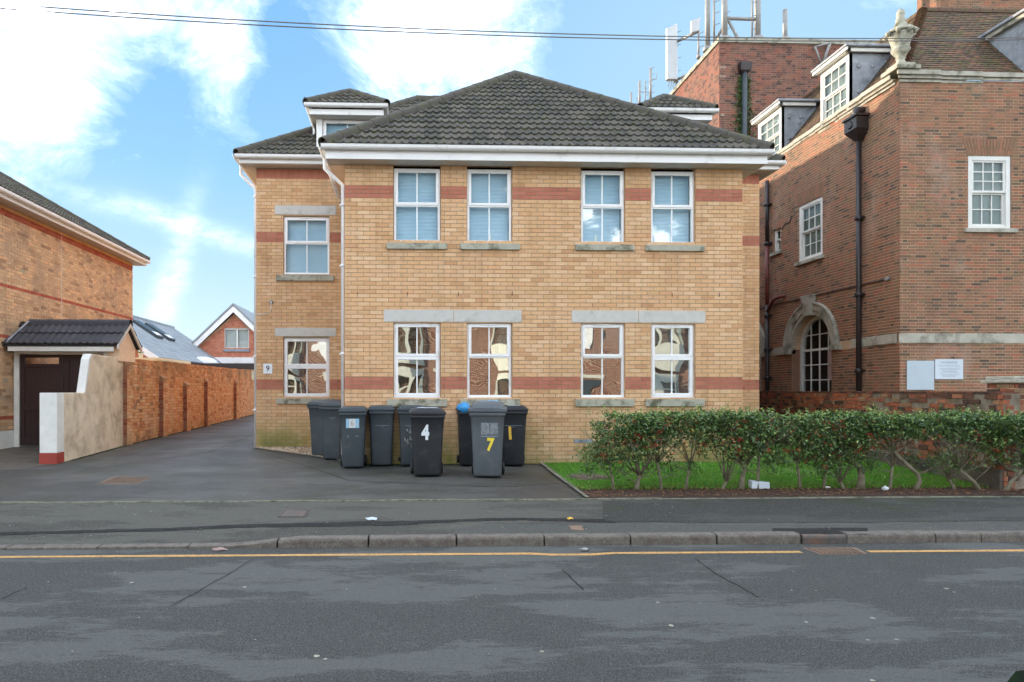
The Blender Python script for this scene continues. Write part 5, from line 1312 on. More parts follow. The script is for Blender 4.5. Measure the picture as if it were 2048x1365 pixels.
for i in range(8): b.add([rg0[i], rg0[i+1], rg1[i+1], rg1[i]], [(0, 1, 2, 3)], 0, .95, True); b.add([(rg0[i][0]*.8, 0, rg0[i][2]*.75), (rg0[i+1][0]*.8, 0, rg0[i+1][2]*.75), rg0[i+1], rg0[i]], [(0, 1, 2, 3)], 0, .8)
bm_mesh = b.mesh('bonnet_tile', [M['plain']])
for k in range(n):
    q = p0+d*(k/n); m4 = Matrix(((sidev.x, dn.x, upv.x, q.x), (sidev.y, dn.y, upv.y, q.y), (sidev.z, dn.z, upv.z, q.z), (0, 0, 0, 1))); mesh_obj('bonnet_tile', bm_mesh, redb, m4)
cap_line(redb, (RX+RM, RY+RM, zt_), (RX+6.4, RY+RM, zt_), M['plain'], .33, .08); cap_line(redb, (RX+RM, RY+RM, zt_), (RX+RM, RYB, zt_), M['plain'], .33, .08)
# lead dormers on the side
def rdormer(Y0, Y1, ztop):   # Y0 near, Y1 far
    X = RX+.17; zb = CT+.0
    tanr = math.tan(ang); XT = ex+(ztop-z0)/tanr
    for Yc, s in ((Y0, -1), (Y1, 1)):
        b = MB(); P = [(X+.02, zb), (X+.02, ztop-.12), (ex+(ztop-.12-z0)/tanr, ztop-.12), (ex+.02, zb)]
        b.prism([(p[0], Yc, p[1]) for p in P], [(p[0], Yc-s*.03, p[1]) for p in P]); ck = b.build('dormer_cheek', [M['lead']], redb)
        for (fx, fz) in ((.2, .80), (.5, .80), (.2, .35)):
            c = MB(); cx_ = X+.02+fx*(XT-X)*.95; cz = zb+fz*(ztop-zb)*.9
            c.loft([[(cx_+r_*math.cos(2*PI*k/12), Yc+s*y_, cz+r_*math.sin(2*PI*k/12)) for k in range(12)] for r_, y_ in ((.05, 0), (.045, .02), (.02, .024))]); c.build('lead_dot', [M['lead']], ck)
    b = MB(); b.box(X-.14, X-.10, Y0-.14, Y1+.14, ztop-.10, ztop-.02); b.box(X-.10, X+.0, Y0-.10, Y1+.10, ztop-.12, ztop-.03); b.box(X-.1, XT-.2, Y0-.10, Y0-.04, ztop-.12, ztop-.03); b.box(X-.1, XT-.2, Y1+.04, Y1+.10, ztop-.12, ztop-.03)
    b.build('dormer_cornice', [M['white_paint']], redb, bevel=.008)
    b = MB(); b.box(X-.17, XT+.15, Y0-.17, Y1+.17, ztop-.019, ztop+.05); b.build('dormer_roof', [M['lead']], redb, bevel=.02)
    sash(redb, (X, Y1), (0, -1), (-1, 0), .0, Y1-Y0, zb, ztop-.125, 3, (2, 2), set_=.0, sill=False, fr=.09, room=True)
rdormer(uy(1697, RX+.17), uy(1641, RX+.17), vz(102, RX, 16.4))
rdormer(uy(1562, RX+.17), uy(1516, RX+.17), vz(208, RX, 19.4))
# front dormer at the frame edge
X0 = 13.55; ztp = 9.95; tanr = math.tan(ang); YT = ey+(ztp-z0)/tanr
b = MB(); P = [(RY+.18, z0), (RY+.18, ztp-.1), (YT, ztp-.1)]; b.prism([(X0, p[0], p[1]) for p in P], [(X0+.04, p[0], p[1]) for p in P]); b.build('dormer_cheek', [M['lead']], redb)
b = MB(); b.box(X0-.10, X0+2, RY-.02, YT-.15, ztp-.12, ztp-.03); b.build('dormer_cornice', [M['oldstone']], redb); b = MB(); b.box(X0-.16, X0+2.1, RY-.1, YT+.1, ztp-.029, ztp+.04); b.build('dormer_roof', [M['lead']], redb, bevel=.02)
b = MB(); b.box(X0+.04, X0+1.9, RY+.2, RY+.25, z0, ztp-.12); b.build('dormer', [M['white_paint']], redb)
# stone urn on its stepped pedestal
ur = thing('stone_urn', 'carved stone urn finial on the corner of the red brick building parapet', 'urn', (RX+.08, RY+.08, CT+.03))
UX, UY, u0 = RX+.06, RY+.06, CT+.03
b = MB(); b.box(UX-.26, UX+.26, UY-.26, UY+.26, u0, u0+.09); b.box(UX-.19, UX+.19, UY-.19, UY+.19, u0+.09, u0+.17); b.build('pedestal', [M['sill']], ur, bevel=.012)
b = MB()
U_ = lambda L: [(r_*.84, z_) for r_, z_ in L]
b.lathe(UX, UY, U_([(.13, u0+.17), (.15, u0+.2), (.10, u0+.25), (.085, u0+.30), (.12, u0+.33), (.10, u0+.36), (.16, u0+.42), (.22, u0+.50), (.20, u0+.54), (.19, u0+.56), (.23, u0+.70), (.275, u0+.80), (.28, u0+.84), (.24, u0+.85)]), 24); b.build('bowl', [M['sill']], ur)
b = MB(); b.lathe(UX, UY, U_([(.30, u0+.851), (.33, u0+.88), (.31, u0+.92), (.20, u0+.95), (.14, u0+1.0), (.15, u0+1.05), (.10, u0+1.10), (.12, u0+1.15), (.08, u0+1.20), (.10, u0+1.26), (.09, u0+1.33), (.05, u0+1.38), (.01, u0+1.40)]), 24); b.build('lid', [M['sill']], ur)
for k in range(8):
    a = 2*PI*k/8; b = MB(); b.tube([(UX+.245*math.cos(a), UY+.245*math.sin(a), u0+.88), (UX+.285*math.cos(a), UY+.285*math.sin(a), u0+.85), (UX+.26*math.cos(a), UY+.26*math.sin(a), u0+.79)], [.05, .055, .025], 8); b.build('scroll', [M['sill']], ur)
# chimney block behind the ridge
ch = thing('brick_chimney', 'red brick upper block showing above the clay roof at the top right corner', 'chimney', (15.4, 19, zt_))
wf = wall(ch, 'chimney_wall', (15.4, 19), (1, 0), (0, -1), 4, zt_-.1, 14.5, [M['red']], M['red_mortar'], None, 0, pitch=.07, bl=.22, bh=.058, bond='flemish', nind=0)
wall(ch, 'chimney_wall', (15.4, 20.2), (0, -1), (-1, 0), 1.2, zt_-.1, 14.5, [M['red']], M['red_mortar'], None, 0, pitch=.07, bl=.22, bh=.058, bond='flemish', nind=0)
b = MB(); rg = []
for k in range(9): a = PI*(.15+.7*k/8); rg.append([(16.9-r_*math.cos(a), y_, zt_-.15+r_*math.sin(a)) for r_, y_ in ((.75, 18.97), (1.0, 18.97), (1.0, 19.02), (.75, 19.02))])
b.loft(rg, 0, .7, False); b.build('relieving_arch', [M['red']], ch)

# ------------------------------------------------------------------ brick tower block behind, with masts
TX, TY = 10.22, 22.21; TZ = vz(86, TX, TY); TZ2 = vz(77, TX, TY)
tow = thing('brick_tower', 'tall plain brick tower block behind the flats carrying masts and antennas', 'tower', (TX, TY, .4))
twf = wall(tow, 'tower_wall', (TX, TY), (1, 0), (0, -1), 7.5, 5.5, TZ, [M['tower']], M['tower_mortar'], None, 0, pitch=.075, bl=.215, bh=.062, bond='flemish', nind=120, jit=.003, proud=.006, wob=.002)
tws = wall(tow, 'tower_wall', (TX, 33), (0, -1), (-1, 0), 33-TY, 5.5, TZ, [M['tower']], M['tower_mortar'], None, 0, pitch=.075, bl=.215, bh=.062, bond='flemish', nind=0, jit=.003, proud=.006)
b = MB(); b.box(TX+.03, TX+7.5, TY+.03, 33, .2, 5.5); b.box(TX+.1, TX+7.5, TY+.1, 33, TZ-.3, TZ-.05); b.box(TX+7.4, TX+7.5, TY, 33, 5.5, TZ); b.box(TX, TX+7.5, 32.9, 33, 5.5, TZ); b.build('back_wall', [M['tower']], tow)
for k in range(8): b = MB(); b.box(TX-.06+k*.95, TX-.06+(k+1)*.95-.006, TY-.06, TY+.3, TZ, TZ2); b.build('coping_stone', [M['sill']], tow)
for k in range(12): b = MB(); b.box(TX-.061, TX+.3, TY+.301+k*.88, TY+.301+(k+1)*.88-.006, TZ, TZ2); b.build('coping_stone', [M['sill']], tow)
xh = ux(1486, TY); b = MB(); za, zb_ = vz(130, xh, TY), vz(146, xh, TY)
b.loft([[(xh-.07, TY-.14, zb_-.1), (xh+.07, TY-.14, zb_-.1), (xh+.07, TY-.01, zb_-.1), (xh-.07, TY-.01, zb_-.1)], [(xh-.17, TY-.22, zb_), (xh+.17, TY-.22, zb_), (xh+.17, TY-.01, zb_), (xh-.17, TY-.01, zb_)], [(xh-.19, TY-.24, za), (xh+.19, TY-.24, za), (xh+.19, TY-.01, za), (xh-.19, TY-.01, za)]], smooth=False)
hp = b.build('rainwater_hopper', [M['black']], tow); b = MB(); b.tube([(xh, TY+.1, za+.05), (xh, TY-.12, za+.05)], .10, 12); b.build('outlet', [M['redpipe']], hp)
b = MB(); b.tube([(xh, TY-.1, zb_), (xh, TY-.1, 5.6)], .085, 12); b.build('rainwater_pipe', [M['bin']], tow)
# bracket on the tower face
xb = ux(1640, TY); zc = vz(92, xb, TY); b = MB()
P = lambda dx, dz, dy=0: (xb+dx, TY-.15-dy, zc+dz)
for a, c in ((P(-.26, -.12), P(.26, .02)), (P(-.26, -.12), P(-.06, -.66)), (P(.26, .02), P(.04, -.62)), (P(.20, -.04), P(.0, -.62)), (P(-.06, -.66), P(.2, -.5)), (P(-.2, -.75), P(.1, -.66))): b.tube([a, c], .03, 6)
b.tube([P(-.26, -.12, -.2), P(-.26, -.12)], .025, 6); b.tube([P(.26, .02, -.2), P(.26, .02)], .025, 6); b.build('steel_bracket', [M['galv']], tow)
# ivy beside the tower pipe
lf = MB(); rn = random.Random(21)
def leaf(b, p, s, rn, r=None, up=0):
    n = Vector((rn.gauss(0, 1), rn.gauss(0, 1), rn.gauss(0, 1)+up)).normalized(); t_ = n.cross(Vector((rn.gauss(0, 1), rn.gauss(0, 1), rn.gauss(0, 1)))).normalized(); q = n.cross(t_)
    p = Vector(p); b.add([tuple(p-t_*s), tuple(p-q*s*.42+n*s*.12), tuple(p+t_*s), tuple(p+q*s*.42+n*s*.12)], [(0, 1, 2), (0, 2, 3)], 0, rn.random() if r is None else r)
for _ in range(2600):
    z = za-.4-(za-6.2)*rn.random(); wd_ = .14+.22*(.5+.5*math.sin(z*3.1))*(1-(z-6)/(za-5)); leaf(lf, (xh+rn.choice((-1, 1))*(.06+abs(rn.gauss(0, wd_*.6))), TY-.03-rn.random()*.06, z), .05, rn, rn.random()*.5)
tag(lf.build('ivy', [M['leaf']], kind='stuff'), 'dark ivy creeping either side of the tower rainwater pipe', 'ivy')
# masts
def rungs(b, x, y, z0, z1, st, L, dy=0, s=1):
    z = z0
    while z < z1: b.tube([(x, y, z), (x+s*L, y-dy, z+.03)], .012, 5); z += st
RZ = TZ2
def mast(name, label, u, v0, v1, Y, r, rung=None, cat='mast'):
    x = ux(u, Y); t_ = thing(name, label, cat, (x, Y, vz(v1, x, Y)), 'masts on the tower roof'); b = MB(); b.tube([(x, Y, vz(v1, x, Y)-.15), (x, Y, vz(v0, x, Y))], r, 10); b.build('pole', [M['galv']], t_)
    b = MB(); zb2 = vz(v1, x, Y); b.lathe(x, Y, [(r*1.8, zb2-.1), (r*1.8, zb2+.04)], 10); b.build('base_collar', [M['galv']], t_)
    if rung: b = MB(); rungs(b, x, Y, vz(v1, x, Y)+.3, vz(v0, x, Y), rung, .16, .1); b.build('step_iron', [M['galv']], t_)
    return t_
YA = 23.0
hm = mast('antenna_mast', 'thick left leg of the braced mast frame on the tower, with step irons', 1449, -60, 78, TY+.5, .095, .55)
x0, x1 = ux(1449, TY+.5), ux(1516, TY+.5); zz = vz(37, x0, TY+.5); b = MB(); b.tube([(x0, TY+.5, zz), (x1, TY+.5, zz-.02)], .06, 8); b.build('cross_bar', [M['galv']], hm)
b = MB(); b.tube([(x0+.12, TY+.5, zz-.05), (ux(1487, TY+.5), TY+.5, RZ-.1)], .05, 8); b.build('brace', [M['galv']], hm)
b = MB(); b.tube([(x0, TY+.5, vz(50, x0, TY+.5)), (x0-.1, TY+2.2, RZ+.1)], .05, 8); b.build('brace', [M['galv']], hm)
mast('antenna_mast', 'thick right leg of the braced mast frame on the tower', 1515, -60, 78, TY+.5, .10, None)
mast('thin_mast', 'thin rod with cross pegs between the two legs of the mast frame', 1504, -60, 78, TY+.5, .03, .45)
mast('stub_mast', 'short plain stub pole right of the mast frame on the tower', 1570, 20, 78, TY+.5, .075)
mast('antenna_mast', 'tall pole left of the mast frame, rising from the tower parapet', 1415, -60, 98, TY+1.0, .085)
mast('thin_mast', 'thin toothed rod beside the tall pole left of the mast frame', 1428, -60, 92, TY+1.0, .035, .4)
t_ = mast('panel_antenna', 'tall white panel antenna on a pole at the left end of the tower roof', 1352, 52, 160, 25.9, .05, .5, 'antenna')
x = ux(1341, 25.9); b = MB(); za_, zb2 = vz(53, x, 25.9), vz(163, x, 25.9)
b.loft([rrect(.42, .20, zb2, .07), rrect(.42, .20, za_-.16, .07), [(p[0], p[1], za_-.16+(.16 if p[0] > 0 else .0)) for p in rrect(.40, .18, 0, .07)]], smooth=False); b.v = [(p[0]+x, p[1]+25.8, p[2]) for p in b.v]; b.build('panel', [M['panel']], t_, bevel=0)
b = MB(); xa = ux(1353, 25.9); b.tube([(xa, 25.9, vz(84, x, 25.9)), (ux(1394, 24.6), 24.6, vz(64, TX, 24.6))], .055, 6); b.tube([(xa, 25.9, vz(160, x, 25.9)), (xa+.5, 25.2, vz(158, x, 25.9))], .05, 6)
for k in range(5): b.tube([(x-.15+.07*k, 25.8, zb2), (x-.12+.07*k, 25.8, zb2-.25-.1*(k % 2))], .012, 5)
b.build('bracket_arm', [M['galv']], t_)
t_ = mast('small_antenna', 'small pale panel antenna on a thin post right of the tall white panel', 1397, 62, 112, 24.6, .04, .5, 'antenna')
x = ux(1390, 24.6); b = MB(); za_, zb2 = vz(38, x, 24.6), vz(68, x, 24.6); b.prism([(x-.17, 24.5, zb2), (x+.12, 24.5, zb2+.08), (x+.12, 24.5, zb2+.25), (x+.16, 24.5, za_), (x-.17, 24.5, za_-.12)][::-1], [(x-.17, 24.62, zb2), (x+.12, 24.62, zb2+.08), (x+.12, 24.62, zb2+.25), (x+.16, 24.62, za_), (x-.17, 24.62, za_-.12)][::-1]); b.build('panel', [M['panel']], t_)
for (u, v0, v1, r, rg_, lb) in ((1301, 137, 200, .06, .28, 'tallest of the small poles left of the tower, with a toothed rod'), (1279, 163, 214, .06, None, 'middle small pole showing over the right slope of the flats roof'), (1290, 163, 205, .025, .3, 'thin toothed rod between two small poles over the flats roof'), (1262, 186, 222, .05, None, 'leftmost short pole with a side arm over the flats roof')):
    t_ = mast('roof_pole', lb, u, v0, v1, 31.0, r, rg_)
    x = ux(u, 31.0); b = MB(); b.tube([(x, 31, vz(v0, x, 31)-.5), (x+.28, 31, vz(v0, x, 31)-.5), (x+.28, 31, vz(v0, x, 31)-.2)], .018, 5); b.build('side_arm', [M['galv']], t_)
    b = MB(); b.tube([(x, 31, vz(v1, x, 31)+.1), (x, 31, .3)], r, 6); b.build('pole', [M['galv']], t_)

# ------------------------------------------------------------------ buff brick house on the left
HX = -8.95; HY1 = uy(265, HX); HY0 = 11.5
lh = thing('neighbour_house', 'buff brick house side wall with thin red brick bands and deep white eaves', 'house', (HX, HY0, .2))
LT = vz(519, HX, HY1)-.0
HE = 5.72
zb1 = vz(540, HX, HY1); zb2 = vz(636, HX, HY1)
def cls_l(r, z):
    if abs(z-(zb1+.05)) < .078 or abs(z-zb2) < .0376 or abs(z-2.80) < .0376 or abs(z-1.02) < .0376: return 1
    if z > zb1+.12: return 2
    return 0
lw = wall(lh, 'side_wall', (HX, HY0), (0, 1), (1, 0), HY1-HY0, .74, HE, [M['left'], M['left_red'], M['left_top']], M['mortar'], cls_l, .02, nind=300, jit=.004, proud=.008, wob=.003)
b = MB(); b.box(HX-8, HX-.012, HY1-.1, HY1-.02, 0, HE); b.box(HX-8, HX-.012, HY0, HY0+.05, 0, HE); b.box(HX-8, HX-7.9, HY0+.06, HY1-.11, 0, HE); b.build('back_wall', [M['left']], lh)
b = MB(); b.box(HX-.2, HX+.03, HY0, 15.72, .1, .74); pl_ = b.build('plinth', [M['white_paint']], lh); b = MB(); b.box(HX-.1, HX+.036, 14.95, 15.15, .38, .56); b.build('vent', [M['white']], pl_, bevel=.004)
b = MB(); b.box(HX+.32, HX+.34, HY0-.3, HY1+.30, HE, HE+.16); b.build('fascia', [M['white']], lh); b = MB(); b.box(HX-.05, HX+.319, HY0-.3, HY1+.28, HE, HE+.015); so = b.build('soffit', [M['soffit']], lh)
for k in range(2): b = MB(); b.box(HX+.08+k*.12, HX+.086+k*.12, HY0, HY1+.25, HE-.003, HE-.0005); b.build('soffit_joint', [M['mortar']], so)
b = MB(); b.box(HX-6, HX+.339, HY1+.301, HY1+.32, HE, HE+.16); b.box(HX-6, HX-.05, HY1-.05, HY1+.30, HE, HE+.015); b.build('fascia', [M['white']], lh)
gutter(lh, (HX+.40, HY0-.3, HE+.15), (HX+.40, HY1+.33, HE+.15), (1, 0, 0), M['white'])
pl2 = math.radians(31); e0 = (HX+.38, HY0-.5, HE+.17); LL = HY1+.34-HY0+.5; hw_ = 4.5; s2 = hw_/math.cos(pl2)
roof_slope(lh, e0, (0, 1, 0), (-math.cos(pl2), 0, math.sin(pl2)), [(0, 0), (LL, 0), (LL-hw_, s2), (0, s2)], M['tile'], tw=.295, g=.33)
cap_line(lh, (HX+.38, HY1+.34, HE+.2), (HX+.38-hw_, HY1+.34-hw_, HE+.2+hw_*math.tan(pl2)), M['tile'], .42, .11, name='hip_tile')
b = MB(); b.add([(HX+.38, HY1+.34, HE+.17), (HX-9, HY1+.34, HE+.17), (HX-4.5, HY1+.34-hw_, HE+.17+hw_*math.tan(pl2)), (HX+.38-hw_, HY1+.34-hw_, HE+.17+hw_*math.tan(pl2))], [(0, 1, 2, 3)]); b.build('roof', [M['tile']], lh)
Yj = uy(123, HX)
b = MB(); b.box(HX+.0, HX+.012, Yj-.008, Yj+.008, .75, zb1+.5); b.build('movement_joint', [M['soffit']], lh)

# ------------------------------------------------------------------ gate with tiled canopy
GY = 15.75; GX0 = HX+.04; GX1 = -6.84
gt_ = thing('timber_gate', 'dark brown double timber gate under a small tiled canopy beside the neighbouring house', 'gate', ((GX0+GX1)/2, GY, .36))
b = MB(); b.box(GX0, GX0+.11, GY-.06, GY+.08, .3, 2.56); b.build('post', [M['white_paint']], gt_, bevel=.004)
b = MB(); b.box(GX0+.111, GX1, GY-.05, GY+.08, 2.46, 2.56); b.build('head_rail', [M['white_paint']], gt_, bevel=.004)
gm_ = (GX0+.11+GX1)/2
for i, (a, c) in enumerate(((GX0+.12, gm_-.01), (gm_+.01, GX1-.0))):
    lf_ = MB(); zb_, zt2 = .40, 2.45
    for (x0, x1, z0, z1) in ((a, a+.10, zb_, zt2), (c-.10, c, zb_, zt2), (a+.1, c-.1, zb_, zb_+.16), (a+.1, c-.1, 1.18, 1.30), (a+.1, c-.1, zt2-.07 if i == 0 else zt2-.12, zt2), ) + (((a+.1, c-.1, 2.16, 2.24),) if i == 0 else ()):
        lf_.box(x0, x1, GY-.03, GY+.03, z0, z1)
    leafo = lf_.build('gate_leaf', [M['brown']], gt_, bevel=.004)
    x = a+.1; nb = 6; wbd = (c-a-.2)/nb
    for k in range(nb):
        top = 2.16 if i == 0 else zt2-.12
        b = MB(); b.box(x+.002, x+wbd-.002, GY-.005, GY+.014, zb_+.16, top); b.build('board', [M['brown']], leafo); x += wbd
    b = MB(); b.tube([(c-.18 if i == 0 else a+.18, GY-.05, 1.42), (c-.06 if i == 0 else a+.06, GY-.05, 1.42)], .012, 6); b.build('bolt', [M['black']], leafo)
CE0, CE1 = HX+.02, -6.42; cy0, cym, cy1 = 15.28, 15.95, 16.62; ze_ = vz(688, -7.5, cy0)-.02; zr_ = vz(646, -7.5, cym)-.02
b = MB(); b.box(CE0+.1, CE1-.12, cy0+.04, cy0+.06, ze_-.14, ze_-.03); b.build('fascia', [M['white_paint']], gt_)
b = MB(); b.box(CE0+.1, CE1-.3, cy0+.061, cy1-.06, ze_-.13, ze_-.11); b.build('soffit', [M['soffit']], gt_)
pc = math.atan2(zr_-ze_, cym-cy0); sc_ = (cym-cy0)/math.cos(pc)
roof_slope(gt_, (CE0, cy0, ze_), (1, 0, 0), (0, math.cos(pc), math.sin(pc)), [(0, 0), (CE1-CE0, 0), (CE1-CE0, sc_), (.22, sc_)], M['tile2'], tw=.30, g=.42, individual=True)
roof_slope(gt_, (CE1, cy1, ze_), (-1, 0, 0), (0, -math.cos(pc), math.sin(pc)), [(0, 0), (CE1-CE0, 0), (CE1-CE0, sc_), (0, sc_)], M['tile2'], tw=.30, g=.42)
cap_line(gt_, (CE0+.25, cym, zr_), (CE1+.01, cym, zr_), M['tile2'], .40, .11)
b = MB(); gxx = CE1-.10
b.prism([(gxx, cy0+.12, ze_-.04), (gxx, cy1-.12, ze_-.04), (gxx, cym, zr_-.10)], [(gxx-.10, cy0+.12, ze_-.04), (gxx-.10, cy1-.12, ze_-.04), (gxx-.10, cym, zr_-.10)]); b.build('gable', [M['peach']], gt_)
for (ya, yb_) in ((cy0, cym), (cy1, cym)):
    b = MB(); b.prism([(CE1+.005, ya, ze_-.09), (CE1+.005, ya, ze_-.01), (CE1+.005, yb_, zr_+.0), (CE1+.005, yb_, zr_-.08)], [(CE1-.03, ya, ze_-.09), (CE1-.03, ya, ze_-.01), (CE1-.03, yb_, zr_+.0), (CE1-.03, yb_, zr_-.08)]); b.build('verge_board', [M['soffit']], gt_)
b = MB(); b.box(-6.84, CE1-.10, cy0+.28, cy1-.16, 2.3, ze_-.041); b.box(-6.84, -6.70, cy0+.28, cy1-.2, .3, 2.299); pier_o = b.build('gate_pier', [M['peach']], gt_, bevel=.006)
b = MB(); b.box(-6.86, -6.76, cy0+.26, cy0+.279, 2.1, ze_-.05); b.build('post', [M['white_paint']], gt_)
# plain white strip down the canopy edge at the house wall
b = MB(); b.add([(CE0+.03, cy0-.02, ze_+.03), (CE0+.10, cy0-.02, ze_+.03), (CE0+.30, cym-.1, zr_+.05), (CE0+.24, cym-.1, zr_+.05)], [(0, 1, 2, 3)]); b.build('flashing', [M['lead']], gt_)

# ------------------------------------------------------------------ rendered wall with white painted pillar
def wx(Y): return -6.40-(Y-12.6)*.052 if Y < 16.2 else -6.587-(Y-16.2)*.008
rw = thing('rendered_wall', 'tan rendered garden wall with stepped top and a white pillar with red painted foot', 'wall', (-6.5, 13, .3))
def prism_y(name, pts, x_off0, x_off1, mat, bev=.012):   # pts (Y,z) outline, thickness in X following wx
    b = MB(); b.prism([(wx(p[0])+x_off0, p[0], p[1]) for p in pts], [(wx(p[0])+x_off1, p[0], p[1]) for p in pts]); return b.build(name, [mat], rw, bevel=bev)
Yp1 = uy(127, -6.42); zlow = vz(786, -6.45, 12.7)
prism_y('pillar', [(12.6, .5), (Yp1, .5), (Yp1, zlow), (12.6, zlow)], .01, -.30, M['white_paint'], .01)
prism_y('pillar_foot', [(12.59, .1), (Yp1+.002, .1), (Yp1+.002, .498), (12.59, .498)], .014, -.304, M['redpaint'], .006)
Y2 = uy(168, -6.5)
prof = [(Yp1+.003, .1), (16.195, .1), (16.195, 2.37), (Y2+.5, 2.38), (Y2+.28, 2.36), (Y2+.20, 2.28), (Y2-.02, zlow+.02), (Y2-.04, zlow), (Yp1+.003, zlow)]
prism_y('render', prof, 0, -.15, M['render'], .02)
b = MB(); P = [(Y2-.05, zlow+.0), (Y2+.17, 2.27), (Y2+.26, 2.375), (Y2+.34, 2.385), (Y2+.30, 2.30), (Y2+.22, 2.2), (Y2+.02, zlow+.0)]
b.prism([(wx(p[0])+.004, p[0]-.012, p[1]) for p in P], [(wx(p[0])-.156, p[0]-.012, p[1]) for p in P]); b.build('white_edge', [M['white_paint']], rw)

# ------------------------------------------------------------------ long orange brick garden wall with piers
GX = -6.60; gw = thing('garden_wall', 'long old orange brick wall with shallow piers running up the drive', 'wall', (GX, 16.2, .37))
GYE = uy(503, GX)
LG = GYE-16.2
ztop = lambda a: 2.34+a*.0085
gwall = wall(gw, 'wall_face', (GX, 16.2), (0, 1), (1, 0), LG, .1, 2.30, [M['orange'], M['orange']], M['orange_mortar'], None, .03, pitch=.077, bl=.22, bh=.066, bond='flemish', nind=300, jit=.006, proud=.009, wob=.008, solid=.23, top=ztop)
wall(gw, 'wall_end', (GX, GYE+.001), (0, 1), (1, 0), 5, .1, 2.1, [M['orange']], M['orange_mortar'], None, .03, pitch=.077, bl=.22, bh=.066, bond='flemish', nind=0, jit=.006, proud=.007, wob=.005, solid=.23)
for k in range(int(LG/.235)):
    a = k*.235; b = MB(); b.fbox((GX, 16.2, 0), (0, 1, 0), (0, 0, 1), (1, 0, 0), a+.004, a+.228, ztop(a)-.02, ztop(a)+.05+random.uniform(-.008, .008), -.235, .012+random.uniform(-.006, .006), 0, random.random()*.5)
    b.build('coping_brick', [M['orange']], gw)
for (u0, v_top) in ((244, 728), (318, 757), (366, 770), (408, 764), (467, 764)):
    Yp = uy(u0, GX); wdt = .33; pj = .115; zt2 = vz(v_top, GX, Yp)
    z = .15; row = 0; po = MB(); po.box(GX-.02, GX+pj-.008, Yp+.006, Yp+wdt-.006, .1, zt2-.01); pier = po.build('pier', [M['orange_mortar']], gw)
    while z < zt2-.06:
        b = MB()
        for (y0, y1) in (((Yp, Yp+.11), (Yp+.118, Yp+wdt)) if row % 2 else ((Yp, Yp+.21), (Yp+.218, Yp+wdt))):
            b.box(GX+.0085, GX+pj+random.uniform(-.004, .006), y0, y1, z, z+.067, 0, random.choice((.1, .3, .45, .9, 1.0)) if u0 == 318 else random.random())
        b.build('brick', [M['orange']], pier)
        b = MB(); b.box(GX+.003, GX+pj+.002, Yp-.008, Yp-.0005, z, z+.067, 0, random.random()); b.build('brick', [M['pier']], pier)  # near face of each pier coloured darker than its other faces
        z += .077; row += 1
    b = MB(); b.prism([(GX+.01, Yp, zt2), (GX+pj, Yp, zt2), (GX+.01, Yp, zt2+.09)], [(GX+.01, Yp+wdt, zt2), (GX+pj, Yp+wdt, zt2), (GX+.01, Yp+wdt, zt2+.09)]); b.build('weathering', [M['orange_mortar']], pier)

# ------------------------------------------------------------------ low wall between the lawn and the red building
LW0 = (8.47, 9.45); LW1 = (9.16, 17.6)
dv = Vector((LW0[0]-LW1[0], LW0[1]-LW1[1])); LLn = dv.length; dv.normalize(); nv = (dv.y, -dv.x)   # runs toward camera, normal to -X
low = thing('boundary_wall', 'weathered old red brick boundary wall behind the holly hedge with flaking white paint', 'wall', (LW0[0], LW0[1], .25))
lowz = 1.585
lwall = wall(low, 'wall_face', LW1, (dv.x, dv.y), nv, LLn, .1, lowz, [M['low']], M['low_mortar'], None, .02, pitch=.078, bl=.22, bh=.064, bond='random', nind=300, jit=.010, proud=.010, wob=.006, solid=.23)
b = MB(); b.fbox((LW1[0], LW1[1], 0), (dv.x, dv.y, 0), (0, 0, 1), (nv[0], nv[1], 0), 0, LLn, .1, .50, -.1, .05, 0, .2); b.build('footing', [M['conc']], low)
k = 0; a = 0
while a < LLn-.11:
    b = MB(); b.fbox((LW1[0], LW1[1], 0), (dv.x, dv.y, 0), (0, 0, 1), (nv[0], nv[1], 0), a+.006, a+.108, lowz-.005, lowz+.03+random.uniform(-.006, .006), -.235, .012+random.uniform(-.006, .006), 0, random.random()*.3); b.build('coping_brick', [M['low']], low); a += .115
wall(low, 'wall_end', LW0, (1, 0), (0, -1), .235, .1, lowz, [M['low']], M['low_mortar'], None, .02, pitch=.078, bl=.22, bh=.064, bond='random', nind=0, jit=.006, proud=.012)
# pier at the near end
px0, px1 = 8.72, 9.12
pr = wall(low, 'pier', (px0, 9.55), (1, 0), (0, -1), .46, .1, 1.74, [M['low']], M['red_mortar'], None, .02, pitch=.078, bl=.22, bh=.064, bond='flemish', nind=60, jit=.006, proud=.01, wob=.005)
wall(low, 'pier_side', (px0, 10.01), (0, -1), (-1, 0), .46, .1, 1.74, [M['low']], M['red_mortar'], None, .02, pitch=.078, bl=.22, bh=.064, bond='flemish', nind=0, jit=.006, proud=.01)
b = MB(); b.box(px0+.01, px0+.45, 9.56, 10.01, .1, 1.735); b.build('pier_core', [M['low_mortar']], low)
b = MB(); b.box(px0-.06, px0+.52, 9.49, 10.07, 1.74, 1.79); b.box(px0-.02, px0+.48, 9.53, 10.03, 1.791, 1.84); b.build('pier_cap', [M['oldstone']], low, bevel=.012)
wall(low, 'front_wall', (px0+.46, 9.6), (1, 0), (0, -1), 4.0, .1, 1.45, [M['low']], M['low_mortar'], None, .02, pitch=.078, bl=.22, bh=.064, bond='flemish', nind=0, jit=.006, proud=.01, solid=.22)

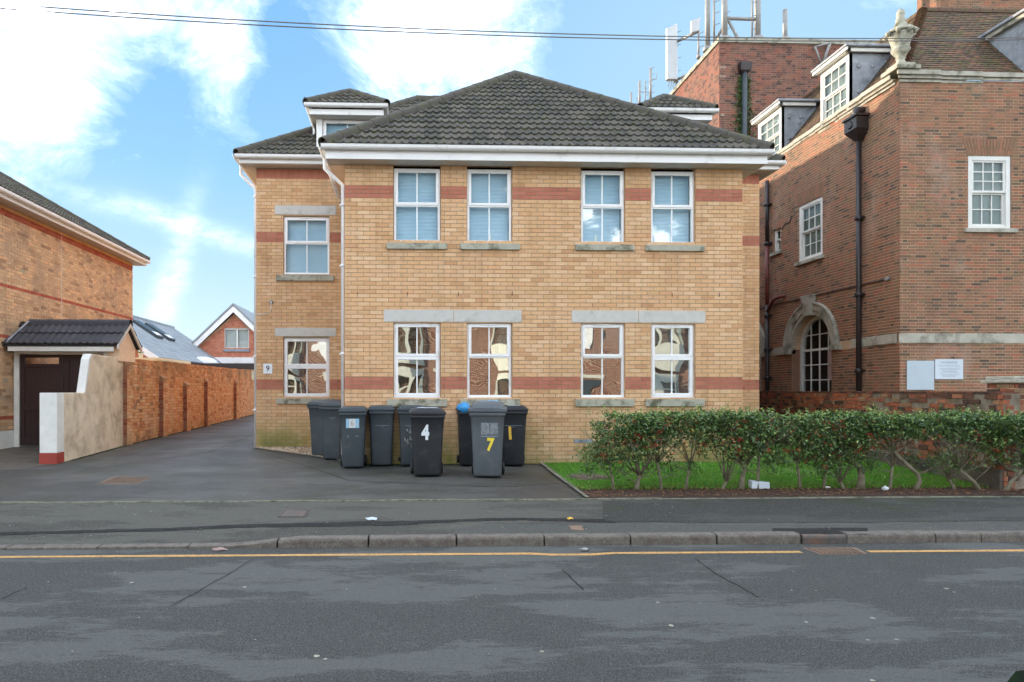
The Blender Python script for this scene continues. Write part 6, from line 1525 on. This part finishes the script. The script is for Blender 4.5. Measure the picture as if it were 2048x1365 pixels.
# ------------------------------------------------------------------ houses beyond the drive
def zz(v, X, Y): return vz(v, X, Y)
M['far_brick'] = brickmat('far_red_brick', [(0, rgb(190,112,88)), (.5, rgb(204,126,100)), (1, rgb(214,142,114))])
M['dome'] = plain('dome_plastic', rgb(226,232,236), rgb(206,214,220), .3, 2)
M['dark_fascia'] = flat('dark_fascia', rgb(58,50,48))
gh = thing('gable_house', 'small red brick house with white bargeboards and a two-light gable window beyond the drive', 'house', (ux(470, 41), 41, .9))
gy_ = 41.0; gxl, gxr = ux(372, gy_), ux(567, gy_); gap = ux(470, gy_); gzb = zz(728, gap, gy_); gza = zz(615, gap, gy_); gze = zz(714, gap, gy_)
zlim = lambda a: gzb
def gtop(a):
    X = gxl+a; t_ = 1-abs(X-gap)/(gap-ux(360, gy_)); return max(gzb+.3, gze-.35+(gza-gze)*t_)
gw2 = (ux(449, gy_)-gxl, ux(498, gy_)-gxl, zz(697, gap, gy_), zz(657, gap, gy_))
wall(gh, 'gable_wall', (gxl, gy_), (1, 0), (0, -1), gxr-gxl, 1.0, gzb+.3, [M['far_brick']], M['red_mortar'], None, 0, opens=[gw2], nind=0, top=gtop)
upw = upvc(gh, (gxl, gy_), (1, 0), (0, -1), gw2[0], (gw2[0]+gw2[1])/2+.02, gw2[2], gw2[3], M['glass_up'], .02, vent=False, blind=1, nopane_bar=True)
upvc(gh, (gxl, gy_), (1, 0), (0, -1), (gw2[0]+gw2[1])/2+.02, gw2[1], gw2[2], gw2[3], M['glass_up'], .02, vent=False, blind=1, nopane_bar=True)
b = MB(); b.box(gxl+gw2[0]-.05, gxl+gw2[1]+.05, gy_-.08, gy_+.02, gw2[2]-.2, gw2[2]-.05); b.build('window_sill', [M['lead']], gh)
for s in (-1, 1):
    X2 = gap+s*(gap-ux(352, gy_)); b = MB(); d_ = .38
    b.prism([(gap, gy_-.4, gza+.05), (X2, gy_-.4, gze-.35), (X2, gy_-.4, gze-.35-d_), (gap, gy_-.4, gza+.05-d_)], [(gap, gy_-.35, gza+.05), (X2, gy_-.35, gze-.35), (X2, gy_-.35, gze-.35-d_), (gap, gy_-.35, gza+.05-d_)]); b.build('bargeboard', [M['white']], gh)
    b = MB(); b.prism([(gap, gy_-.45, gza+.2), (X2, gy_-.45, gze-.2), (X2, gy_-.45, gze-.32), (gap, gy_-.45, gza+.08)], [(gap, gy_+9, gza+.2), (X2, gy_+9, gze-.2), (X2, gy_+9, gze-.32), (gap, gy_+9, gza+.08)]); b.build('roof', [M['slate']], gh)
b = MB(); b.box(gxl-.2, gxr+.5, gy_-.12, gy_-.05, gzb-.0, gzb+.38); b.build('fascia', [M['white']], gh)
b = MB(); b.box(gxl, gxr+3, gy_+.3, gy_+8, .8, gzb); b.build('back_wall', [M['far_brick']], gh)
# flat roofed garage with a dome light
fg = thing('flat_garage', 'flat roofed cream garage with dark fascia and pale roof dome beyond the drive', 'garage', (ux(440, 36), 36, .8))
fy2 = 36.0; fx0, fx1 = ux(352, fy2), ux(560, fy2); fz = zz(727, fx0, fy2)
b = MB(); b.box(fx0, fx1, fy2-.1, fy2+4.5, fz-.30, fz); b.build('fascia', [M['dark_fascia']], fg)
b = MB(); b.box(fx0+.1, fx1, fy2, fy2+4.4, .7, fz-.301); b.build('wall', [M['cream']], fg)
cxd, cyd = ux(404, fy2+.9), fy2+.9; b = MB(); b.loft([[(cxd+.85*math.cos(a_)*math.cos(2*PI*k/20), cyd+.6*math.cos(a_)*math.sin(2*PI*k/20), fz+.05+.34*math.sin(a_)) for k in range(20)] for a_ in (0, .4, .8, 1.2, 1.5)]); dm = b.build('roof_dome', [M['dome']], fg)
b = MB(); b.box(cxd-.9, cxd+.9, cyd-.65, cyd+.65, fz, fz+.05); b.build('dome_kerb', [M['white']], dm)
# slate roofed house with two roof lights
sh = thing('slate_house', 'low house with pale grey slate roof and two roof windows beyond the garden wall', 'house', (-13, 31, .8))
sy0, sy1 = 30.0, 42.0; sex = ux(320, sy0); sze = zz(715, sex, sy0); srx = ux(154, sy0); srz = zz(604, srx, sy0)
hw3 = sex-srx; ps = math.atan2(srz-sze, hw3); s3 = hw3/math.cos(ps)
roof_slope(sh, (sex, sy0-.2, sze), (0, 1, 0), (-math.cos(ps), 0, math.sin(ps)), [(0, 0), (sy1-sy0+.2, 0), (sy1-sy0+.2, s3), (0, s3)], M['slate'], tw=.36, g=.27, style='slate')
b = MB(); b.add([(srx-hw3, sy0-.2, sze), (srx-hw3, sy1, sze), (srx, sy1, srz), (srx, sy0-.2, srz)], [(0, 1, 2, 3)]); b.build('roof', [M['slate']], sh)
cap_line(sh, (srx, sy0-.2, srz), (srx, sy1, srz), M['slate'], .5, .1, name='ridge_tile')
b = MB(); b.prism([(sex-.1, sy0, .5), (sex-.1, sy0, sze-.1), (srx, sy0, srz-.1), (srx-hw3, sy0, sze-.1), (srx-hw3, sy0, .5)], [(sex-.1, sy0+.2, .5), (sex-.1, sy0+.2, sze-.1), (srx, sy0+.2, srz-.1), (srx-hw3, sy0+.2, sze-.1), (srx-hw3, sy0+.2, .5)]); b.build('gable_wall', [M['far_brick']], sh)
b = MB(); d_ = .3; b.prism([(sex+.1, sy0-.3, sze-.05), (srx, sy0-.3, srz+.02), (srx, sy0-.3, srz-d_), (sex+.1, sy0-.3, sze-.05-d_)], [(sex+.1, sy0-.25, sze-.05), (srx, sy0-.25, srz+.02), (srx, sy0-.25, srz-d_), (sex+.1, sy0-.25, sze-.05-d_)]); b.build('bargeboard', [M['white']], sh)
b = MB(); b.box(sex-.05, sex+.05, sy0, sy1, sze-.35, sze-.05); b.box(sex-.35, sex-.25, sy0+.2, sy1, .5, sze-.35); b.build('eaves_board', [M['brown']], sh)
Sd, Td = Vector((0, 1, 0)), Vector((-math.cos(ps), 0, math.sin(ps))); Nd = Sd.cross(Td)
if Nd.z < 0: Nd = -Nd
for yy in (34.2, 35.9):
    b = MB(); b.fbox((sex, yy, sze), tuple(Sd), tuple(Td), tuple(Nd), 0, .9, s3*.48, s3*.48+1.5, .0, .14); f_ = b.build('roof_window', [M['bin']], sh)
    b = MB(); b.fbox((sex, yy, sze), tuple(Sd), tuple(Td), tuple(Nd), .1, .8, s3*.48+.1, s3*.48+1.4, .141, .15); b.build('pane', [M['glass_up']], f_)
    b = MB(); b.fbox((sex, yy, sze), tuple(Sd), tuple(Td), tuple(Nd), .1, .8, s3*.48+.1, s3*.48+.4, .151, .16); b.build('blind', [M['white']], f_)
cs = thing('cream_shed', 'cream rendered lean-to with a small potted plant on its wall top behind the brick wall', 'shed', (ux(300, 24), 24, .6))
sx0, sx1 = ux(250, 24.0), ux(321, 24.0); b = MB(); b.box(sx0-1.5, sx1, 24, 27, .4, zz(722, sx1, 24)); b.build('wall', [M['cream']], cs); b = MB(); b.box(sx0-1.6, sx1+.06, 23.92, 27.1, zz(722, sx1, 24), zz(716, sx1, 24)); b.build('roof', [M['cream']], cs, bevel=.01)
px_ = ux(282, 24.2); pz_ = zz(716, px_, 24.2); pt_ = thing('plant_pot', 'small pale pot with a green sprig standing on the cream shed', 'plant pot', (px_, 24.2, pz_)); b = MB(); b.lathe(px_, 24.2, [(.06, pz_), (.08, pz_+.13), (.09, pz_+.13), (.085, pz_+.15)], 12); b.build('pot', [M['paper']], pt_)
b = MB(); rn = random.Random(8)
for _ in range(60): leaf(b, (px_+rn.gauss(0, .06), 24.2+rn.gauss(0, .05), pz_+.16+abs(rn.gauss(0, .05))), .03, rn)
b.build('foliage', [M['leaf']], pt_, kind='stuff')

# ------------------------------------------------------------------ holly hedge, one shrub after another
hl = [(1225, 981), (1269, 980), (1317, 979), (1370, 981), (1441, 980), (1474, 978), (1507, 978), (1596, 979), (1646, 980), (1684, 979), (1735, 984), (1790, 983), (1838, 983), (1920, 984), (1968, 984), (2016, 984), (2075, 984), (2130, 984)]
desc = ['leftmost holly shrub with thin straight stem and sprawling low branches beside the drive', 'holly shrub with a thick forked grey stem near the left end of the hedge', 'holly shrub with a slim leaning stem in front of the brown crate', 'holly shrub with one tall straight pale stem below the third lower window', 'holly shrub with a low v-shaped pale fork and yellowish sprigs', 'holly shrub with the thickest upright stem near the white block',
        'holly shrub with a dark upright stem right above the white block', 'small-stemmed holly shrub with low leafy twigs in front of the corner of the flats', 'dark bushy holly shrub with leaves down near the soil', 'holly shrub with two thin close stems over the middle of the lawn', 'holly shrub with a thick bent S-shaped grey trunk leaning left', 'holly shrub with one long thin stem in front of the boundary wall',
        'holly shrub with a sharply kinked grey trunk', 'holly shrub with a slim y-shaped stem before the lower right of the boundary wall', 'holly shrub with a trunk slanting up to the left near the frame edge', 'holly shrub with a thick trunk slanting up to the right at the frame edge', 'holly shrub partly cut off by the right edge', 'holly shrub beyond the right edge of the view']
cols_ = []
for i, (u, v) in enumerate(hl):
    rn = random.Random(100+i); x, y = ground_pt(u, v); y = 9.62-max(0, x-6.5)*.09; z0 = gz(y)+.01
    t_ = thing('holly_shrub', desc[i], 'shrub', (x, y, z0), 'holly shrubs of the front hedge')
    st_ = MB(); tips = []
    thick = {1: .032, 5: .036, 10: .045, 12: .03, 15: .034, 14: .028, 4: .022}.get(i, .019)
    lean = {10: -.30, 12: -.34, 14: -.30, 15: .30, 1: .05, 8: .1}.get(i, rn.uniform(-.08, .08))
    fz_ = {4: .12, 13: .15, 9: .1, 1: .22}.get(i, rn.uniform(.28, .5))
    if i == 10: tr_ = [(x, y, z0-.03), (x+.03, y, z0+.15), (x+.0, y, z0+.32), (x-.16, y, z0+.42), (x-.30, y, z0+.58)]
    elif i == 12: tr_ = [(x, y, z0-.03), (x+.08, y, z0+.12), (x+.05, y, z0+.22), (x-.16, y, z0+.40), (x-.32, y, z0+.56)]
    else: tr_ = [(x, y, z0-.03), (x+lean*.3, y, z0+fz_*.4), (x+lean*.7, y+.01, z0+fz_*.75), (x+lean, y+.02, z0+fz_)]
    n_ = len(tr_); st_.tube(tr_, [thick*1.5]+[thick*(1.05-.25*k/n_) for k in range(1, n_)], 8)
    top = Vector(tr_[-1]); nb = 7
    for k in range(nb):
        ang_ = -1.0+2.0*k/(nb-1)+rn.uniform(-.15, .15); ex_ = top.x+math.sin(ang_)*.45*rn.uniform(.7, 1.15); ez_ = z0+rn.uniform(.75, 1.05)-abs(ang_)*.12; ey_ = y+rn.uniform(-.22, .25)
        m1 = top.lerp(Vector((ex_, ey_, ez_)), .45)+Vector((rn.uniform(-.05, .05), rn.uniform(-.05, .05), rn.uniform(-.04, .06)))
        st_.tube([tuple(top-Vector((0, 0, .03))), tuple(m1), (ex_, ey_, ez_)], [thick*.55, thick*.38, thick*.18], 6); tips.append((ex_, ey_, ez_))
        for q in range(3):
            a_ = m1.lerp(Vector((ex_, ey_, ez_)), rn.uniform(.0, .8)); e_ = a_+Vector((rn.uniform(-.2, .2), rn.uniform(-.2, .2), rn.uniform(-.02, .22))); st_.tube([tuple(a_), tuple(e_)], [thick*.22, .004], 5)
    # low side twigs with leaves
    lows = []
    nlow = {0: 8, 1: 8, 2: 4, 7: 7, 8: 9, 13: 5, 4: 3}.get(i, 4)
    for q in range(nlow):
        a_ = Vector(tr_[rn.randrange(1, n_)]); s_ = rn.choice((-1, 1)) if i > 1 else (-1 if rn.random() < .65 else 1)
        e_ = Vector((a_.x+s_*rn.uniform(.12, .42), y+rn.uniform(-.15, .15), z0+rn.uniform(.28, .62))); st_.tube([tuple(a_), tuple(a_.lerp(e_, .5)+Vector((0, 0, -.03))), tuple(e_)], [thick*.3, thick*.2, .004], 5); lows.append(e_)
    st_.build('trunk', [M['bark']], t_)
    lb = MB(); bb = MB()
    left_end = i == 0
    hwid = .36 if not left_end else .30
    ztop_ = z0+1.13+rn.uniform(-.05, .03); zbot = z0+{0: .36, 1: .42, 7: .40, 8: .34, 11: .74, 12: .70, 3: .62, 9: .6}.get(i, rn.uniform(.46, .68))
    def ok(p):
        n_v = math.sin(p.x*7.3+1.7*math.sin(p.z*9+i))*math.sin(p.z*8.1+p.y*6+i*.7)
        low_f = (p.z-zbot)/(ztop_-zbot)
        return rn.random() < (.35+.65*min(1, low_f*1.8))*(1.0 if n_v > -.15 else .16)
    cnt = 0
    while cnt < 2350:
        xx = x+rn.gauss(0, hwid*.62) if not left_end else x+rn.uniform(-.28, .42)
        p = Vector((xx, y+rn.uniform(-.33, .33), zbot+(ztop_-zbot)*rn.random()**.75))
        if left_end and p.z > ztop_-.15 and p.x < x-.05: continue
        if abs(p.x-x) > .62: continue
        edge_ = 1-((p.y-y)/.36)**4
        top_lim = ztop_-.05*abs(math.sin(p.x*5+p.y*3))
        if p.z > top_lim or rn.random() > edge_ or not ok(p): continue
        toplit = max(0, (p.z-(ztop_-.16))/.16)  # light on the hedge top put into the leaf colour, paler upwards
        r_ = min(.99, rn.random()*.72+.28*toplit*rn.random()+(.25 if rn.random() < .04 else 0)+(.3 if i == 4 and p.z < z0+.6 else 0))
        leaf(lb, p, rn.uniform(.014, .036), rn, r_, up=.8); cnt += 1
    for e_ in lows:
        for _ in range(55 if i != 8 else 90): p = e_+Vector((rn.gauss(0, .075), rn.gauss(0, .07), rn.gauss(0, .06))); leaf(lb, p, rn.uniform(.020, .032), rn, rn.random()*(.75 if i != 4 else 1), up=.6)
    for q in range(26):   # stray shoots above and outside the clipped face
        a_ = rn.uniform(-.45, .45); p0_ = Vector((x+a_, y+rn.uniform(-.34, .2), ztop_-rn.uniform(.0, .10) if q % 2 else zbot+(ztop_-zbot)*rn.random())); dd = Vector((rn.gauss(0, .5), -.5*rn.random() if q % 2 == 0 else rn.gauss(0, .3), 1 if q % 2 else rn.gauss(0, .5))).normalized()
        L_ = rn.uniform(.04, .11)
        for k in range(7): leaf(lb, p0_+dd*(L_*k/6)+Vector((rn.gauss(0, .012), rn.gauss(0, .012), 0)), rn.uniform(.014, .026), rn, min(1, rn.uniform(.4, 1.0)), up=.4)
    lb.build('foliage', [M['leaf']], t_, kind='stuff')
    dens_b = 1 if u < 1750 else .35
    for _ in range(int(17*dens_b)):
        c = Vector((x+rn.gauss(0, .25), y-.33+rn.random()*.3, zbot+(ztop_-.08-zbot)*rn.random()))
        for q in range(rn.randint(3, 9)):
            p = c+Vector((rn.gauss(0, .024), rn.gauss(0, .02), rn.gauss(0, .022))); s = rn.uniform(.006, .0095)
            bb.add([(p.x-s, p.y, p.z), (p.x, p.y-s, p.z), (p.x+s, p.y, p.z), (p.x, p.y+s, p.z), (p.x, p.y, p.z+s), (p.x, p.y, p.z-s)], [(0, 1, 4), (1, 2, 4), (2, 3, 4), (3, 0, 4), (1, 0, 5), (2, 1, 5), (3, 2, 5), (0, 3, 5)], 0, .5, True)
    if bb.v: bb.build('berries', [M['berry']], t_, kind='stuff')

# ------------------------------------------------------------------ odds and ends on the ground
rn = random.Random(31); db = MB()
def flake(b, x, y, z, s, r): 
    a = rn.random()*PI*2; c, q = math.cos(a)*s, math.sin(a)*s
    b.add([(x-c, y-q, z), (x+q*.5, y-c*.5, z+s*.25), (x+c, y+q, z+s*.1), (x-q*.5, y+c*.5, z+s*.3)], [(0, 1, 2, 3)], 0, r)
for _ in range(2600):
    x = rn.uniform(EDGE+.05, 9); y = 9.06+rn.random()*.9; flake(db, x, y, gz(y)+.022+rn.random()*.012, rn.uniform(.010, .030), rn.random()*.9)
for _ in range(260):
    x = rn.uniform(-6, 9); y = rn.uniform(7.3, 9.0); flake(db, x, y, pz(x, y)+.012, rn.uniform(.004, .012), rn.choice((.5, .95, 1)))
for _ in range(200):
    x = rn.uniform(-5.5, 2.3); y = rn.uniform(9.1, 12.2); flake(db, x, y, gz(y)+.004, rn.uniform(.004, .014), rn.choice((.1, .3, .6, 1)))
for _ in range(160):
    x = rn.uniform(-5, 6); y = 7.02-rn.random()**2*3; flake(db, x, y, .004, rn.uniform(.004, .010), rn.choice((.2, .6, 1, 1)))
tag(db.build('leaf_litter', [M['dead']], kind='stuff'), 'scattered dead leaves and specks of litter', 'leaf litter')
def blobby(name, label, cat, x, y, z, sx, sy, sz, mat, seed=1, kindn=None):
    rn2 = random.Random(seed); b = MB(); rg = []
    for i in range(6):
        ph = PI*i/5; rg.append([(x+sx*(math.sin(ph)+.02)*math.cos(2*PI*k/10)*rn2.uniform(.75, 1.15), y+sy*(math.sin(ph)+.02)*math.sin(2*PI*k/10)*rn2.uniform(.75, 1.15), z+sz*(1-math.cos(ph))*rn2.uniform(.85, 1.1)) for k in range(10)])
    b.loft(rg); return tag(b.build(name, [mat]), label, cat)
x, y = ground_pt(1294, 925); bx_ = thing('crate', 'brown wooden crate lying on the lawn against the flats wall', 'crate', (x, y+.2, gz(y)))
b = MB(); Z0 = gz(y)+.03
for k in range(3): b.box(x-.19, x+.19, y+.1, y+.125, Z0+.005+k*.095, Z0+.09+k*.095)
for k in range(3): b.box(x-.19, x-.165, y+.126, y+.4, Z0+.005+k*.095, Z0+.09+k*.095); b.box(x+.165, x+.19, y+.126, y+.4, Z0+.005+k*.095, Z0+.09+k*.095)
b.box(x-.164, x+.164, y+.126, y+.4, Z0, Z0+.02); b.box(x-.164, x+.164, y+.376, y+.4, Z0+.021, Z0+.28); b.build('slats', [M['boxbrown']], bx_)
b = MB(); b.box(x-.164, x+.164, y+.126, y+.376, Z0+.24, Z0+.26); b.build('lid', [M['boxbrown']], bx_)
x, y = ground_pt(1217, 932); blobby('white_bag', 'small crumpled white bag on the lawn near the flats wall', 'bag', x, y, gz(y)+.02, .06, .05, .035, M['paper'], 3)
x, y = ground_pt(1521, 981); b = MB(); zz_ = gz(y)+.02; b.prism([(x-.13, y, zz_), (x+.13, y-.02, zz_), (x+.12, y-.03, zz_+.10), (x-.12, y, zz_+.11)], [(x-.11, y+.14, zz_), (x+.12, y+.14, zz_), (x+.11, y+.13, zz_+.09), (x-.12, y+.13, zz_+.12)]); tag(b.build('concrete_block', [M['notice']], bevel=.01), 'pale whitish block lying on the soil among the holly stems', 'block')
x, y = ground_pt(1653, 980); blobby('white_rag', 'small flat white rag on the soil under the hedge', 'rag', x, y, gz(y)+.02, .055, .04, .016, M['paper'], 5)
x, y = ground_pt(1770, 984); blobby('white_cup', 'white round crushed cup on the soil near the bent holly trunk', 'cup', x, y, gz(y)+.015, .045, .045, .035, M['ywh'], 7)
def paper_scrap(name, label, u, v, s, mat, fn, seed):
    rn2 = random.Random(seed); x, y = fn(u, v); z = (pz(x, y) if fn is pp else .0)+.012; b = MB(); n = 9
    vs = [(x+s*1.9*math.cos(2*PI*k/n)*rn2.uniform(.5, 1.1), y+s*.7*math.sin(2*PI*k/n)*rn2.uniform(.5, 1.2), z+rn2.uniform(0, .02)) for k in range(n)]+[(x, y, z+.028)]
    vs += [(p[0], p[1], p[2]-.008) for p in vs]
    b.add(vs, [(k, (k+1) % n, n) for k in range(n)]+[(n+1+(k+1) % n, n+1+k, 2*n+1) for k in range(n)]+[(k, n+1+k, n+1+(k+1) % n, (k+1) % n) for k in range(n)]); tag(b.build(name, [mat]), label, 'litter')
paper_scrap('tissue', 'bluish white trodden tissue on the dark strip of the pavement', 745, 1041, .05, M['notice'], pp, 1)
paper_scrap('crisp_packet', 'flattened pale packet in the gutter left of the middle', 440, 1102, .04, M['pinkboard'], rp, 2)
paper_scrap('foil_wrapper', 'silvery crumpled wrapper on the yellow line by the kerb', 1170, 1103, .035, M['galv'], rp, 3)
paper_scrap('paper_scrap', 'tiny pale scrap on the dark pavement strip near the water cover', 1141, 1041, .022, M['yyel2'], pp, 4)
gm2 = MB(); rn = random.Random(17)
for (u, v) in ((489, 1175), (633, 1313), (651, 1319), (1315, 1206), (1342, 1252), (1735, 1281), (1793, 1280), (1745, 1362), (1892, 1178), (1908, 1185), (1745, 1237), (1612, 1245), (263, 1166), (1084, 1304)):
    x, y = rp(u, v); r_ = rn.uniform(.012, .020); n = 9; k0 = len(gm2.v)
    gm2.add([(x+r_*rn.uniform(.8, 1.2)*math.cos(2*PI*k/n), y+r_*rn.uniform(.8, 1.2)*math.sin(2*PI*k/n), .003) for k in range(n)]+[(x, y, .006)], [(k, (k+1) % n, n) for k in range(n)])
o = gm2.build('chewing_gum', [M['sill']], road_o, kind='stuff')

# ------------------------------------------------------------------ overhead wires
for (v0, v1, v2, lb) in ((8, 52, 76, 'upper of the two thin overhead wires crossing the sky'), (17, 60, 80, 'lower of the two thin overhead wires crossing the sky')):
    P0 = pdir(-500, v0-32)*10; P1 = pdir(700, v1-4)*12.5; P2 = pdir(2700, v2-6)*30; pts = []
    o3 = Vector((0, 0, CAMZ)); cps = [P0, P1, P2]
    hd = [Vector((p.x, p.y, p.z)) for p in cps]
    a_, c_ = hd[0]+o3, hd[2]+o3; Dn = 60
    us = [-500+k*3200/Dn for k in range(Dn+1)]
    def vv(u): # quadratic through three points
        x0, x1, x2 = 0, 700, 2048; return v0*(u-x1)*(u-x2)/((x0-x1)*(x0-x2))+v1*(u-x0)*(u-x2)/((x1-x0)*(x1-x2))+v2*(u-x0)*(u-x1)/((x2-x0)*(x2-x1))
    # straight in plan from (-9, 8.5) to (16, 13)
    q0 = Vector((ux(-500, 8.5), 8.5)); q1 = Vector((ux(2700, 13.0), 13.0))
    for k in range(Dn+1):
        p = q0.lerp(q1, k/Dn); u = proj(p.x, p.y, 5)[0]; pts.append((p.x, p.y, vz(vv(u), p.x, p.y)))
    b = MB(); b.tube(pts, .0078, 6); tag(b.build('overhead_wire', [M['cable']]), lb, 'wire', 'overhead wires')

# ------------------------------------------------------------------ houses across the street (seen in the panes) and the parked car
M['opp_trim'] = plain('opposite_trim_paint', rgb(206,204,190), rgb(190,188,174), .7, 4)
M['opp_brick'] = brickmat('opposite_red_brick', [(0, rgb(150,84,62)), (1, rgb(150,84,62))])
m, t, b_, P = newmat('opposite_brickwork'); bt = t.n.new('ShaderNodeTexBrick'); t.l.new(t.map(P, (1, 1, 1), rot=(PI/2, 0, 0)), bt.inputs['Vector'])
for k_, v_ in (('Color1', (*rgb(136,92,76), 1)), ('Color2', (*rgb(108,68,56), 1)), ('Mortar', (*rgb(176,156,134), 1)), ('Scale', 1.0), ('Brick Width', .225), ('Row Height', .075), ('Mortar Size', .008)): bt.inputs[k_].default_value = v_
t.l.new(bt.outputs[0], b_.inputs['Base Color']); b_.inputs['Roughness'].default_value = .9; M['opp'] = m
for i, x0 in enumerate((-15.2, -9.0, -2.8, 3.4, 9.6)):
    t_ = thing('terraced_house', ['red brick terraced house with cream bay across the street, far left in the panes', 'red brick terraced house with cream bay across the street, second in the row', 'red brick terraced house with cream bay across the street, directly behind the camera', 'red brick terraced house with cream bay across the street, right of the camera', 'red brick terraced house with cream bay across the street, at the right end'][i], 'house', (x0+3, -7, 0), 'terraced houses across the street')
    b = MB(); b.box(x0, x0+6.19, -13, -7, -.05, 5.6); b.build('wall', [M['opp']], t_)
    b = MB(); b.add([(x0-.0, -6.7, 5.55), (x0+6.19, -6.7, 5.55), (x0+6.19, -10, 7.6), (x0, -10, 7.6)], [(0, 1, 2, 3)]); b.add([(x0, -13.3, 5.55), (x0+6.19, -13.3, 5.55), (x0+6.19, -10, 7.6), (x0, -10, 7.6)], [(3, 2, 1, 0)]); b.build('roof', [M['slate']], t_)
    for z0 in (.5, 3.3):
        b = MB(); P_ = [(x0+.6, -7.001), (x0+1.1, -6.3), (x0+2.6, -6.3), (x0+3.1, -7.001)]
        for (za, zb3, mt) in ((z0-.3 if z0 < 1 else z0-.5, z0+.25, 'cream'), (z0+1.75, z0+2.05, 'cream')): b.prism([(p[0], p[1], za) for p in P_], [(p[0], p[1], zb3) for p in P_])
        for p in P_: b.box(p[0]-.07, p[0]+.07, p[1]-.05, p[1]+.07, z0+.25, z0+1.75)
        b.box(x0+1.78, x0+1.92, -6.35, -6.28, z0+.25, z0+1.75); b.box(x0+1.1, x0+2.6, -6.34, -6.29, z0+1.25, z0+1.33); b.build('bay', [M['opp_trim']], t_)
        b = MB(); b.prism([(p[0], p[1]-.03, z0+.25) for p in P_], [(p[0], p[1]-.03, z0+1.75) for p in P_], caps=False); b.build('pane', [M['glass_old']], t_)
        b = MB(); b.box(x0+4.2, x0+5.3, -7.0, -6.95, z0+.3, z0+1.8) if z0 > 1 else b.box(x0+4.2, x0+5.2, -7.0, -6.95, 0, 2.2); b.build('window' if z0 > 1 else 'door', [M['white'] if z0 > 1 else M['bin']], t_)
        b = MB(); b.box(x0+4.05, x0+5.4, -7, -6.9, z0+1.85, z0+2.05); b.build('lintel', [M['opp_trim']], t_)
# car whose bonnet corner just enters the picture at the lower right
car = thing('parked_car', 'dark parked car, only its shiny front corner showing at the bottom right', 'car', (3.4, .85, 0))
cx0, cx1, cyn, cyf = 1.35, 5.4, 1.76, .02
def carring(x, hw_, zt, zb, tuck): 
    cyc = (cyn+cyf)/2; return [(x, cyc+s*w_, z) for s, w_, z in ((1, hw_*.92, zb), (1, hw_, zb+.18), (1, hw_, zt-.16), (1, hw_*.97, zt-.05), (1, hw_*.85, zt), (-1, hw_*.85, zt), (-1, hw_*.97, zt-.05), (-1, hw_, zt-.16), (-1, hw_, zb+.18), (-1, hw_*.92, zb))]
b = MB(); b.loft([carring(cx0+.0, .66, .66, .30, 0), carring(cx0+.06, .78, .86, .24, 0), carring(cx0+.22, .85, .945, .2, 0), carring(cx0+.7, .87, .99, .2, 0), carring(cx0+1.3, .87, 1.0, .2, 0), carring(cx1-.6, .87, 1.0, .2, 0), carring(cx1-.1, .82, .95, .24, 0), carring(cx1, .72, .8, .3, 0)]); b.build('body', [M['carpaint']], car)
def cabr(x, hw_, z): cyc = (cyn+cyf)/2; return [(x, cyc+hw_, .98), (x, cyc+hw_*.82, z), (x, cyc-hw_*.82, z), (x, cyc-hw_, .98)]
b = MB(); b.loft([cabr(cx0+1.15, .78, .99), cabr(cx0+1.75, .80, 1.42), cabr(cx0+2.6, .80, 1.46), cabr(cx1-.7, .78, 1.38), cabr(cx1-.2, .74, .99)], smooth=False); b.build('cabin', [M['carpaint']], car)
for x in (cx0+.75, cx1-.8):
    for yy, s in ((cyn, 1), (cyf, -1)):
        b = MB(); b.loft([[(x+r_*math.cos(2*PI*k/24), yy+o_, .31+r_*math.sin(2*PI*k/24)) for k in range(24)] for r_, o_ in ((.28, -s*.2), (.31, -s*.18), (.31, 0), (.27, s*.02))]); wv = b.build('wheel', [M['rubber']], car)
        b = MB(); b.loft([[(x+r_*math.cos(2*PI*k/20), yy+o_, .31+r_*math.sin(2*PI*k/20)) for k in range(20)] for r_, o_ in ((.20, s*.0), (.20, s*.03), (.05, s*.035))]); b.build('rim', [M['galv']], wv)
for s in (1, -1):
    cyc = (cyn+cyf)/2; b = MB(); b.box(cx0+.03, cx0+.16, cyc+s*.62-.12, cyc+s*.62+.10, .60, .74); b.build('headlight', [M['dome']], car, bevel=.03)
print('OBJECTS', len(bpy.data.objects))
